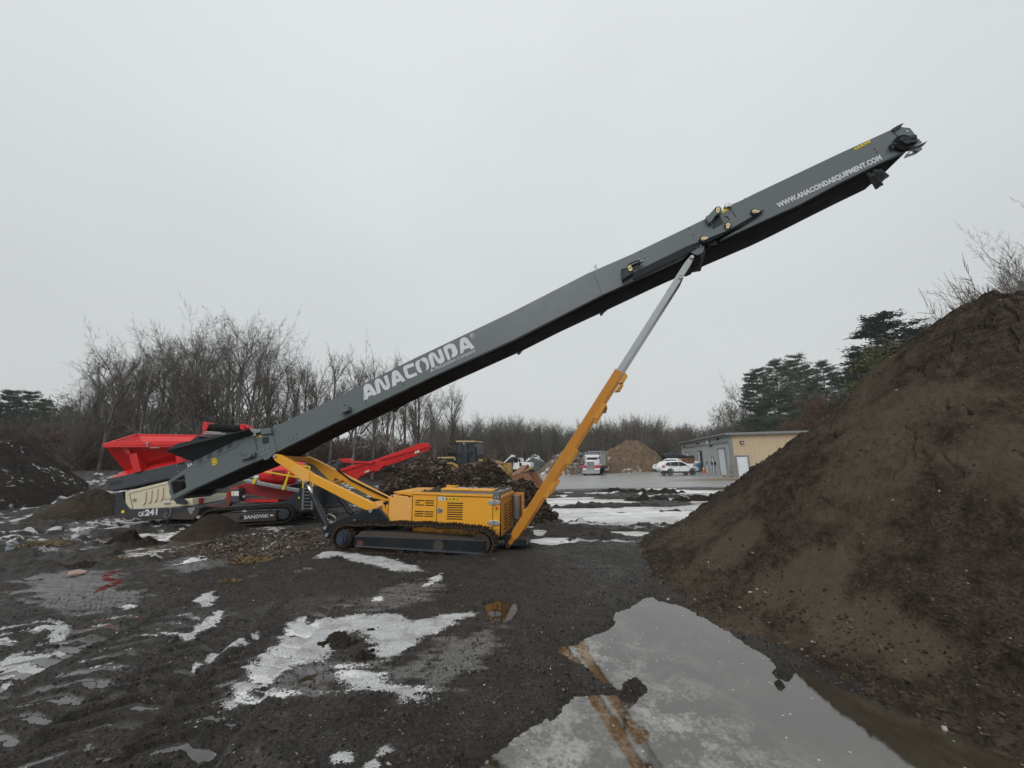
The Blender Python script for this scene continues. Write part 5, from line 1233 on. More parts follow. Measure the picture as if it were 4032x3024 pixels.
g = ground(*Z('T', 1925, 596)); c = empty('traffic_cone', (g.x, g.y, 0), 0, 'orange traffic cone standing in front of the open doorway', 'traffic cone'); c.scale = (1.25,) * 3
M['cone'] = plain('orange_plastic', (.75, .12, .03), .5)
m = MB(); m.tube([(0, 0, .03), (0, 0, .71)], [.15, .03], 20); m.bx(-.19, .19, -.19, .19, 0, .035); m.build('cone_body', M['cone'], c)
m = MB(); m.tube([(0, 0, .38), (0, 0, .50)], [.0945, .073], 20); m.build('reflective_band', M['white'], c)
g = ground(*Z('T', 1722, 540)); g = at(*Z('T', 1722, 500), 52); c = empty('traffic_cone', (g.x, 52, 0), 0, 'orange and white cone seen over the car bonnet, by the trailer', 'traffic cone'); c.scale = (1.3,) * 3
m = MB(); m.tube([(0, 0, .03), (0, 0, 1.0)], [.12, .05], 16); m.bx(-.19, .19, -.19, .19, 0, .035); m.build('cone_body', M['cone'], c)
m = MB(); m.tube([(0, 0, .7), (0, 0, .85)], [.078, .067], 16); m.build('reflective_band', M['white'], c)
# boulder / stump leaning by the corner of the building
g = ground(*Z('7', 848, 1195)); rr = random.Random(9)
M['grey_wood'] = paint('weathered_wood', (.23, .20, .17), .85, .4, scale=5, bmp=.5)
st = empty('wood_stump', (g.x, g.y, 0), 0, 'weathered split stump leaning by the grey corner of the building', 'stump')
m = MB(); m.tube([(-.1, 0, 0), (0, 0, .4), (.12, 0, .8), (.3, 0, 1.25), (.42, 0, 1.45)], [.22, .16, .13, .09, .03], 9); m.tube([(-.5, 0, .08), (.5, .1, .1)], [.16, .08], 8); m.tube([(.05, 0, .5), (.35, .1, .62), (.5, .1, .3)], [.08, .06, .04], 7); m.build('stump_wood', M['grey_wood'], st)
# ================================================================== terrain
WL_Z = -.055                                        # level of standing water and ice
SN = {}
snow_polys = [
 gpoly('9', [(1000,870),(890,878),(1000,800),(1080,720),(1085,655),(1200,600),(1250,520),(1330,480),(1450,485),(1540,470),(1700,465),(1800,490),(1900,470),(2050,450),(2060,470),(1900,540),(1780,600),(1700,660),(1600,630),(1620,560),(1560,545),(1440,570),(1420,620),(1450,650),(1300,690),(1180,740),(1100,800),(1240,820),(1100,850)]),
 gpoly('9', [(1450,765),(1480,700),(1600,705),(1700,755),(1870,830),(1740,848),(1600,795),(1460,775)]),
 gpoly('9', [(1355,235),(1430,198),(1600,210),(1700,222),(1790,250),(1880,282),(1700,272),(1600,245),(1480,225)]),
 gpoly('9', [(1840,345),(1880,305),(1925,285),(1900,330)]),
 gpoly('9', [(845,405),(880,375),(930,362),(930,420),(890,425)]),
 gpoly('9', [(850,530),(900,480),(965,440),(960,480),(930,515),(880,530)]),
 gpoly('9', [(850,685),(900,635),(1060,580),(1080,590),(930,650)]),
 gpoly('9', [(1075,560),(1130,535),(1130,560),(1085,570)]),
 gpoly('9', [(1240,515),(1300,470),(1340,470),(1290,520)]),
 gpoly('9', [(760,260),(880,215),(930,225),(850,245)]),
 gpoly('9', [(1450,1110),(1480,1080),(1520,1095)]), gpoly('9', [(1620,1120),(1640,1060),(1700,1000),(1735,1010),(1690,1060)]),
 gpoly('9', [(150,515),(290,510),(310,560),(280,640),(250,600),(200,545)]),
 gpoly('9', [(510,435),(560,420),(600,430),(540,440)]), gpoly('9', [(800,555),(860,530),(870,545),(810,560)]), gpoly('9', [(640,545),(690,510),(690,540)]),
 gpoly('9', [(1610,410),(1660,385),(1670,405)]),
]
strip_poly = gpoly('9', [(0,430),(25,460),(90,580),(140,620),(210,645),(230,700),(120,720),(0,800)])
film_polys = [gpoly('9', p) for p in ([(60,330),(200,290),(430,290),(640,390),(400,460),(230,490),(150,450)], [(0,900),(0,830),(120,790),(250,740),(420,720),(480,745),(330,830),(220,800),(130,880)], [(500,780),(560,740),(640,700),(620,760)], [(700,250),(850,200),(1030,230),(1000,280),(800,290)],
             [(1560,420),(1830,300),(1900,360),(1700,450)], [(1200,800),(1300,700),(1560,690),(1400,760)], [(1900,560),(2150,520),(2100,700),(1760,730)], [(330,60),(420,120),(320,130)])]
red_poly = gpoly('9', [(440,290),(530,283),(540,330),(480,358),(418,375),(425,350),(485,335),(450,318)])
puddle_big = gpoly('0', [(170,572),(280,545),(420,478),(432,430),(560,380),(585,335),(640,340),(655,372),(700,385),(850,425),(920,462),(1050,560),(1190,640),(1270,655),(1450,740),(1700,830),(1950,920),(2212,1010),(2400,1115),(2500,1300),(1200,1500),(-300,1500),(-200,1080),(-120,1040),(0,960),(150,870),(250,770),(400,750),(300,672),(230,655)])
puddle_s = [gpoly('s', [(1905,2365),(1960,2345),(2045,2360),(2040,2400),(1990,2460),(1925,2440),(1900,2400)]), gpoly('9', [(1270,745),(1330,695),(1410,688),(1405,720),(1300,768)]),
            gpoly('0', [(-10,500),(60,500),(100,545),(20,560),(180,575),(230,640),(100,660),(-60,640)])]
pond_l = gpoly('1', [(60,1290),(350,1235),(1000,1150),(1100,1125),(1310,1125),(1820,1098),(2212,1050),(2330,1040),(2330,1120),(1700,1200),(1400,1235),(1000,1350),(700,1400),(420,1455),(250,1450),(330,1380),(480,1360),(600,1310),(400,1330),(150,1330)])
gravel_poly = gpoly('1', [(820,1450),(1000,1380),(1250,1320),(1450,1290),(1800,1260),(2100,1210),(2300,1180),(2420,1200),(2400,1340),(2100,1420),(1800,1500),(1300,1490)])
PX, PY = 10.0, 7.6                                   # compost heap centre
def ruts(xs, ys):
    """lug prints of big tyres in the left foreground"""
    a, b = ground(*Z('9', -150, 1050)), ground(*Z('9', 900, 400)); dx, dy = b.x - a.x, b.y - a.y; L = math.hypot(dx, dy); dx /= L; dy /= L
    s = (xs - a.x) * dx + (ys - a.y) * dy; t = -(xs - a.x) * dy + (ys - a.y) * dx
    s = s + .25 * (xs - a.x) * .35 + .14 * fbm(xs * .9, ys * .9, 81, 2); band = np.zeros(len(xs)); lug = np.zeros(len(xs)); rim = np.zeros(len(xs))
    for t0 in (-1.75, -.90, -.02, .95, 2.0):
        tt = t - t0 + .12 * fbm(s * .4, s * 0 + t0, 83, 2); bd = smooth(.44, .34, np.abs(tt)) * smooth(L + .3, L - 1.2, s) * smooth(-2.5, -1.5, s)
        lg = np.tanh(2.4 * np.sin((s + .5 * np.abs(tt)) * 2 * math.pi / .30 + 1.8 * fbm(xs * 1.1, ys * 1.1, 85, 2)))
        band = np.maximum(band, bd); lug = lug + bd * lg; rim = rim + smooth(.14, .0, np.abs(np.abs(tt) - .48)) * smooth(L + .5, L - 1.0, s)
    return band, lug, rim
def terrain(x, y, full=True):
    base = .028 * fbm(x * .33, y * .33, 1, 3) + .012 * fbm(x * 1.1, y * 1.1, 5, 3)
    r_ = np.hypot(x, y)
    rough = smooth(-3.5, -8, x) * smooth(4.5, 8, y) * (1 - smooth(40, 60, r_))
    near_l = smooth(-.3, -2.2, x - .12 * y) * (1 - smooth(7.5, 9.5, y))
    clod = np.maximum(0, fbm(x * 2.6, y * 2.6, 9, 4)) ** 1.2
    h = base + (.010 * fbm(x * 9, y * 9, 3, 4, .65) + .005 * fbm(x * 31, y * 31, 4, 2)) * (r_ < 26) + .030 * np.maximum(0, fbm(x * 4, y * 4, 13, 5, .6)) * smooth(-.2, .3, fbm(x * .6, y * .6, 14, 3)) * (y < 40)
    h = h + rough * (.26 * smooth(7.5, 10, y) * clod + .06 * smooth(6, 9, y) * fbm(x * .8, y * .8, 21, 3) + .05 * np.maximum(0, fbm(x * 6, y * 9, 23, 4, .6)) + .02) + near_l * .045 * np.maximum(0, fbm(x * 2.2, y * 7.5, 25, 5, .6)) ** 1.1 + (y < 11) * .012 * fbm(x * 1.6, y * 7, 27, 4)
    # far yard of ice pans and mud ridges, long in x
    m = smooth(-1.8, 1.2, x + .4 * fbm(x * .4, y * .5, 33, 3) - .0 * y) * smooth(10.3, 11.6, y + .9 * fbm(x * .5, y * .5, 31, 3)) * (1 - smooth(25.5, 28.5, y))
    rg = fbm(x * .16 + 5, y * .62, 41, 4); rg2 = fbm(x * .55, y * 1.5, 43, 4)
    ridge = smooth(.16, .46, rg + .42 * rg2 + .50 * smooth(17, 12.5, y) * smooth(9, 5, x))
    h = h * (1 - m) + m * (-.12 + ridge * (.12 + .16 * np.maximum(0, rg2) + .20 * clod + .05 * fbm(x * 7, y * 9, 45, 3)))
    m2 = smooth(-3.5, 0, x) * smooth(24.5, 27, y) * (1 - smooth(29, 31, y)); h = h + m2 * .07 * np.maximum(0, fbm(x * .3, y * 1.4, 47, 4))
    # asphalt is flat
    fl = smooth(29.5, 31.5, y) * smooth(-14, -10, x); h = h * (1 - fl) + fl * .006 * fbm(x * .15, y * .15, 51, 2)
    # higher bank on the left
    h = h + 1.75 * smooth(15, 33, y) * smooth(-13, -23, x) + .25 * fbm(x * .35, y * .35, 61, 3) * smooth(-13, -18, x) * smooth(15, 20, y)
    h = h + 5 * smooth(90, 200, r_)* smooth(20, 60, y) + 6 * smooth(140, 380, r_)
    # mound of mud the tracks stand on, and the strut foot
    h = h + .10 * np.exp(-(((x + .3) / 1.3) ** 2 + ((y - 9.4) / .7) ** 2)) + .07 * np.exp(-(((x + 4.6) / 1.2) ** 2 + ((y - 9.9) / .9) ** 2)) + .05 * np.exp(-(((x - 1.6) / 2.2) ** 2 + ((y - 9.4) / 1.1) ** 2))
    nf = r_ < 60
    xs, ys = x[nf], y[nf]; hs = h[nf].copy()
    w = .12 * fbm(xs * 1.7, ys * 1.7, 71, 5, .6) + .05 * fbm(xs * 9, ys * 9, 73, 4, .6)
    d = sdf(xs, ys, puddle_big) + w * .8; hs = hs - (hs + .13) * smooth(.12, -.35, d) 
    for isl, rr_, hh in (((545, 745), .14, .13), ((520, 790), .08, .1), ((1175, 695), .10, .13), ((1190, 665), .07, .10), ((1162, 735), .07, .1)):
        c = ground(*Z('0', *isl)); hs += hh * np.exp(-(((xs - c.x) / rr_) ** 2 + ((ys - c.y) / (rr_ * 1.3)) ** 2) ** 1) * (1 + .5 * fbm(xs * 14, ys * 14, 77, 3))
    for pp in puddle_s[:2]: d = sdf(xs, ys, pp) + w * 1.1; hs = hs - (hs + .10) * smooth(.08, -.12, d)
    d = sdf(xs, ys, pond_l) + w * 2; hs = hs - (hs + .12) * smooth(.35, -.25, d)
    d = sdf(xs, ys, gravel_poly) + w; g = smooth(.2, -.5, d); hs += g * (.03 + .03 * fbm(xs * 6, ys * 6, 79, 3))
    band, lug, rim = ruts(xs, ys)
    hs += band * (-.046 + .040 * lug * (.75 + .9 * fbm(xs * 2, ys * 2, 87, 3))) + .022 * rim * (.4 + clod[nf] * 1.2)
    h[nf] = hs
    return h
def zat(x, y):
    return float(terrain(np.array([float(x)]), np.array([float(y)]))[0])
def make_grid(name, cx, cy, angs, rads, fn):
    A, R = np.meshgrid(angs, rads); X = cx + R * np.sin(A); Y = cy + R * np.cos(A)
    Zz = fn(X.ravel(), Y.ravel()); na, nr = len(angs), len(rads)
    co = np.stack([X.ravel(), Y.ravel(), Zz], 1)
    idx = np.arange(na * nr).reshape(nr, na)
    q = np.stack([idx[:-1, :-1].ravel(), idx[:-1, 1:].ravel(), idx[1:, 1:].ravel(), idx[1:, :-1].ravel()], 1)[:, ::-1]
    return co, q
def mesh_np(name, co, quads, mats, smooth_=True):
    me = bpy.data.meshes.new(name); n = len(co); k = quads.shape[1]; f = len(quads)
    me.vertices.add(n); me.vertices.foreach_set('co', co.astype(np.float32).ravel())
    me.loops.add(f * k); me.loops.foreach_set('vertex_index', quads.astype(np.int32).ravel())
    me.polygons.add(f); me.polygons.foreach_set('loop_start', np.arange(0, f * k, k, dtype=np.int32))
    try: me.polygons.foreach_set('loop_total', np.full(f, k, dtype=np.int32))
    except Exception: pass
    for m in mats: me.materials.append(m)
    me.update(calc_edges=True); me.polygons.foreach_set('use_smooth', [smooth_] * f)
    me.validate()
    return me
angs = np.concatenate([np.linspace(rad(-180), rad(-64), 40, endpoint=False), np.linspace(rad(-64), rad(60), 1000, endpoint=False), np.linspace(rad(60), rad(180), 40)])
rads = np.concatenate([np.linspace(.02, 3, 14, endpoint=False), np.exp(np.linspace(math.log(3), math.log(42), 620, endpoint=False)), np.exp(np.linspace(math.log(42), math.log(400), 50))])
co, q = make_grid('ground', 0, -1.0, angs, rads, terrain)
# ground masks: where snow, ice film, spilled red fluid, asphalt and grass lie
gx, gy, gz = co[:, 0], co[:, 1], co[:, 2]
nf = np.hypot(gx, gy) < 45
snow = np.zeros(len(gx)); film = np.zeros(len(gx)); redm = np.zeros(len(gx))
xs, ys, zs = gx[nf], gy[nf], gz[nf]
wob = .11 * fbm(xs * 3.5, ys * 3.5, 101, 5, .65) + .17 * fbm(xs * 2.2, ys * 9.5, 102, 4, .6)
sn = np.zeros(len(xs)); fm = np.zeros(len(xs))
for i, pp in enumerate(snow_polys):
    d = sdf(xs, ys, pp) + wob * (1.0 if i < 3 else .6); e = .13 if i < 3 else .06; d = d + (.02 if i < 3 else .01)
    sn = np.maximum(sn, smooth(e, -e, d))
d = sdf(xs, ys, strip_poly) + wob; low = smooth(.0, -.02, zs - .028 * fbm(xs * .33, ys * .33, 1, 3) + .01); sn = np.maximum(sn, smooth(.1, -.1, d) * low)
for pp in film_polys: fm = np.maximum(fm, smooth(.12, -.10, sdf(xs, ys, pp) + wob * 2.5 + .3 * fbm(xs * 1.1, ys * 1.1, 103, 4)))
bd_, lg_, _r = ruts(xs, ys); tr_ = bd_ * smooth(-.2, -.8, lg_); fm = np.maximum(fm * (1 - bd_ * smooth(-.3, .3, lg_)), tr_ * smooth(-.25, .15, fbm(xs * .8, ys * .8, 106, 3))); sn = np.maximum(sn, tr_ * smooth(-4.2, -5.4, xs + .0 * ys) * smooth(4.0, 5.0, ys) * smooth(-.3, .1, fbm(xs * .9, ys * .9, 107, 3)))
lowz = (1 - bd_) * smooth(.012, -.03, zs - .028 * fbm(xs * .33, ys * .33, 1, 3)); fm = np.maximum(fm, lowz * smooth(-1.0, -2.2, xs) * smooth(8, 6, ys) * smooth(-.3, .2, fbm(xs * .6, ys * .6, 104, 3)))
# lingering snow in the hollows of the rough ground on the left
lz = smooth(-3.6, -5.5, xs + .25 * (ys - 9)) * smooth(8.3, 10, ys + .35 * (xs + 8)) * (ys < 38)
hol = smooth(-.05, .25, fbm(xs * .6, ys * .8, 111, 3) + .05) * smooth(-.02, .28, fbm(xs * 2.6, ys * 5.0, 113, 4) + .03) * .85
sn = np.maximum(sn, lz * hol)
fz = smooth(-1.5, 1.5, xs) * smooth(10.2, 11.6, ys) * (ys < 29); sn = np.maximum(sn, fz * smooth(.35, .6, fbm(xs * .5, ys * 1.6, 117, 4) + .1) * .9)
rd = smooth(.10, -.04, sdf(xs, ys, red_poly) + wob * .35) * smooth(-.65, -.25, fbm(xs * 2.5, ys * 12, 130, 3))
gz[nf] += .008 * smooth(.25, .8, sn) * (1 + .5 * fbm(xs * 8, ys * 8, 131, 3)) * (np.hypot(xs, ys) < 14); snow[nf] = sn; film[nf] = fm; redm[nf] = rd
asph = smooth(27.8, 29.8, gy + .6 * fbm(gx * .2, gy * .6, 121, 3)) * smooth(-12, -9, gx)
gb = ground(*Z('7', 950, 1215)); gnear = np.exp(-(((gx - gb.x) / 5.5) ** 2 + ((gy - gb.y + 1.2) / 2.0) ** 2)); 
grass = np.clip(gnear * 1.4, 0, 1); grass = np.maximum(grass, smooth(62, 70, np.hypot(gx, gy)))
grav = np.zeros(len(gx)); grav[nf] = smooth(.25, -.3, sdf(xs, ys, gravel_poly) + wob)
M['ground'], t, b = nmat('ground')
def attr(t, name):
    a = t.nodes.new('ShaderNodeAttribute'); a.attribute_name = name; s_ = t.nodes.new('ShaderNodeSeparateColor'); t.links.new(a.outputs['Color'], s_.inputs[0]); return s_.outputs
m1, m2 = attr(t, 'masks'), attr(t, 'masks2')
pos = t.nodes.new('ShaderNodeNewGeometry').outputs['Position']
nA = noise(t, .45, 5, .6, vec=pos); nB = noise(t, 3.2, 6, .65, vec=pos); nC = noise(t, 28, 5, .7, vec=pos); nD = noise(t, 95, 3, .6, vec=pos)
mud = ramp(t, nB, [(.32, (.021, .0175, .0150)), (.5, (.043, .0365, .0315)), (.68, (.074, .064, .055))])
mud = mixc(t, mrange(t, nC, .46, .56, 0, .85), mud, (.011, .0092, .008))
mud = mixc(t, mth(t, 'MULTIPLY', mrange(t, nA, .45, .62, 0, .75), mrange(t, nD, .40, .60, 0, 1)), mud, (.105, .096, .086))
# scattered pale grit in the mud
vo = t.nodes.new('ShaderNodeTexVoronoi'); vo.inputs['Scale'].default_value = 26; t.links.new(pos, vo.inputs['Vector'])
vs_ = t.nodes.new('ShaderNodeSeparateColor'); t.links.new(vo.outputs['Color'], vs_.inputs[0])
grit = mth(t, 'MULTIPLY', mrange(t, vo.outputs['Distance'], .16, .22, 1, 0), mrange(t, vs_.outputs[0], .86, .88, 0, 1))
mud = mixc(t, grit, mud, mixc(t, vs_.outputs[1], (.10, .085, .07), (.24, .21, .18)))
mud = mixc(t, mth(t, 'MULTIPLY', m2['Red'], .65), mud, mixc(t, nC, (.05, .036, .026), (.15, .11, .08)))
asc = mixc(t, noise(t, .25, 5, .6, vec=pos), (.16, .158, .155), (.34, .335, .33))
col = mixc(t, m1['Blue'], mud, asc)
col = mixc(t, m2['Green'], col, mixc(t, nB, (.10, .065, .03), (.20, .14, .06)))
col = mixc(t, mth(t, 'MULTIPLY', m1['Green'], mrange(t, nC, .40, .60, .35, .9)), col, (.14, .138, .135))
redf = mth(t, 'MULTIPLY', mrange(t, mth(t, 'ADD', m2['Blue'], mth(t, 'MULTIPLY', nB, 1.6)), 1.45, 1.6, 0, 1), m2['Blue'])
col = mixc(t, redf, col, (.11, .003, .004))
sf = mth(t, 'ADD', m1['Red'], mth(t, 'MULTIPLY', mth(t, 'SUBTRACT', mth(t, 'ADD', mth(t, 'MULTIPLY', nC, .8), mth(t, 'MULTIPLY', nD, .4)), .6), 2.6))
snowf = mth(t, 'MULTIPLY', mrange(t, sf, .38, .56, 0, 1), mrange(t, m1['Red'], .02, .2, 0, 1))
col = mixc(t, snowf, col, mixc(t, mrange(t, nD, .35, .65, 0, 1), (.42, .415, .41), (.86, .87, .88)))
col = mixc(t, mth(t, 'MULTIPLY', snowf, mrange(t, nB, .48, .62, 0, .55)), col, (.30, .285, .265))
t.links.new(col, b.inputs['Base Color'])
ro = mrange(t, nA, .35, .65, .30, .72); ro = mixc(t, m1['Green'], ro, .22); ro = mixc(t, m1['Blue'], ro, .30); ro = mixc(t, m2['Green'], ro, .9); ro = mixc(t, redf, ro, .5); ro = mixc(t, snowf, ro, .8)
t.links.new(ro, b.inputs['Roughness'])
spl = mixc(t, m1['Green'], mrange(t, nA, .35, .65, .42, .12), .6); spl = mixc(t, m1['Blue'], spl, .5); spl = mixc(t, redf, spl, .12); t.links.new(spl, b.inputs['Specular IOR Level'])
hgt = mth(t, 'ADD', mth(t, 'MULTIPLY', nC, 1.0), mth(t, 'MULTIPLY', nD, .35))
bstr = mth(t, 'MULTIPLY', mrange(t, m1['Blue'], 0, 1, 1, .12), mrange(t, m1['Green'], 0, 1, 1, .35))
bn = t.nodes.new('ShaderNodeBump'); bn.inputs['Distance'].default_value = .07; t.links.new(hgt, bn.inputs['Height']); t.links.new(mth(t, 'MULTIPLY', bstr, .85), bn.inputs['Strength'])
t.links.new(bn.outputs[0], b.inputs['Normal'])
me = mesh_np('ground', co, q, [M['ground']])
def setcol(me, name, r, g, b_):
    a = me.color_attributes.new(name, 'FLOAT_COLOR', 'POINT'); a.data.foreach_set('color', np.stack([r, g, b_, np.ones(len(r))], 1).astype(np.float32).ravel())
setcol(me, 'masks', snow, film, asph); setcol(me, 'masks2', grav, grass, redm)
gr_ = bpy.data.objects.new('ground', me); C.objects.link(gr_); tag(gr_, kind='structure')

# ------------------------------------------------------------------ standing water, slush and ice sheets
def sheet_mat(name, clear, cloudy, lo, hi, rough_c, rough_s, scale=1.3, spots=True, sx=1.0, ior=1.34, fade=False):
    m, t, b = nmat(name); pos = t.nodes.new('ShaderNodeNewGeometry').outputs['Position']
    mp = t.nodes.new('ShaderNodeMapping'); mp.inputs['Scale'].default_value = (sx, 1, 1); t.links.new(pos, mp.inputs['Vector']); v = mp.outputs[0]
    n1 = noise(t, scale, 6, .62, vec=v, dist=.3); n2 = noise(t, scale * 9, 5, .65, vec=v); n3 = noise(t, scale * .3, 3, .5, vec=v)
    f = mrange(t, mth(t, 'ADD', mth(t, 'MULTIPLY', n1, .62), mth(t, 'MULTIPLY', n2, .38)), lo, hi, 0, 1)
    f = mth(t, 'MULTIPLY', f, mrange(t, n3, .38, .58, .3, 1))
    if fade:
        sx_ = t.nodes.new('ShaderNodeSeparateXYZ'); t.links.new(pos, sx_.inputs[0]); f = mth(t, 'MULTIPLY', f, mrange(t, mth(t, 'ADD', sx_.outputs[0], mth(t, 'MULTIPLY', sx_.outputs[1], .25)), 2.0, 3.4, 1, .12, True))
    col = mixc(t, f, clear, cloudy)
    if spots:
        vo = t.nodes.new('ShaderNodeTexVoronoi'); vo.inputs['Scale'].default_value = 13; t.links.new(pos, vo.inputs['Vector'])
        vs_ = t.nodes.new('ShaderNodeSeparateColor'); t.links.new(vo.outputs['Color'], vs_.inputs[0])
        sp_ = mth(t, 'MULTIPLY', mrange(t, vo.outputs['Distance'], .10, .16, 1, 0), mrange(t, vs_.outputs[0], .80, .82, 0, 1))
        col = mixc(t, sp_, col, (.38, .37, .35))
    t.links.new(col, b.inputs['Base Color']); t.links.new(mrange(t, f, 0, 1, rough_c, rough_s), b.inputs['Roughness']); b.inputs['IOR'].default_value = ior
    b.inputs['Specular IOR Level'].default_value = .5
    t.links.new(bump(t, mth(t, 'ADD', n2, mth(t, 'MULTIPLY', n1, .5)), .012, .01), b.inputs['Normal'])
    return m
M['slush'] = sheet_mat('slushy_water', (.040, .033, .022), (.29, .275, .24), .46, .57, .008, .06, scale=2.8, ior=2.2, fade=True)
M['film'] = sheet_mat('thin_muddy_water', (.035, .032, .028), (.12, .118, .112), .42, .58, .03, .12, spots=False, ior=1.7)
M['brown_water'] = sheet_mat('brown_water', (.035, .024, .014), (.07, .05, .03), .45, .6, .02, .05, spots=False)
M['ice'] = sheet_mat('ice_pan', (.34, .32, .285), (.86, .86, .85), .36, .56, .12, .6, scale=.55, spots=False, sx=.45)
M['ice_l'] = sheet_mat('pond_ice', (.10, .085, .062), (.80, .80, .79), .46, .58, .04, .6, scale=.8, spots=False, sx=.6)
def flat(name, poly, z, mat):
    m = MB(); m.tess([[Vector((x, y, z)) for x, y in poly]]); o = m.build(name, M[mat], None, fixn=False)
    for p in o.data.polygons:
        if p.normal.z < 0: p.flip()
    return tag(o, kind='structure')
flat('puddle', [(-4.5, -1.5), (9, -1.5), (9, 3.0), (5.6, 4.2), (4.0, 5.6), (2.6, 7.0), (1.1, 6.8), (-.15, 5.3), (-3.2, 2.8)], WL_Z, 'slush')
def grow(poly, k=1.35):
    cx = sum(p[0] for p in poly) / len(poly); cy = sum(p[1] for p in poly) / len(poly); return [(cx + (x - cx) * k, cy + (y - cy) * k) for x, y in poly]
flat('puddle', grow(puddle_s[0], 1.15), WL_Z + .003, 'brown_water'); flat('puddle', grow(puddle_s[1]), WL_Z + .003, 'brown_water')
flat('ice', [(-2.5, 10.2), (14, 10.2), (30, 18), (30, 29), (-2, 29), (-3.0, 16)], WL_Z + .0, 'ice')
flat('puddle', [(-9, 1.5), (-1.6, 1.5), (-2.4, 3.4), (-2.9, 6.6), (-4.2, 7.3), (-9, 7.0)], -.052, 'film')
flat('pond', [(-14.5, 9.3), (-7.5, 9.6), (-3.6, 11.2), (-2.7, 14), (-2.8, 15.4), (-8, 15), (-14.5, 13.4)], WL_Z, 'ice_l')

# ------------------------------------------------------------------ stones and clods scattered as loose ground cover
ICO = None
def ico():
    bm = bmesh.new(); bmesh.ops.create_icosphere(bm, subdivisions=1, radius=1); v = np.array([p.co[:] for p in bm.verts]); bm.verts.index_update(); f = np.array([[q.index for q in p.verts] for p in bm.faces]); bm.free(); return v, f
IV, IF = ico()
def scatter(name, pts, sizes, mat, flatn=.6, seed=1, elong=.5, parent=None, angular=.18):
    """many small irregular stones, one mesh"""
    rg = np.random.default_rng(seed); n = len(pts); nv = len(IV)
    sc = np.asarray(sizes)[:, None] * np.stack([1 + elong * rg.random(n), 1 - .3 * rg.random(n), flatn * (.7 + .6 * rg.random(n))], 1)
    v = IV[None] * (1 + angular * rg.standard_normal((n, nv, 1))) * sc[:, None, :]
    a = rg.random(n) * 6.283; tl = rg.normal(0, .35, n); ca, sa, ct, st_ = np.cos(a), np.sin(a), np.cos(tl), np.sin(tl)
    x = v[..., 0] * ct[:, None] + v[..., 2] * st_[:, None]; z = -v[..., 0] * st_[:, None] + v[..., 2] * ct[:, None]; y = v[..., 1]
    X = x * ca[:, None] - y * sa[:, None]; Y = x * sa[:, None] + y * ca[:, None]
    co = np.stack([X, Y, z], -1) + np.asarray(pts)[:, None, :]
    f = (IF[None] + (np.arange(n) * nv)[:, None, None]).reshape(-1, 3)
    me = mesh_np(name, co.reshape(-1, 3), f, [M[mat]], False); o = bpy.data.objects.new(name, me); C.objects.link(o)
    if parent: o.parent = parent
    return o
def island_mat(name, stops, rough=.85, nscale=12):
    m, t, b = nmat(name); g = t.nodes.new('ShaderNodeNewGeometry'); c = ramp(t, g.outputs['Random Per Island'], stops)
    c = mixc(t, mrange(t, noise(t, nscale, 4, .6), .35, .65, 0, .5), c, (.03, .024, .02)); t.links.new(c, b.inputs['Base Color']); b.inputs['Roughness'].default_value = rough; b.inputs['Specular IOR Level'].default_value = .2; return m
M['stones'] = island_mat('mixed_stones', [(0, (.035, .027, .021)), (.45, (.075, .056, .043)), (.8, (.12, .092, .07)), (.97, (.19, .155, .125)), (1, (.4, .37, .33))], .6)
M['clods'] = island_mat('mud_clods', [(0, (.010, .008, .0065)), (.55, (.030, .024, .019)), (.9, (.085, .070, .056)), (.975, (.18, .15, .12)), (1, (.55, .52, .48))], .8)
M['rubble'] = island_mat('concrete_rubble', [(0, (.10, .085, .065)), (.4, (.20, .165, .13)), (.8, (.30, .26, .22)), (1, (.40, .38, .36))], .85, 3)
rg = np.random.default_rng(5)
def in_frame_pts(n, r0, r1, a0=-57, a1=50, pw=.55):
    a = np.radians(rg.uniform(a0, a1, n)); r = r0 + (r1 - r0) * rg.random(n) ** (1 / (1 + pw)); return r * np.sin(a), r * np.cos(a)
x, y = in_frame_pts(56000, 2.2, 11, pw=.15); h = terrain(x, y); k = h > WL_Z - .012
k &= (np.hypot(x - PX, y - PY) > 7.0)
for pp in snow_polys[:3]: k &= (sdf(x, y, pp) > -.05) | (rg.random(len(x)) < .12)
x, y, h = x[k], y[k], h[k]; s = np.clip(rg.lognormal(-5.15, .5, len(x)), .003, .022)
tag(scatter('loose_clods', np.stack([x, y, h + s * .15], 1), s, 'clods', seed=2), kind='stuff')
gp = np.array(gravel_poly); x = rg.uniform(gp[:, 0].min(), gp[:, 0].max(), 16000); y = rg.uniform(gp[:, 1].min(), gp[:, 1].max(), 16000); d = sdf(x, y, gravel_poly)
k = rg.random(len(x)) < smooth(.35, -.35, d); x, y = x[k], y[k]; s = np.clip(rg.lognormal(-3.75, .45, len(x)), .01, .07)
tag(scatter('gravel', np.stack([x, y, terrain(x, y) + s * .3], 1), s, 'stones', seed=3), kind='stuff')

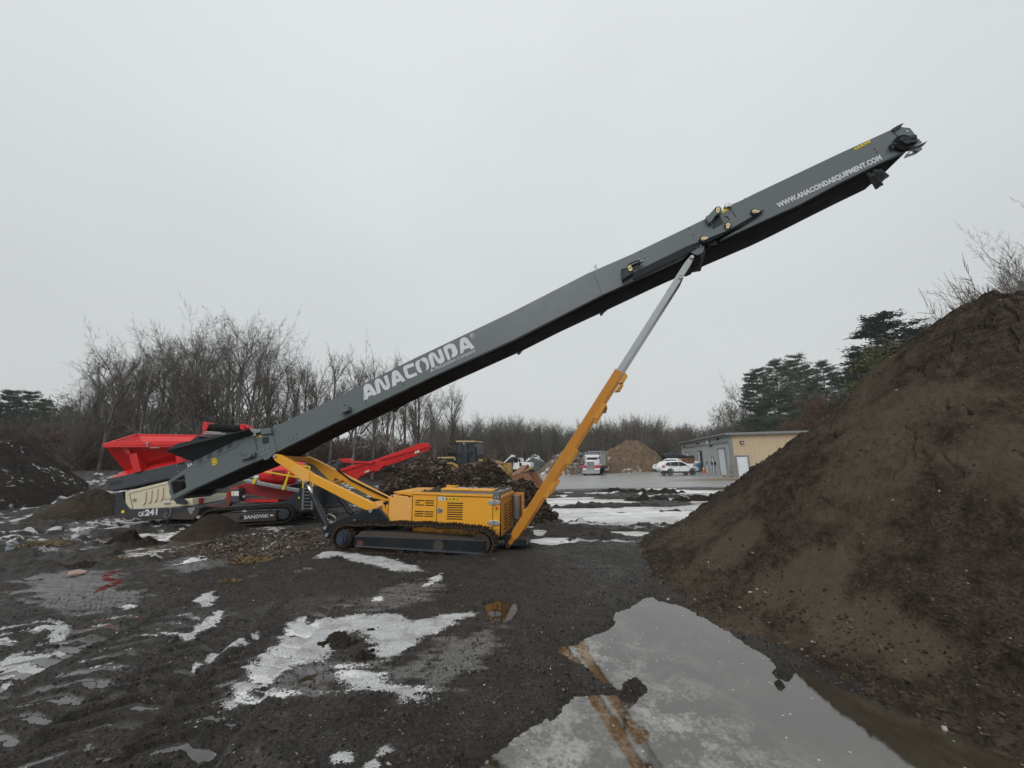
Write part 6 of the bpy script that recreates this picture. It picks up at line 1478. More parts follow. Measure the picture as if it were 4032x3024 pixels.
# ------------------------------------------------------------------ heaps
def soil_mat(name, dark, mid, light, scale=1.0, patch=.5, snowy=0.0, rough=.9, bs=.9, spec=.1, pale=None):
    m, t, b = nmat(name); pos = t.nodes.new('ShaderNodeNewGeometry').outputs['Position']
    n1 = noise(t, .55 * scale, 5, .6, vec=pos); n2 = noise(t, 5 * scale, 6, .7, vec=pos); n3 = noise(t, 30 * scale, 5, .7, vec=pos)
    c = ramp(t, n2, [(.35, dark), (.52, mid), (.72, light)])
    c = mixc(t, mrange(t, n3, .44, .58, 0, .75), c, dark)
    c = mixc(t, mrange(t, n1, .50, .62, 0, patch), c, light if pale is None else pale)
    vo = t.nodes.new('ShaderNodeTexVoronoi'); vo.inputs['Scale'].default_value = 14; t.links.new(pos, vo.inputs['Vector'])
    vs_ = t.nodes.new('ShaderNodeSeparateColor'); t.links.new(vo.outputs['Color'], vs_.inputs[0])
    c = mixc(t, mth(t, 'MULTIPLY', mrange(t, vo.outputs['Distance'], .10, .15, 1, 0), mrange(t, vs_.outputs[0], .93, .95, 0, 1)), c, (.26, .23, .20))
    if snowy:
        nz_ = t.nodes.new('ShaderNodeNewGeometry'); sx_ = t.nodes.new('ShaderNodeSeparateXYZ'); t.links.new(nz_.outputs['Normal'], sx_.inputs[0])
        f = mth(t, 'MULTIPLY', mrange(t, n2, .60 - snowy * .12, .66 - snowy * .12, 0, 1), mrange(t, n1, .48, .56, 0, 1)); c = mixc(t, f, c, (.75, .76, .77))
    t.links.new(c, b.inputs['Base Color']); b.inputs['Roughness'].default_value = rough; b.inputs['Specular IOR Level'].default_value = spec
    t.links.new(bump(t, mth(t, 'ADD', mth(t, 'MULTIPLY', n2, .8), mth(t, 'MULTIPLY', n3, .8)), bs, .06), b.inputs['Normal'])
    return m
M['compost'] = soil_mat('compost_soil', (.024, .0180, .0132), (.070, .0535, .0395), (.110, .086, .064), 1.0, .62, pale=(.120, .094, .069))
M['darksoil'] = soil_mat('dark_soil', (.014, .012, .011), (.034, .028, .024), (.052, .042, .034), .8, .4, snowy=.0)
M['banksoil'] = soil_mat('bank_soil', (.014, .012, .011), (.034, .028, .024), (.052, .042, .034), .8, .4, snowy=.1)
M['debris'] = soil_mat('debris_soil', (.012, .009, .008), (.032, .024, .019), (.06, .046, .036), 1.0, .3)
M['sand'] = soil_mat('sandy_fill', (.085, .058, .036), (.16, .115, .075), (.22, .165, .11), .35, .4, snowy=.35, bs=.7)
M['sand2'] = soil_mat('brown_fill', (.10, .075, .05), (.17, .13, .09), (.24, .19, .14), .4, .4, snowy=.6, bs=.7)
M['greystone'] = soil_mat('crushed_grey_stone', (.035, .042, .045), (.085, .095, .10), (.13, .14, .145), .5, .3, snowy=1.0, bs=.9)
M['fines'] = soil_mat('fine_material', (.026, .020, .015), (.055, .042, .031), (.085, .065, .047), 1.5, .4)
def heap(name, cx, cy, R, H, mat, label, prof=None, z0=None, seed=1, amp=.08, fr=1.0, lump=.12, na=360, nr=160, squash=1.0, rot=0.0, group=None, cat='pile', extra=None, angrange=None):
    if angrange: angs = np.concatenate([np.linspace(angrange[0], angrange[1], na, endpoint=False), np.linspace(angrange[1], angrange[0] + 2 * math.pi, 60)])
    else: angs = np.linspace(0, 2 * math.pi, na)
    rr_ = np.linspace(0.0, 1.12, nr)
    A, T = np.meshgrid(angs, rr_)
    Rv = R * (1 + lump * fbm(np.cos(A) * 1.3 + seed, np.sin(A) * 1.3, seed + 5, 3))
    lx, ly = T * Rv * np.sin(A), T * Rv * np.cos(A) * squash
    X = cx + lx * math.cos(rot) - ly * math.sin(rot); Y = cy + lx * math.sin(rot) + ly * math.cos(rot)
    tt = T
    pr = prof(tt) if prof else np.clip(1 - tt, 0, 1) ** .95 * (1 - .10 * np.exp(-(tt / .12) ** 2))
    edge = smooth(1.12, .9, T) 
    nzv = fbm(X * fr, Y * fr, seed, 5, .55)
    Zv = H * pr + edge * amp * nzv * (.5 + 1.0 * np.clip(1.1 - tt, 0, 1)) - .12 * smooth(1.0, 1.12, T)
    if extra is not None: Zv = Zv + extra(X, Y, tt)
    Zv = Zv + (z0 if z0 is not None else 0.0)
    co = np.stack([(X - cx).ravel(), (Y - cy).ravel(), Zv.ravel()], 1); n_a = len(angs)
    idx = np.arange(n_a * nr).reshape(nr, n_a); qd = np.stack([idx[:-1, :-1].ravel(), idx[:-1, 1:].ravel(), idx[1:, 1:].ravel(), idx[1:, :-1].ravel()], 1)[:, ::-1]
    me = mesh_np(name, co, qd, [M[mat]]); o = bpy.data.objects.new(name, me); C.objects.link(o); o.location = (cx, cy, 0)
    tag(o, label, cat, group); return o, (X, Y, Zv)
pr_t = np.array([0, .13, .27, .42, .65, .88, 1.0, 1.12]) ; pr_h = np.array([1.0, .90, .775, .575, .335, .105, .015, -.02])
def comp_prof(t): return np.interp(t, pr_t, pr_h)
def heap_hit(px, py):
    r = ray(px, py)
    for k in range(400):
        p = CP + r * (2 + k * .03)
        if p.z < 5.5 * float(np.interp(math.hypot(p.x - PX - .15, p.y - PY) / 7.25, pr_t, pr_h)): return p
    return p
SL = [(heap_hit(*Z('0', x, y)), a) for x, y, a in ((900, 200, .42), (960, 130, .45), (1180, 330, .40), (1290, 290, .42), (1330, 400, .30), (1540, 510, .42), (1750, 600, .30), (1400, 230, .25))]
def slide_patch(X, Y):
    m = np.zeros(X.shape); w = .5 * fbm(X * 2.2, Y * 2.2, 220, 4)
    for p, a in SL: m = np.maximum(m, smooth(1.25, .75, np.hypot(X - p.x, Y - p.y) / a + w))
    return m
def comp_extra(X, Y, t):
    d = np.hypot(X - PX, Y - PY); a = np.arctan2(X - PX, Y - PY)
    # slump cracks running across the upper slope, small slides lower down
    c1 = np.abs(fbm(a * 3.0 + 7, d * .75 + .25 * fbm(X * 2, Y * 2, 210, 3), 201, 4)); crack = smooth(.025, .0, c1) * smooth(.75, .5, t) 
    c2 = np.abs(fbm(X * .9, Y * .9, 203, 4)); crack2 = smooth(.025, .0, c2) * smooth(.85, .6, t) * smooth(-.1, .25, fbm(X * .3, Y * .3, 205, 2))
    step = .10 * smooth(-.06, .06, fbm(a * 3.0 + 7, d * .75, 201, 4)) * smooth(.8, .4, t)
    clump = (np.maximum(0, fbm(X * 4.5, Y * 4.5, 207, 5, .65)) * .26 + .05 * fbm(X * 16, Y * 16, 213, 3, .6)) * .55 * smooth(-.12, .18, fbm(X * .55, Y * .55, 209, 3)) * smooth(1.15, .9, t)
    pk = slide_patch(X, Y)
    return -.13 * crack - .08 * crack2 + step * .9 + clump * 1.3 * (1 - .9 * pk) + .05 * (1 - .8 * pk) * fbm(X * 11, Y * 11, 211, 4, .6) * smooth(1.12, 1.0, t)
cmp_, (hx, hy, hz) = heap('compost_heap', PX + .15, PY, 7.25, 5.5, 'compost', 'huge dark brown compost heap on the right with its foot in the puddle', comp_prof, 0, 4, .10, .42, .02, na=1150, nr=520, extra=comp_extra, angrange=(rad(150), rad(345)))
me = cmp_.data; pk = slide_patch(hx, hy).ravel(); setcol(me, 'slides', pk, pk * 0, pk * 0)
t = M['compost'].node_tree; b = t.nodes['Principled BSDF']; old = b.inputs['Base Color'].links[0].from_socket
t.links.new(mixc(t, mth(t, 'MULTIPLY', attr(t, 'slides')['Red'], .55), old, (.125, .098, .070)), b.inputs['Base Color'])
# rolled-down stones and crumbs on and around the heap foot
n = 34000; ii = rg.integers(0, hx.size, n * 3); X, Y, Zv = hx.ravel()[ii], hy.ravel()[ii], hz.ravel()[ii]; d = np.hypot(X - PX, Y - PY) / 7.25
w = np.exp(-((d - .97) / .09) ** 2) + .04; k = rg.random(len(X)) < w; X, Y, Zv, d = X[k], Y[k], Zv[k], d[k]; s = np.clip(rg.lognormal(-4.7, .45, len(X)), .004, .03)
tag(scatter('heap_crumbs', np.stack([X, Y, Zv + s * .3], 1), s, 'clods', seed=6), kind='stuff')
heap('soil_bank', -31.8, 21.0, 7.6, 3.85, 'banksoil', 'dark soil bank with a flat top at the left edge of the yard', lambda t: np.clip((1 - t) * 1.75, 0, 1) ** .9, .0, 11, .5, .5, .1, na=420, nr=160)
heap('soil_heap', -19.0, 18.0, 2.0, 1.3, 'fines', 'low brown soil heap beside the dark left end of the screener', None, .0, 12, .15, 1.2, .15, na=260, nr=90)
fc = ground(*Z('1', 1150, 1235)); heap('fines_cone', fc.x, fc.y + .2, 1.12, .74, 'fines', 'small neat cone of fine brown material at the edge of the icy pond', None, -.06, 14, .05, 3, .08, na=220, nr=90)
cl = ground(*Z('1', 430, 1330)); heap('mud_ridge', cl.x, cl.y, .95, .34, 'darksoil', 'low ridge of dark mud clods in the icy pond in front of the screener', lambda t: np.clip(1 - t * t, 0, 1), -.1, 15, .22, 3.2, .3, na=260, nr=90, squash=.4, rot=.15)
# low mud ridges standing in the ice beyond the machine
for i, (a, R, H, rot) in enumerate((((1060, 985), 1.3, .42, 0), ((1290, 1010), .9, .26, -.05), ((1230, 880), 2.0, .45, .05), ((690, 895), 2.6, .48, -.04), ((1600, 1000), .6, .28, 0), ((1950, 975), 1.8, .35, -.12), ((310, 905), .7, .2, 0), ((970, 850), .7, .22, 0))):
    g = ground(*Z('T', *a)); heap('mud_ridge', g.x, g.y, R, H * .62, 'darksoil', 'low dark mud ridge standing out of the ice beyond the conveyor strut', lambda t: np.clip(1 - t * t, 0, 1), -.12, 30 + i, .25, 2.6, .3, na=160, nr=50, squash=.36, rot=rot, group='mud ridges in the ice')
# far heaps
def far_heap(k, c, base, Y, width, top, mat, label, name='pile', prof=None, **kw):
    p0, p1, pt = at(*Z(k, c - width / 2, base), Y), at(*Z(k, c + width / 2, base), Y), at(*Z(k, c, top), Y)
    return heap(name, (p0.x + p1.x) / 2, Y, (p1.x - p0.x) / 2, pt.z, mat, label, prof, 0, na=260, nr=110, **kw)
rnd = lambda t: np.clip(1 - t ** 1.7, 0, 1)
far_heap('T', 870, 560, 64, 1040, 150, 'sand', 'large rounded brown sand heap streaked with snow behind the dump truck', 'sand_heap', lambda t: np.clip(1 - t ** 2.4, 0, 1), seed=41, amp=.9, fr=.5, lump=.12)
far_heap('T', 1130, 560, 61, 560, 330, 'sand', 'lower right shoulder of the brown sand heap, behind the white cars', 'sand_heap', rnd, seed=42, amp=.5, fr=.6)
far_heap('T', 640, 565, 58, 500, 400, 'sand', 'low sand shoulder directly right of the dump truck', 'sand_heap', rnd, seed=46, amp=.5, fr=.6)
far_heap('L', 1690, 575, 66, 520, 325, 'greystone', 'heap of blue-grey crushed stone dusted with snow behind the white-cabbed truck', 'stone_heap', lambda t: np.clip(1 - t ** 1.35, 0, 1), seed=43, amp=.4, fr=.6)
far_heap('L', 2010, 600, 55, 620, 345, 'sand2', 'tan earth heap with snowy foot between the grey stone and the yellow strut', 'earth_heap', lambda t: np.clip(1 - t ** 1.2, 0, 1), seed=44, amp=.4, fr=.6)
rb = at(*Z('T', -30, 600), 60)
o, (rx, ry, rz) = heap('rubble_heap', rb.x, 60, 4.2, 3.1, 'sand2', 'heap of broken concrete and stones left of the dump truck', rnd, 0, 45, .4, .7)
n = 1500; ii = rg.integers(0, rx.size, n); s = np.clip(rg.lognormal(-1.55, .45, n), .06, .55)
r_o = scatter('rubble', np.stack([rx.ravel()[ii] - rb.x, ry.ravel()[ii] - 60, rz.ravel()[ii] + s * .2], 1), s, 'rubble', .7, 8, .8, parent=o); r_o['kind'] = 'stuff'
# debris pile of roots, bark and rubbish between the engine box and the loader
M['rootwood'] = island_mat('roots_and_bark', [(0, (.025, .017, .012)), (.45, (.06, .042, .03)), (.8, (.115, .082, .06)), (.95, (.20, .155, .12)), (1, (.45, .41, .37))], .85, 8)
dps = []
for i, (c, tp, bt, Yd, wd, lab) in enumerate(((( 'L', 60), 350, 850, 16.6, 1750, 'tall heap of dark roots and bark left of the loader cab'), (('L', 850), 475, 880, 15.8, 1500, 'middle heap of rubbish and dark soil in front of the loader'), (('L', 1450), 760, 1000, 15.2, 950, 'low right end of the debris heap below the loader bucket'))):
    p0, p1, pt = at(*Z(c[0], c[1] - wd / 2, bt), Yd), at(*Z(c[0], c[1] + wd / 2, bt), Yd), at(*Z(c[0], c[1], tp), Yd)
    o, g3 = heap('debris_heap', (p0.x + p1.x) / 2, Yd, (p1.x - p0.x) / 2, pt.z - (.02, .05, .0)[i], 'debris', lab, lambda t: np.clip(1 - t ** (1.45, 2.0, 1.6)[i], 0, 1), 0, 50 + i, .35, 1.2, .2, na=300, nr=120, cat='debris pile')
    X, Y, Zv = [a.ravel() for a in g3]; cx, cy = o.location.x, o.location.y
    n = (10000, 9000, 3000)[i]; ii = rg.integers(X.size // 12, X.size, n); m = MB(); rr = random.Random(60 + i)
    for j in ii:
        p = Vector((X[j] - cx, Y[j] - cy, Zv[j] + rr.uniform(-.02, .06))); d = Vector((rr.gauss(0, 1), rr.gauss(0, 1), rr.gauss(0, .28))).normalized(); L = rr.uniform(.03, .14) if rr.random() < .96 else rr.uniform(.2, .5)
        if rr.random() < .55: m.beam(p - d * L / 2, p + d * L / 2, rr.uniform(.01, .08), rr.uniform(.008, .03), up=(rr.random(), rr.random(), 1))
        else:
            q1 = p + Vector((rr.gauss(0, .05), rr.gauss(0, .05), rr.gauss(0, .05))); m.tube([p - d * L / 2, q1, p + d * L / 2], [rr.uniform(.008, .03), rr.uniform(.01, .035), .006], 4, cap=False)
    w_ = m.build('wood_debris', M['rootwood'], o, fixn=False); w_['kind'] = 'stuff'
    n = (800, 900, 400)[i]; ii = rg.integers(X.size // 12, X.size, n); s = np.clip(rg.lognormal(-3.0, .5, n), .02, .16)
    w_ = scatter('stones', np.stack([X[ii] - cx, Y[ii] - cy, Zv[ii] + s * .3], 1), s, 'stones', .7, 70 + i, .8, parent=o); w_['kind'] = 'stuff'
M['cloth'] = plain('grey_cloth', (.16, .19, .22), .8); M['orange_scrap'] = plain('orange_scrap', (.7, .15, .04), .6)
def scrap(x, y, s, mat, label, Yd=14.2, k='L'):
    p = at(*Z(k, x, y), Yd); rr = random.Random(int(x)); m = MB(); pts = [Vector((math.cos(t) * s * rr.uniform(.7, 1.2), rr.uniform(-.08, .08), math.sin(t) * s * .4 * rr.uniform(.7, 1.2))) for t in [2 * math.pi * i / 9 for i in range(9)]]
    m.prism(pts, (0, .06, .03)); o = m.build('rubbish_scrap', M[mat], None, bevel=.01); o.location = p; tag(o, label, 'rubbish')
# loose things in the left foreground
M['pinkstone'] = paint('pink_stone', (.36, .25, .20), .7, .3, scale=6, bmp=.3)
g = ground(*Z('9', 338, 296)); o = scatter('flat_stone', np.array([[0, 0, .03]]), [.17], 'pinkstone', .22, 3, .9); o.location = (g.x, g.y, zat(g.x, g.y)); tag(o, 'flat pinkish stone lying on the wet mud near the red stain', 'stone')
g = ground(*Z('9', 365, 262)); heap('mud_clod', g.x, g.y, .42, .13, 'darksoil', 'long dark clod of mud just behind the flat pinkish stone', lambda t: np.clip(1 - t * t, 0, 1), zat(g.x, g.y) - .02, 97, .07, 6, .3, na=140, nr=40, squash=.4, rot=.2, cat='clod')
g = ground(*Z('9', 48, 190)); o = scatter('ice_chunk', np.array([[0, 0, .06]]), [.14], 'cloth', .6, 4, .5); o.location = (g.x, g.y, zat(g.x, g.y)); tag(o, 'grey-blue chunk of ice at the left edge of the mud', 'ice chunk')
for j, (x, y, s) in enumerate(((1500, 600, .13), (1590, 655, .11), (1430, 595, .12), (1480, 575, .13), (1560, 625, .12), (1600, 540, .07))):
    g = ground(*Z('9', x, y)); heap('mud_mound', g.x, g.y, s * 1.5, s * .55, 'darksoil', 'lumpy dark mud between the snow patches in the foreground', lambda t: np.clip(1 - t * t, 0, 1), -.02, 90 + j, .09, 7, .3, na=120, nr=36, squash=.8, group='mud lumps among the snow patches')
# dead grass tufts
M['straw'] = island_mat('dead_grass', [(0, (.16, .11, .05)), (1, (.30, .22, .11))], .9)
def tuft(k, x, y, n, R, L, label):
    g = ground(*Z(k, x, y)); m = MB(); rr = random.Random(int(x)); z = zat(g.x, g.y)
    for i in range(n):
        a = rr.uniform(0, 6.28); p = Vector((rr.gauss(0, R), rr.gauss(0, R * .5), 0)); d = Vector((math.cos(a), math.sin(a) * .6, rr.uniform(.1, .6))) * L * rr.uniform(.5, 1.2)
        w = Vector((-math.sin(a), math.cos(a), 0)) * .004; m.face([p - w, p + w, p + d * .6 + w * .6 + Vector((0, 0, .02)), p + d - Vector((0, 0, .02))])
    o = m.build('dead_grass', M['straw'], None, fixn=False); o.location = (g.x, g.y, z); o['kind'] = 'stuff'
tuft('9', 1090, 245, 160, .16, .22, ''); tuft('9', 165, 185, 120, .22, .35, ''); tuft('9', 480, 225, 90, .15, .15, ''); tuft('9', 995, 325, 60, .08, .12, '')
# ================================================================== trees
def bark_mat(name, a, b_, c=None):
    m, t, b = nmat(name); n = noise(t, 1.2, 5, .65); col = ramp(t, n, [(.35, a), (.65, b_)]) if c is None else ramp(t, n, [(.3, a), (.5, b_), (.7, c)])
    t.links.new(col, b.inputs['Base Color']); b.inputs['Roughness'].default_value = .9; b.inputs['Specular IOR Level'].default_value = .2; return m
M['bark'] = bark_mat('grey_bark', (.065, .060, .054), (.14, .13, .118), (.22, .215, .20)); M['twig'] = bark_mat('brown_twigs', (.095, .083, .072), (.165, .148, .13))
M['bark_d'] = bark_mat('dark_bark', (.04, .034, .03), (.085, .075, .066)); M['twig_r'] = bark_mat('reddish_twigs', (.075, .052, .043), (.13, .095, .08)); M['twig_g'] = bark_mat('mossy_twigs', (.065, .062, .043), (.13, .125, .09))
def leaf_mat(name, a, b_, c):
    m, t, b = nmat(name); g = t.nodes.new('ShaderNodeNewGeometry'); col = ramp(t, g.outputs['Random Per Island'], [(0, a), (.5, b_), (1, c)])
    t.links.new(col, b.inputs['Base Color']); b.inputs['Roughness'].default_value = .75; b.inputs['Specular IOR Level'].default_value = .2; return m
M['needles'] = leaf_mat('pine_needles', (.026, .044, .024), (.045, .070, .038), (.080, .105, .060)); M['needles_y'] = leaf_mat('yellowish_needles', (.05, .062, .022), (.085, .095, .035), (.12, .12, .055))
M['oakleaf'] = leaf_mat('dry_oak_leaves', (.06, .026, .016), (.11, .047, .028), (.16, .075, .045)); M['brush'] = leaf_mat('brown_brush', (.05, .042, .034), (.085, .072, .058), (.11, .10, .078)); M['brush_g'] = leaf_mat('green_brown_brush', (.045, .05, .035), (.075, .082, .055), (.11, .11, .08)); M['brush_r'] = leaf_mat('russet_brush', (.08, .05, .042), (.12, .075, .06), (.15, .10, .08))
class TB:
    def __init__(s): s.v = []; s.f = []
    def seg(s, p0, p1, r0, r1, k):
        d = p1 - p0; L = d.length
        if L < 1e-5: return
        d /= L; a = d.orthogonal().normalized(); b = d.cross(a); n = len(s.v)
        for p, r in ((p0, r0), (p1, r1)):
            for j in range(k):
                t = 6.2832 * j / k; s.v.append(p + (a * math.cos(t) + b * math.sin(t)) * r)
        for j in range(k): s.f.append((n + j, n + (j + 1) % k, n + k + (j + 1) % k, n + k + j))
    def mesh(s, name, mat, sm=False):
        me = bpy.data.meshes.new(name); me.from_pydata([tuple(v) for v in s.v], [], s.f); me.materials.append(mat); me.update()
        if sm: me.polygons.foreach_set('use_smooth', [True] * len(me.polygons))
        return me
def bare_tree(seed, H, spread=.45, fork=1, low=.25, limbs=9, twigmat='twig', barkmat='bark', levels=4, dens=1.0, upw=.25):
    rr = random.Random(seed); tb, cb = TB(), TB()
    def rv(s): return Vector((rr.gauss(0, s), rr.gauss(0, s), rr.gauss(0, s)))
    def grow(p, d, L, r, lv):
        n = 4 if lv == 0 else 3 if lv < 3 else 2; k = 8 if lv == 0 else 5 if lv == 1 else 3
        B = tb if lv == 0 else cb; q = p; dd = d.copy(); rad_ = r; nodes = [(p, d.copy(), r)]
        for i in range(n):
            dd = (dd + rv(.06 if lv == 0 else .16) + Vector((0, 0, upw * (0, .14, .09, .03, .0, 0)[lv]))).normalized(); q2 = q + dd * L / n; r2 = r * (1 - (i + 1) / n * (.55 if lv == 0 else .62))
            B.seg(q, q2, rad_, r2, k); q = q2; rad_ = r2; nodes.append((q, dd.copy(), r2))
        if lv >= levels: return
        if lv == 0: cnt = limbs
        else: cnt = int((8 if lv == 1 else 6 if lv == 2 else 5) * dens * rr.uniform(.8, 1.25))
        for j in range(cnt):
            t = rr.uniform(low, 1.0) if lv == 0 else rr.uniform(.18, 1.0); x = t * n; i = min(int(x), n - 1); a, b_ = nodes[i], nodes[i + 1]
            bp = a[0].lerp(b_[0], x - i); bd = b_[1]; side = bd.orthogonal().normalized(); side = Matrix.Rotation(rr.uniform(0, 6.283), 3, bd) @ side
            ang = rr.uniform(.45, 1.0) if lv == 0 else rr.uniform(.4, 1.05); nd = (bd * math.cos(ang) + side * math.sin(ang) + Vector((0, 0, upw * (.38 if lv < 2 else .08)))).normalized()
            nl = H * spread * rr.uniform(.55, 1.0) * (1.15 - .6 * t) if lv == 0 else L * rr.uniform(.32, .62) * (1.2 - .6 * t)
            nr_ = max(.018, a[2] * (.58 if lv == 0 else .60) * rr.uniform(.65, 1)) if lv < 2 else max((.03, .016, .0095, .007, .0065)[lv], a[2] * .62)
            grow(bp, nd, nl, nr_, lv + 1)
        # leader continues
        if lv < levels and (lv or fork == 1 and limbs < 11): grow(nodes[-1][0], (nodes[-1][1] + rv(.15)).normalized(), L * .5 if lv else H * .15, max(.0105, rad_ * .9), lv + 1)
    stems = fork
    for i in range(stems):
        d = Vector((rr.gauss(0, .05 + .12 * (stems > 1)), rr.gauss(0, .05 + .12 * (stems > 1)), 1)).normalized(); grow(Vector((rr.gauss(0, .2) * (stems > 1), rr.gauss(0, .2) * (stems > 1), -.2)), d, H * rr.uniform(.52, .6), H * .0150 * (1 if stems == 1 else .8), 0)
    # bring the top to the wanted height
    zz = sorted(v.z for v in cb.v); f = H / zz[int(len(zz) * .985)]
    for B in (tb, cb):
        for v in B.v: v.z *= f
    return tb.mesh('trunk', M[barkmat], True), cb.mesh('crown', M[twigmat]), H
def add_leaves(cb, pts, n, s, rr, spread, flat=.6):
    for p in pts:
        for i in range(n):
            c = p + Vector((rr.gauss(0, spread), rr.gauss(0, spread), rr.gauss(0, spread * flat))); a = Vector((rr.gauss(0, 1), rr.gauss(0, 1), rr.gauss(0, .7))).normalized(); b = a.orthogonal().normalized(); w = s * rr.uniform(.6, 1.3); nn = len(cb.v)
            cb.v += [c - a * w - b * w * .28, c + a * w - b * w * .12, c + a * w * .9 + b * w * .22, c - a * w * .7 + b * w * .3]; cb.f.append((nn, nn + 1, nn + 2, nn + 3))
def pine(seed, H, R, low=.25, mat='needles', dens=1.0, crownshape=0.0):
    rr = random.Random(seed); tb, cb, lb = TB(), TB(), TB(); bend = Vector((rr.gauss(0, .02), rr.gauss(0, .02), 0)); N = 9
    pts = [Vector((bend.x * i * i * .12 * H / 9, bend.y * i * i * .12 * H / 9, H * i / N - .2 * (i == 0))) for i in range(N + 1)]
    for i in range(N): tb.seg(pts[i], pts[i + 1], H * .014 * (1 - i / N) + .03, H * .014 * (1 - (i + 1) / N) + .03, 7)
    z = low * H
    while z < H * .985:
        t = (z - low * H) / (H * (1 - low)); x = z / H * N; i = min(int(x), N - 1); base = pts[i].lerp(pts[i + 1], x - i)
        prof = (1 - t) ** .75 * (1 - crownshape) + crownshape * math.sqrt(max(0, 1 - (2 * t - .75) ** 2 / 1.6)); 
        for j in range(rr.randint(5, 8)):
            a = rr.uniform(0, 6.283); L = R * prof * rr.uniform(.6, 1.2) + .45; d = Vector((math.cos(a), math.sin(a), rr.uniform(.0, .32))); p = base; q = base; prev = base
            for s_ in range(4):
                q = prev + d.normalized() * L / 4; d.z += .09; cb.seg(prev, q, .05 * (1 - s_ / 4.5), .05 * (1 - (s_ + 1) / 4.5), 3); 
                if s_ >= 1 or L < 1.2:
                    for m_ in range(int(2 + L * .7)):
                        sd = Vector((-math.sin(a), math.cos(a), 0)) * rr.uniform(-1, 1) * L * .30 * (1.1 - s_ * .15); e = prev.lerp(q, rr.random()) + sd + Vector((0, 0, rr.uniform(-.05, .15)))
                        if rr.random() < .5: cb.seg(prev.lerp(q, .5), e, .015, .008, 3)
                        add_leaves(lb, [e], int(10 * dens), .15, rr, .24, .40)
                prev = q
        z += H * .038 * rr.uniform(.7, 1.3)
    nt_ = len(tb.v)
    for v in cb.v: tb.v.append(v)
    for f in cb.f: tb.f.append(tuple(x + nt_ for x in f))
    return tb.mesh('trunk', M['bark_d'], False), lb.mesh('crown', M[mat]), H
def leafy(seed, H, R, mat, nn=420):
    rr = random.Random(seed); tb, lb = TB(), TB(); tips = []
    def g(p, d, L, r, lv):
        q = p + d * L; tb.seg(p, q, r, r * .6, 4)
        if lv == 0: tips.extend([q, p.lerp(q, .5)]); return
        for i in range(4): g(p.lerp(q, rr.uniform(.4, 1)), (d + Vector((rr.gauss(0, .5), rr.gauss(0, .5), rr.gauss(0, .3)))).normalized(), L * .62, r * .6, lv - 1)
    g(Vector((0, 0, -.1)), Vector((0, 0, 1)), H * .38, H * .012, 3)
    add_leaves(lb, tips, 26, .055, rr, .34)
    mz = max(v.z for v in lb.v); mr = max(abs(v.x) for v in lb.v)
    for B in (tb, lb):
        for v in B.v: v.z *= H / mz; v.x *= R / mr; v.y *= R / mr
    return tb.mesh('trunk', M['bark_d']), lb.mesh('crown', M[mat]), H
VAR = {}
for i in range(4): VAR['big%d' % i] = bare_tree(100 + i, 17, .46, 1 + (i % 2), .22, 12, 'twig', 'bark', 5, .80, .34)
for i in range(4): VAR['slim%d' % i] = bare_tree(200 + i, 14, .32, 1, .30, 10, ('twig', 'twig_g', 'twig', 'twig_r')[i], ('bark', 'bark', 'bark_d', 'bark')[i], 4, .85, .6)
for i in range(3): VAR['far%d' % i] = bare_tree(300 + i, 13, .40, 1, .22, 13, ('twig', 'twig_g', 'twig')[i], ('bark', 'bark_d', 'bark')[i], 4, .95, .35)
for i in range(2): VAR['shrub%d' % i] = bare_tree(400 + i, 5, .5, 4, .1, 8, ('twig_r', 'twig')[i], 'bark_d', 3, 1.1, .3)
VAR['pine0'] = pine(500, 20, 4.6, .22, dens=1.2, crownshape=.35); VAR['pine1'] = pine(501, 20, 4.0, .3, dens=1.2, crownshape=.5); VAR['pine2'] = pine(502, 18, 4.4, .12, dens=1.3, crownshape=.15); VAR['pineY'] = pine(503, 11, 3.6, .02, 'needles_y', 1.4, .2)
VAR['oak0'] = leafy(600, 6, 2.6, 'oakleaf'); VAR['oak1'] = leafy(601, 5, 3.0, 'oakleaf')
def tree(var, x, y, H, label, cat='tree', group=None, name='bare_tree', wide=1.0, rot=None, z=None):
    tr_, cr, h0 = VAR[var]; s = H / h0
    o = empty(name, (x, y, zat(x, y) if z is None else z), rot if rot is not None else random.uniform(0, 6.28), label, cat, group); o.scale = (s * wide, s * wide, s)
    for nm, me in (('trunk', tr_), ('crown', cr)):
        c = bpy.data.objects.new(nm, me); C.objects.link(c); c.parent = o
    return o
def tree_px(var, px, Y, top, label, **kw):
    p = at(px, top, Y); z = zat(p.x, Y) if Y < 60 else 0; return tree(var, p.x, Y, p.z - z, label, z=z, **kw)
random.seed(21)
LG = 'tall bare trees behind the screener'
for i, (px, Y, top) in enumerate([(330, 43, 1600), (400, 40, 1500), (480, 37, 1320), (550, 41, 1365), (625, 38, 1335), (705, 40, 1290), (790, 42, 1300), (860, 37, 1250), (935, 40, 1262), (1010, 37, 1246), (1085, 41, 1330), (1165, 42, 1390), (1240, 39, 1372), (1330, 42, 1350), (1410, 40, 1362), (1490, 43, 1375), (1570, 40, 1390), (1650, 43, 1412), (1720, 40, 1500), (1775, 45, 1490)]):
    v = 'big%d' % (i % 4) if i < 11 else ('slim%d' % (i % 3) if i % 2 else 'big%d' % (i % 4))
    tree_px(v, px, Y, top + 35, 'tall bare grey tree in the stand behind the screener and the conveyor boom', group=LG, wide=.92 if i < 11 else .8)
for i in range(24):
    px = 330 + i * 63 + random.uniform(-15, 15); Y = random.uniform(47, 58); top = (1560 if px < 430 else 1430 if px < 1100 else 1440 if px < 1650 else 1560) + random.uniform(-25, 50)
    tree_px('slim%d' % (i % 4), px, Y, top, 'slender bare tree among the stand behind the screener', group='slender bare trees behind the screener', name='slender_tree')
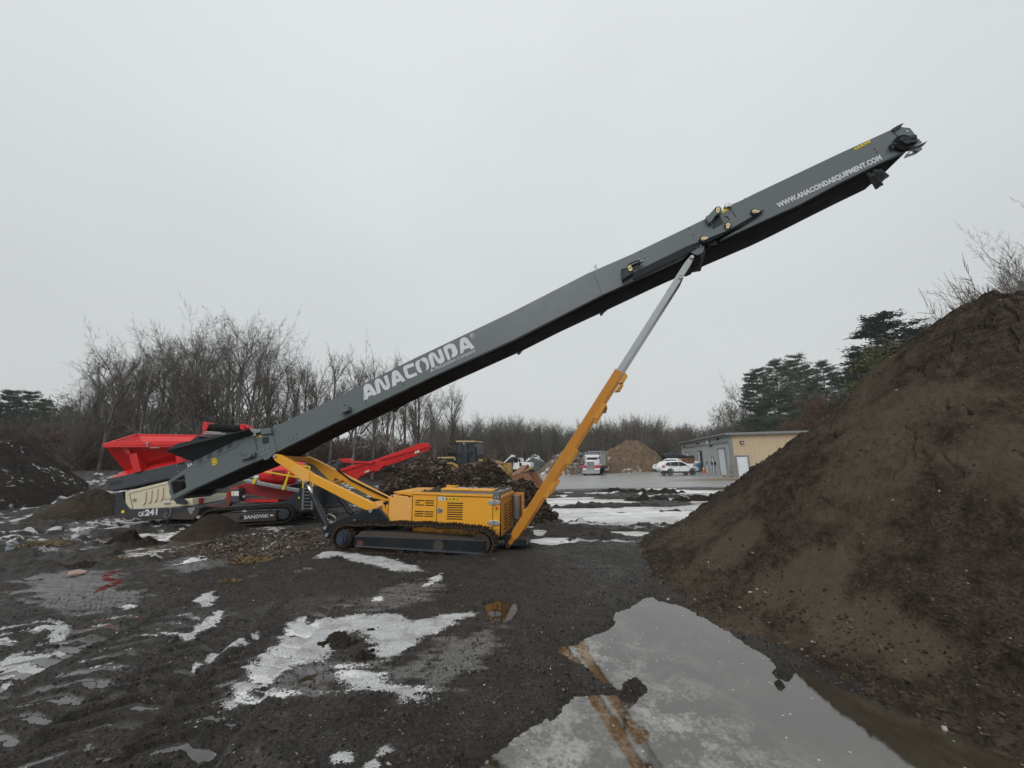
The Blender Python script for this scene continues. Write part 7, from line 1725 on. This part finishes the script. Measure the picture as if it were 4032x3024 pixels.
for i, (px, Y, top) in enumerate([(40, 62, 1535), (120, 66, 1540), (185, 64, 1568), (255, 68, 1600), (-40, 60, 1540)]):
    tree_px('pine%d' % (i % 3), px, Y, top, 'dark pine rising over the wood at the far left', group='pines at the far left', name='pine_tree')
for i in range(14):
    px = 40 + i * 26; tree_px('shrub%d' % (i % 2), px + random.uniform(-10, 10), random.uniform(36, 44), 1700 + random.uniform(-50, 30), 'reddish bare bush on the bank at the left', group='bare bushes on the left bank', name='bare_bush', cat='bush')
for i in range(110):
    px = 1700 + i * 11.6 + random.uniform(-6, 6); Y = random.uniform(88, 112); top = 1668 + 14 * math.sin(px * .012) + random.uniform(-20, 22) + (10 if px > 2600 else 0)
    tree_px('far%d' % (i % 3), px, Y, top, 'bare tree in the wood edge far beyond the yard', group='bare trees of the far wood edge', name='far_tree', wide=1.15)
for i in range(9):
    px = 1990 + i * 100 + random.uniform(-30, 30); tree_px('pine%d' % (i % 3), px, 118, 1690 + random.uniform(-10, 12), 'green pine standing in the far wood beyond the yard', group='pines in the far wood', name='far_pine', wide=.7)
for i, (v, px, Y, top, w, lb) in enumerate([('pine1', 2950, 70, 1468, .9, 'dark pine at the left end of the group behind the tan building'), ('pine0', 3030, 66, 1420, .95, 'dark pine second from left behind the tan building'), ('pine1', 3130, 72, 1397, 1.0, 'tallest pine of the group right behind the tan building'), ('pine0', 3215, 68, 1425, .9, 'rightmost pine of the group behind the tan building'), ('pine2', 3290, 74, 1460, 1.0, 'smaller pine between the two pine groups'), ('pine1', 2995, 78, 1450, .9, 'dark pine half hidden behind the left end of the pine group'), ('pine0', 3085, 76, 1430, .9, 'dark pine standing back in the middle of the pine group'), ('pine1', 3170, 78, 1440, .9, 'dark pine standing back in the right half of the pine group'), ('pine0', 3340, 68, 1440, 1.0, 'dark pine closing the gap right of the smaller pine'),
        ('pine2', 3458, 52, 1228, 1.5, 'broad-topped tall pine above the middle of the compost heap slope'), ('pine0', 3372, 56, 1385, 1.1, 'pine left of the broad-topped tall one above the heap'), ('pine1', 3600, 55, 1290, 1.2, 'dark pine right of the broad-topped tall one above the heap'), ('pineY', 3450, 44, 1365, 1.1, 'yellowish green conifer at the edge of the heap'), ('pine2', 3760, 48, 1270, .7, 'dark pine half hidden by the heap near the upper right')]):
    tree_px(v, px, Y, top, lb, name='pine_tree', wide=w)
for i, (v, px, Y, top, w) in enumerate([('big2', 2900, 76, 1500, .7), ('slim1', 2870, 80, 1590, .9), ('slim0', 3130, 64, 1470, .9), ('slim2', 3330, 60, 1420, .9), ('big0', 3700, 50, 1225, .8), ('big1', 3800, 46, 1230, .8), ('big2', 3880, 42, 1170, .7), ('big3', 4050, 34, 965, .7), ('big0', 4140, 38, 940, .8), ('big2', 4080, 38, 1010, .7), ('slim0', 3900, 44, 1170, 1.0), ('shrub1', 3960, 30, 1090, .9)]):
    tree_px(v, px, Y, top, 'bare grey tree standing behind the compost heap and building', group='bare trees behind the heap', wide=w)
for i, (v, px, Y, top) in enumerate([('oak0', 3110, 62, 1640), ('oak1', 3180, 60, 1620), ('oak0', 3245, 61, 1540), ('oak1', 3060, 63, 1680), ('oak0', 3290, 58, 1560)]):
    tree_px(v, px, Y, top, 'small oak keeping its rust-coloured dry leaves behind the tan building', group='rusty-leaved oaks behind the building', name='oak_tree')
# undergrowth and the depth of the wood, read as one mass
def brushwood(name, segs, n, mat, s0, seed):
    """segs: list of (x0,y0,x1,y1,depth,height)"""
    rg2 = np.random.default_rng(seed); V = []; 
    tot = sum(math.hypot(a[2] - a[0], a[3] - a[1]) for a in segs)
    for (x0, y0, x1, y1, dep, hh) in segs:
        L = math.hypot(x1 - x0, y1 - y0); k = int(n * L / tot); t = rg2.random(k); nx, ny = -(y1 - y0) / L, (x1 - x0) / L; w = rg2.random(k) * dep
        X = x0 + (x1 - x0) * t + nx * w; Y = y0 + (y1 - y0) * t + ny * w; tp = hh * (.72 + .5 * vnoise(X * .22 + seed, Y * .22, seed) + .25 * (vnoise(X * 1.1, Y * 1.1, seed + 1) - .5)); Zz = rg2.random(k) ** 1.15 * tp
        zb = terrain(X, Y)
        a = rg2.normal(0, 1, (k, 3)); a[:, 2] = np.abs(a[:, 2]) * 1.6 + .4; a /= np.linalg.norm(a, axis=1)[:, None]; b_ = np.cross(a, rg2.normal(0, 1, (k, 3))); b_ /= np.linalg.norm(b_, axis=1)[:, None]
        s = s0 * rg2.lognormal(0, .4, k)[:, None]; c = np.stack([X, Y, Zz + zb], 1)
        V.append(np.stack([c - a * s - b_ * s * .05, c - a * s * .9 + b_ * s * .08, c + a * s + b_ * s * .10, c + a * s * .8 - b_ * s * .06], 1))
    V = np.concatenate(V); k = len(V); me = mesh_np(name, V.reshape(-1, 3), np.arange(k * 4).reshape(k, 4), [M[mat]], False); o = bpy.data.objects.new(name, me); C.objects.link(o); o['kind'] = 'stuff'; return o
brushwood('far_woodland', [(-30, 106, 75, 106, 24, 8.8)], 130000, 'brush', .30, 1)
brushwood('left_woodland', [(-42, 60, -4, 56, 12, 4.6)], 50000, 'brush', .22, 2)
brushwood('green_woodland', [(-95, 62, -42, 66, 20, 10.0)], 60000, 'brush_g', .38, 3)
brushwood('thicket', [(-44, 36, -22, 42, 5, 3.8), (-22, 42, -2, 46, 4, 3.2)], 34000, 'brush_r', .22, 4)
brushwood('right_woodland', [(48, 88, 110, 70, 16, 13.0)], 60000, 'brush_g', .36, 5)

# ================================================================== misty air over the yard
hz_ = MB(); hz_.bx(-420, 420, -420, 420, -1.6, 34); hzo = hz_.build('haze', [], None)
mh = bpy.data.materials.new('haze'); mh.use_nodes = True; mh.node_tree.nodes.clear()
oh = mh.node_tree.nodes.new('ShaderNodeOutputMaterial'); vh = mh.node_tree.nodes.new('ShaderNodeVolumePrincipled'); vh.inputs['Density'].default_value = .00055; vh.inputs['Color'].default_value = (.93, .96, .97, 1); vh.inputs['Anisotropy'].default_value = .2
mh.node_tree.links.new(vh.outputs[0], oh.inputs['Volume']); hzo.data.materials.append(mh); hzo['kind'] = 'stuff'
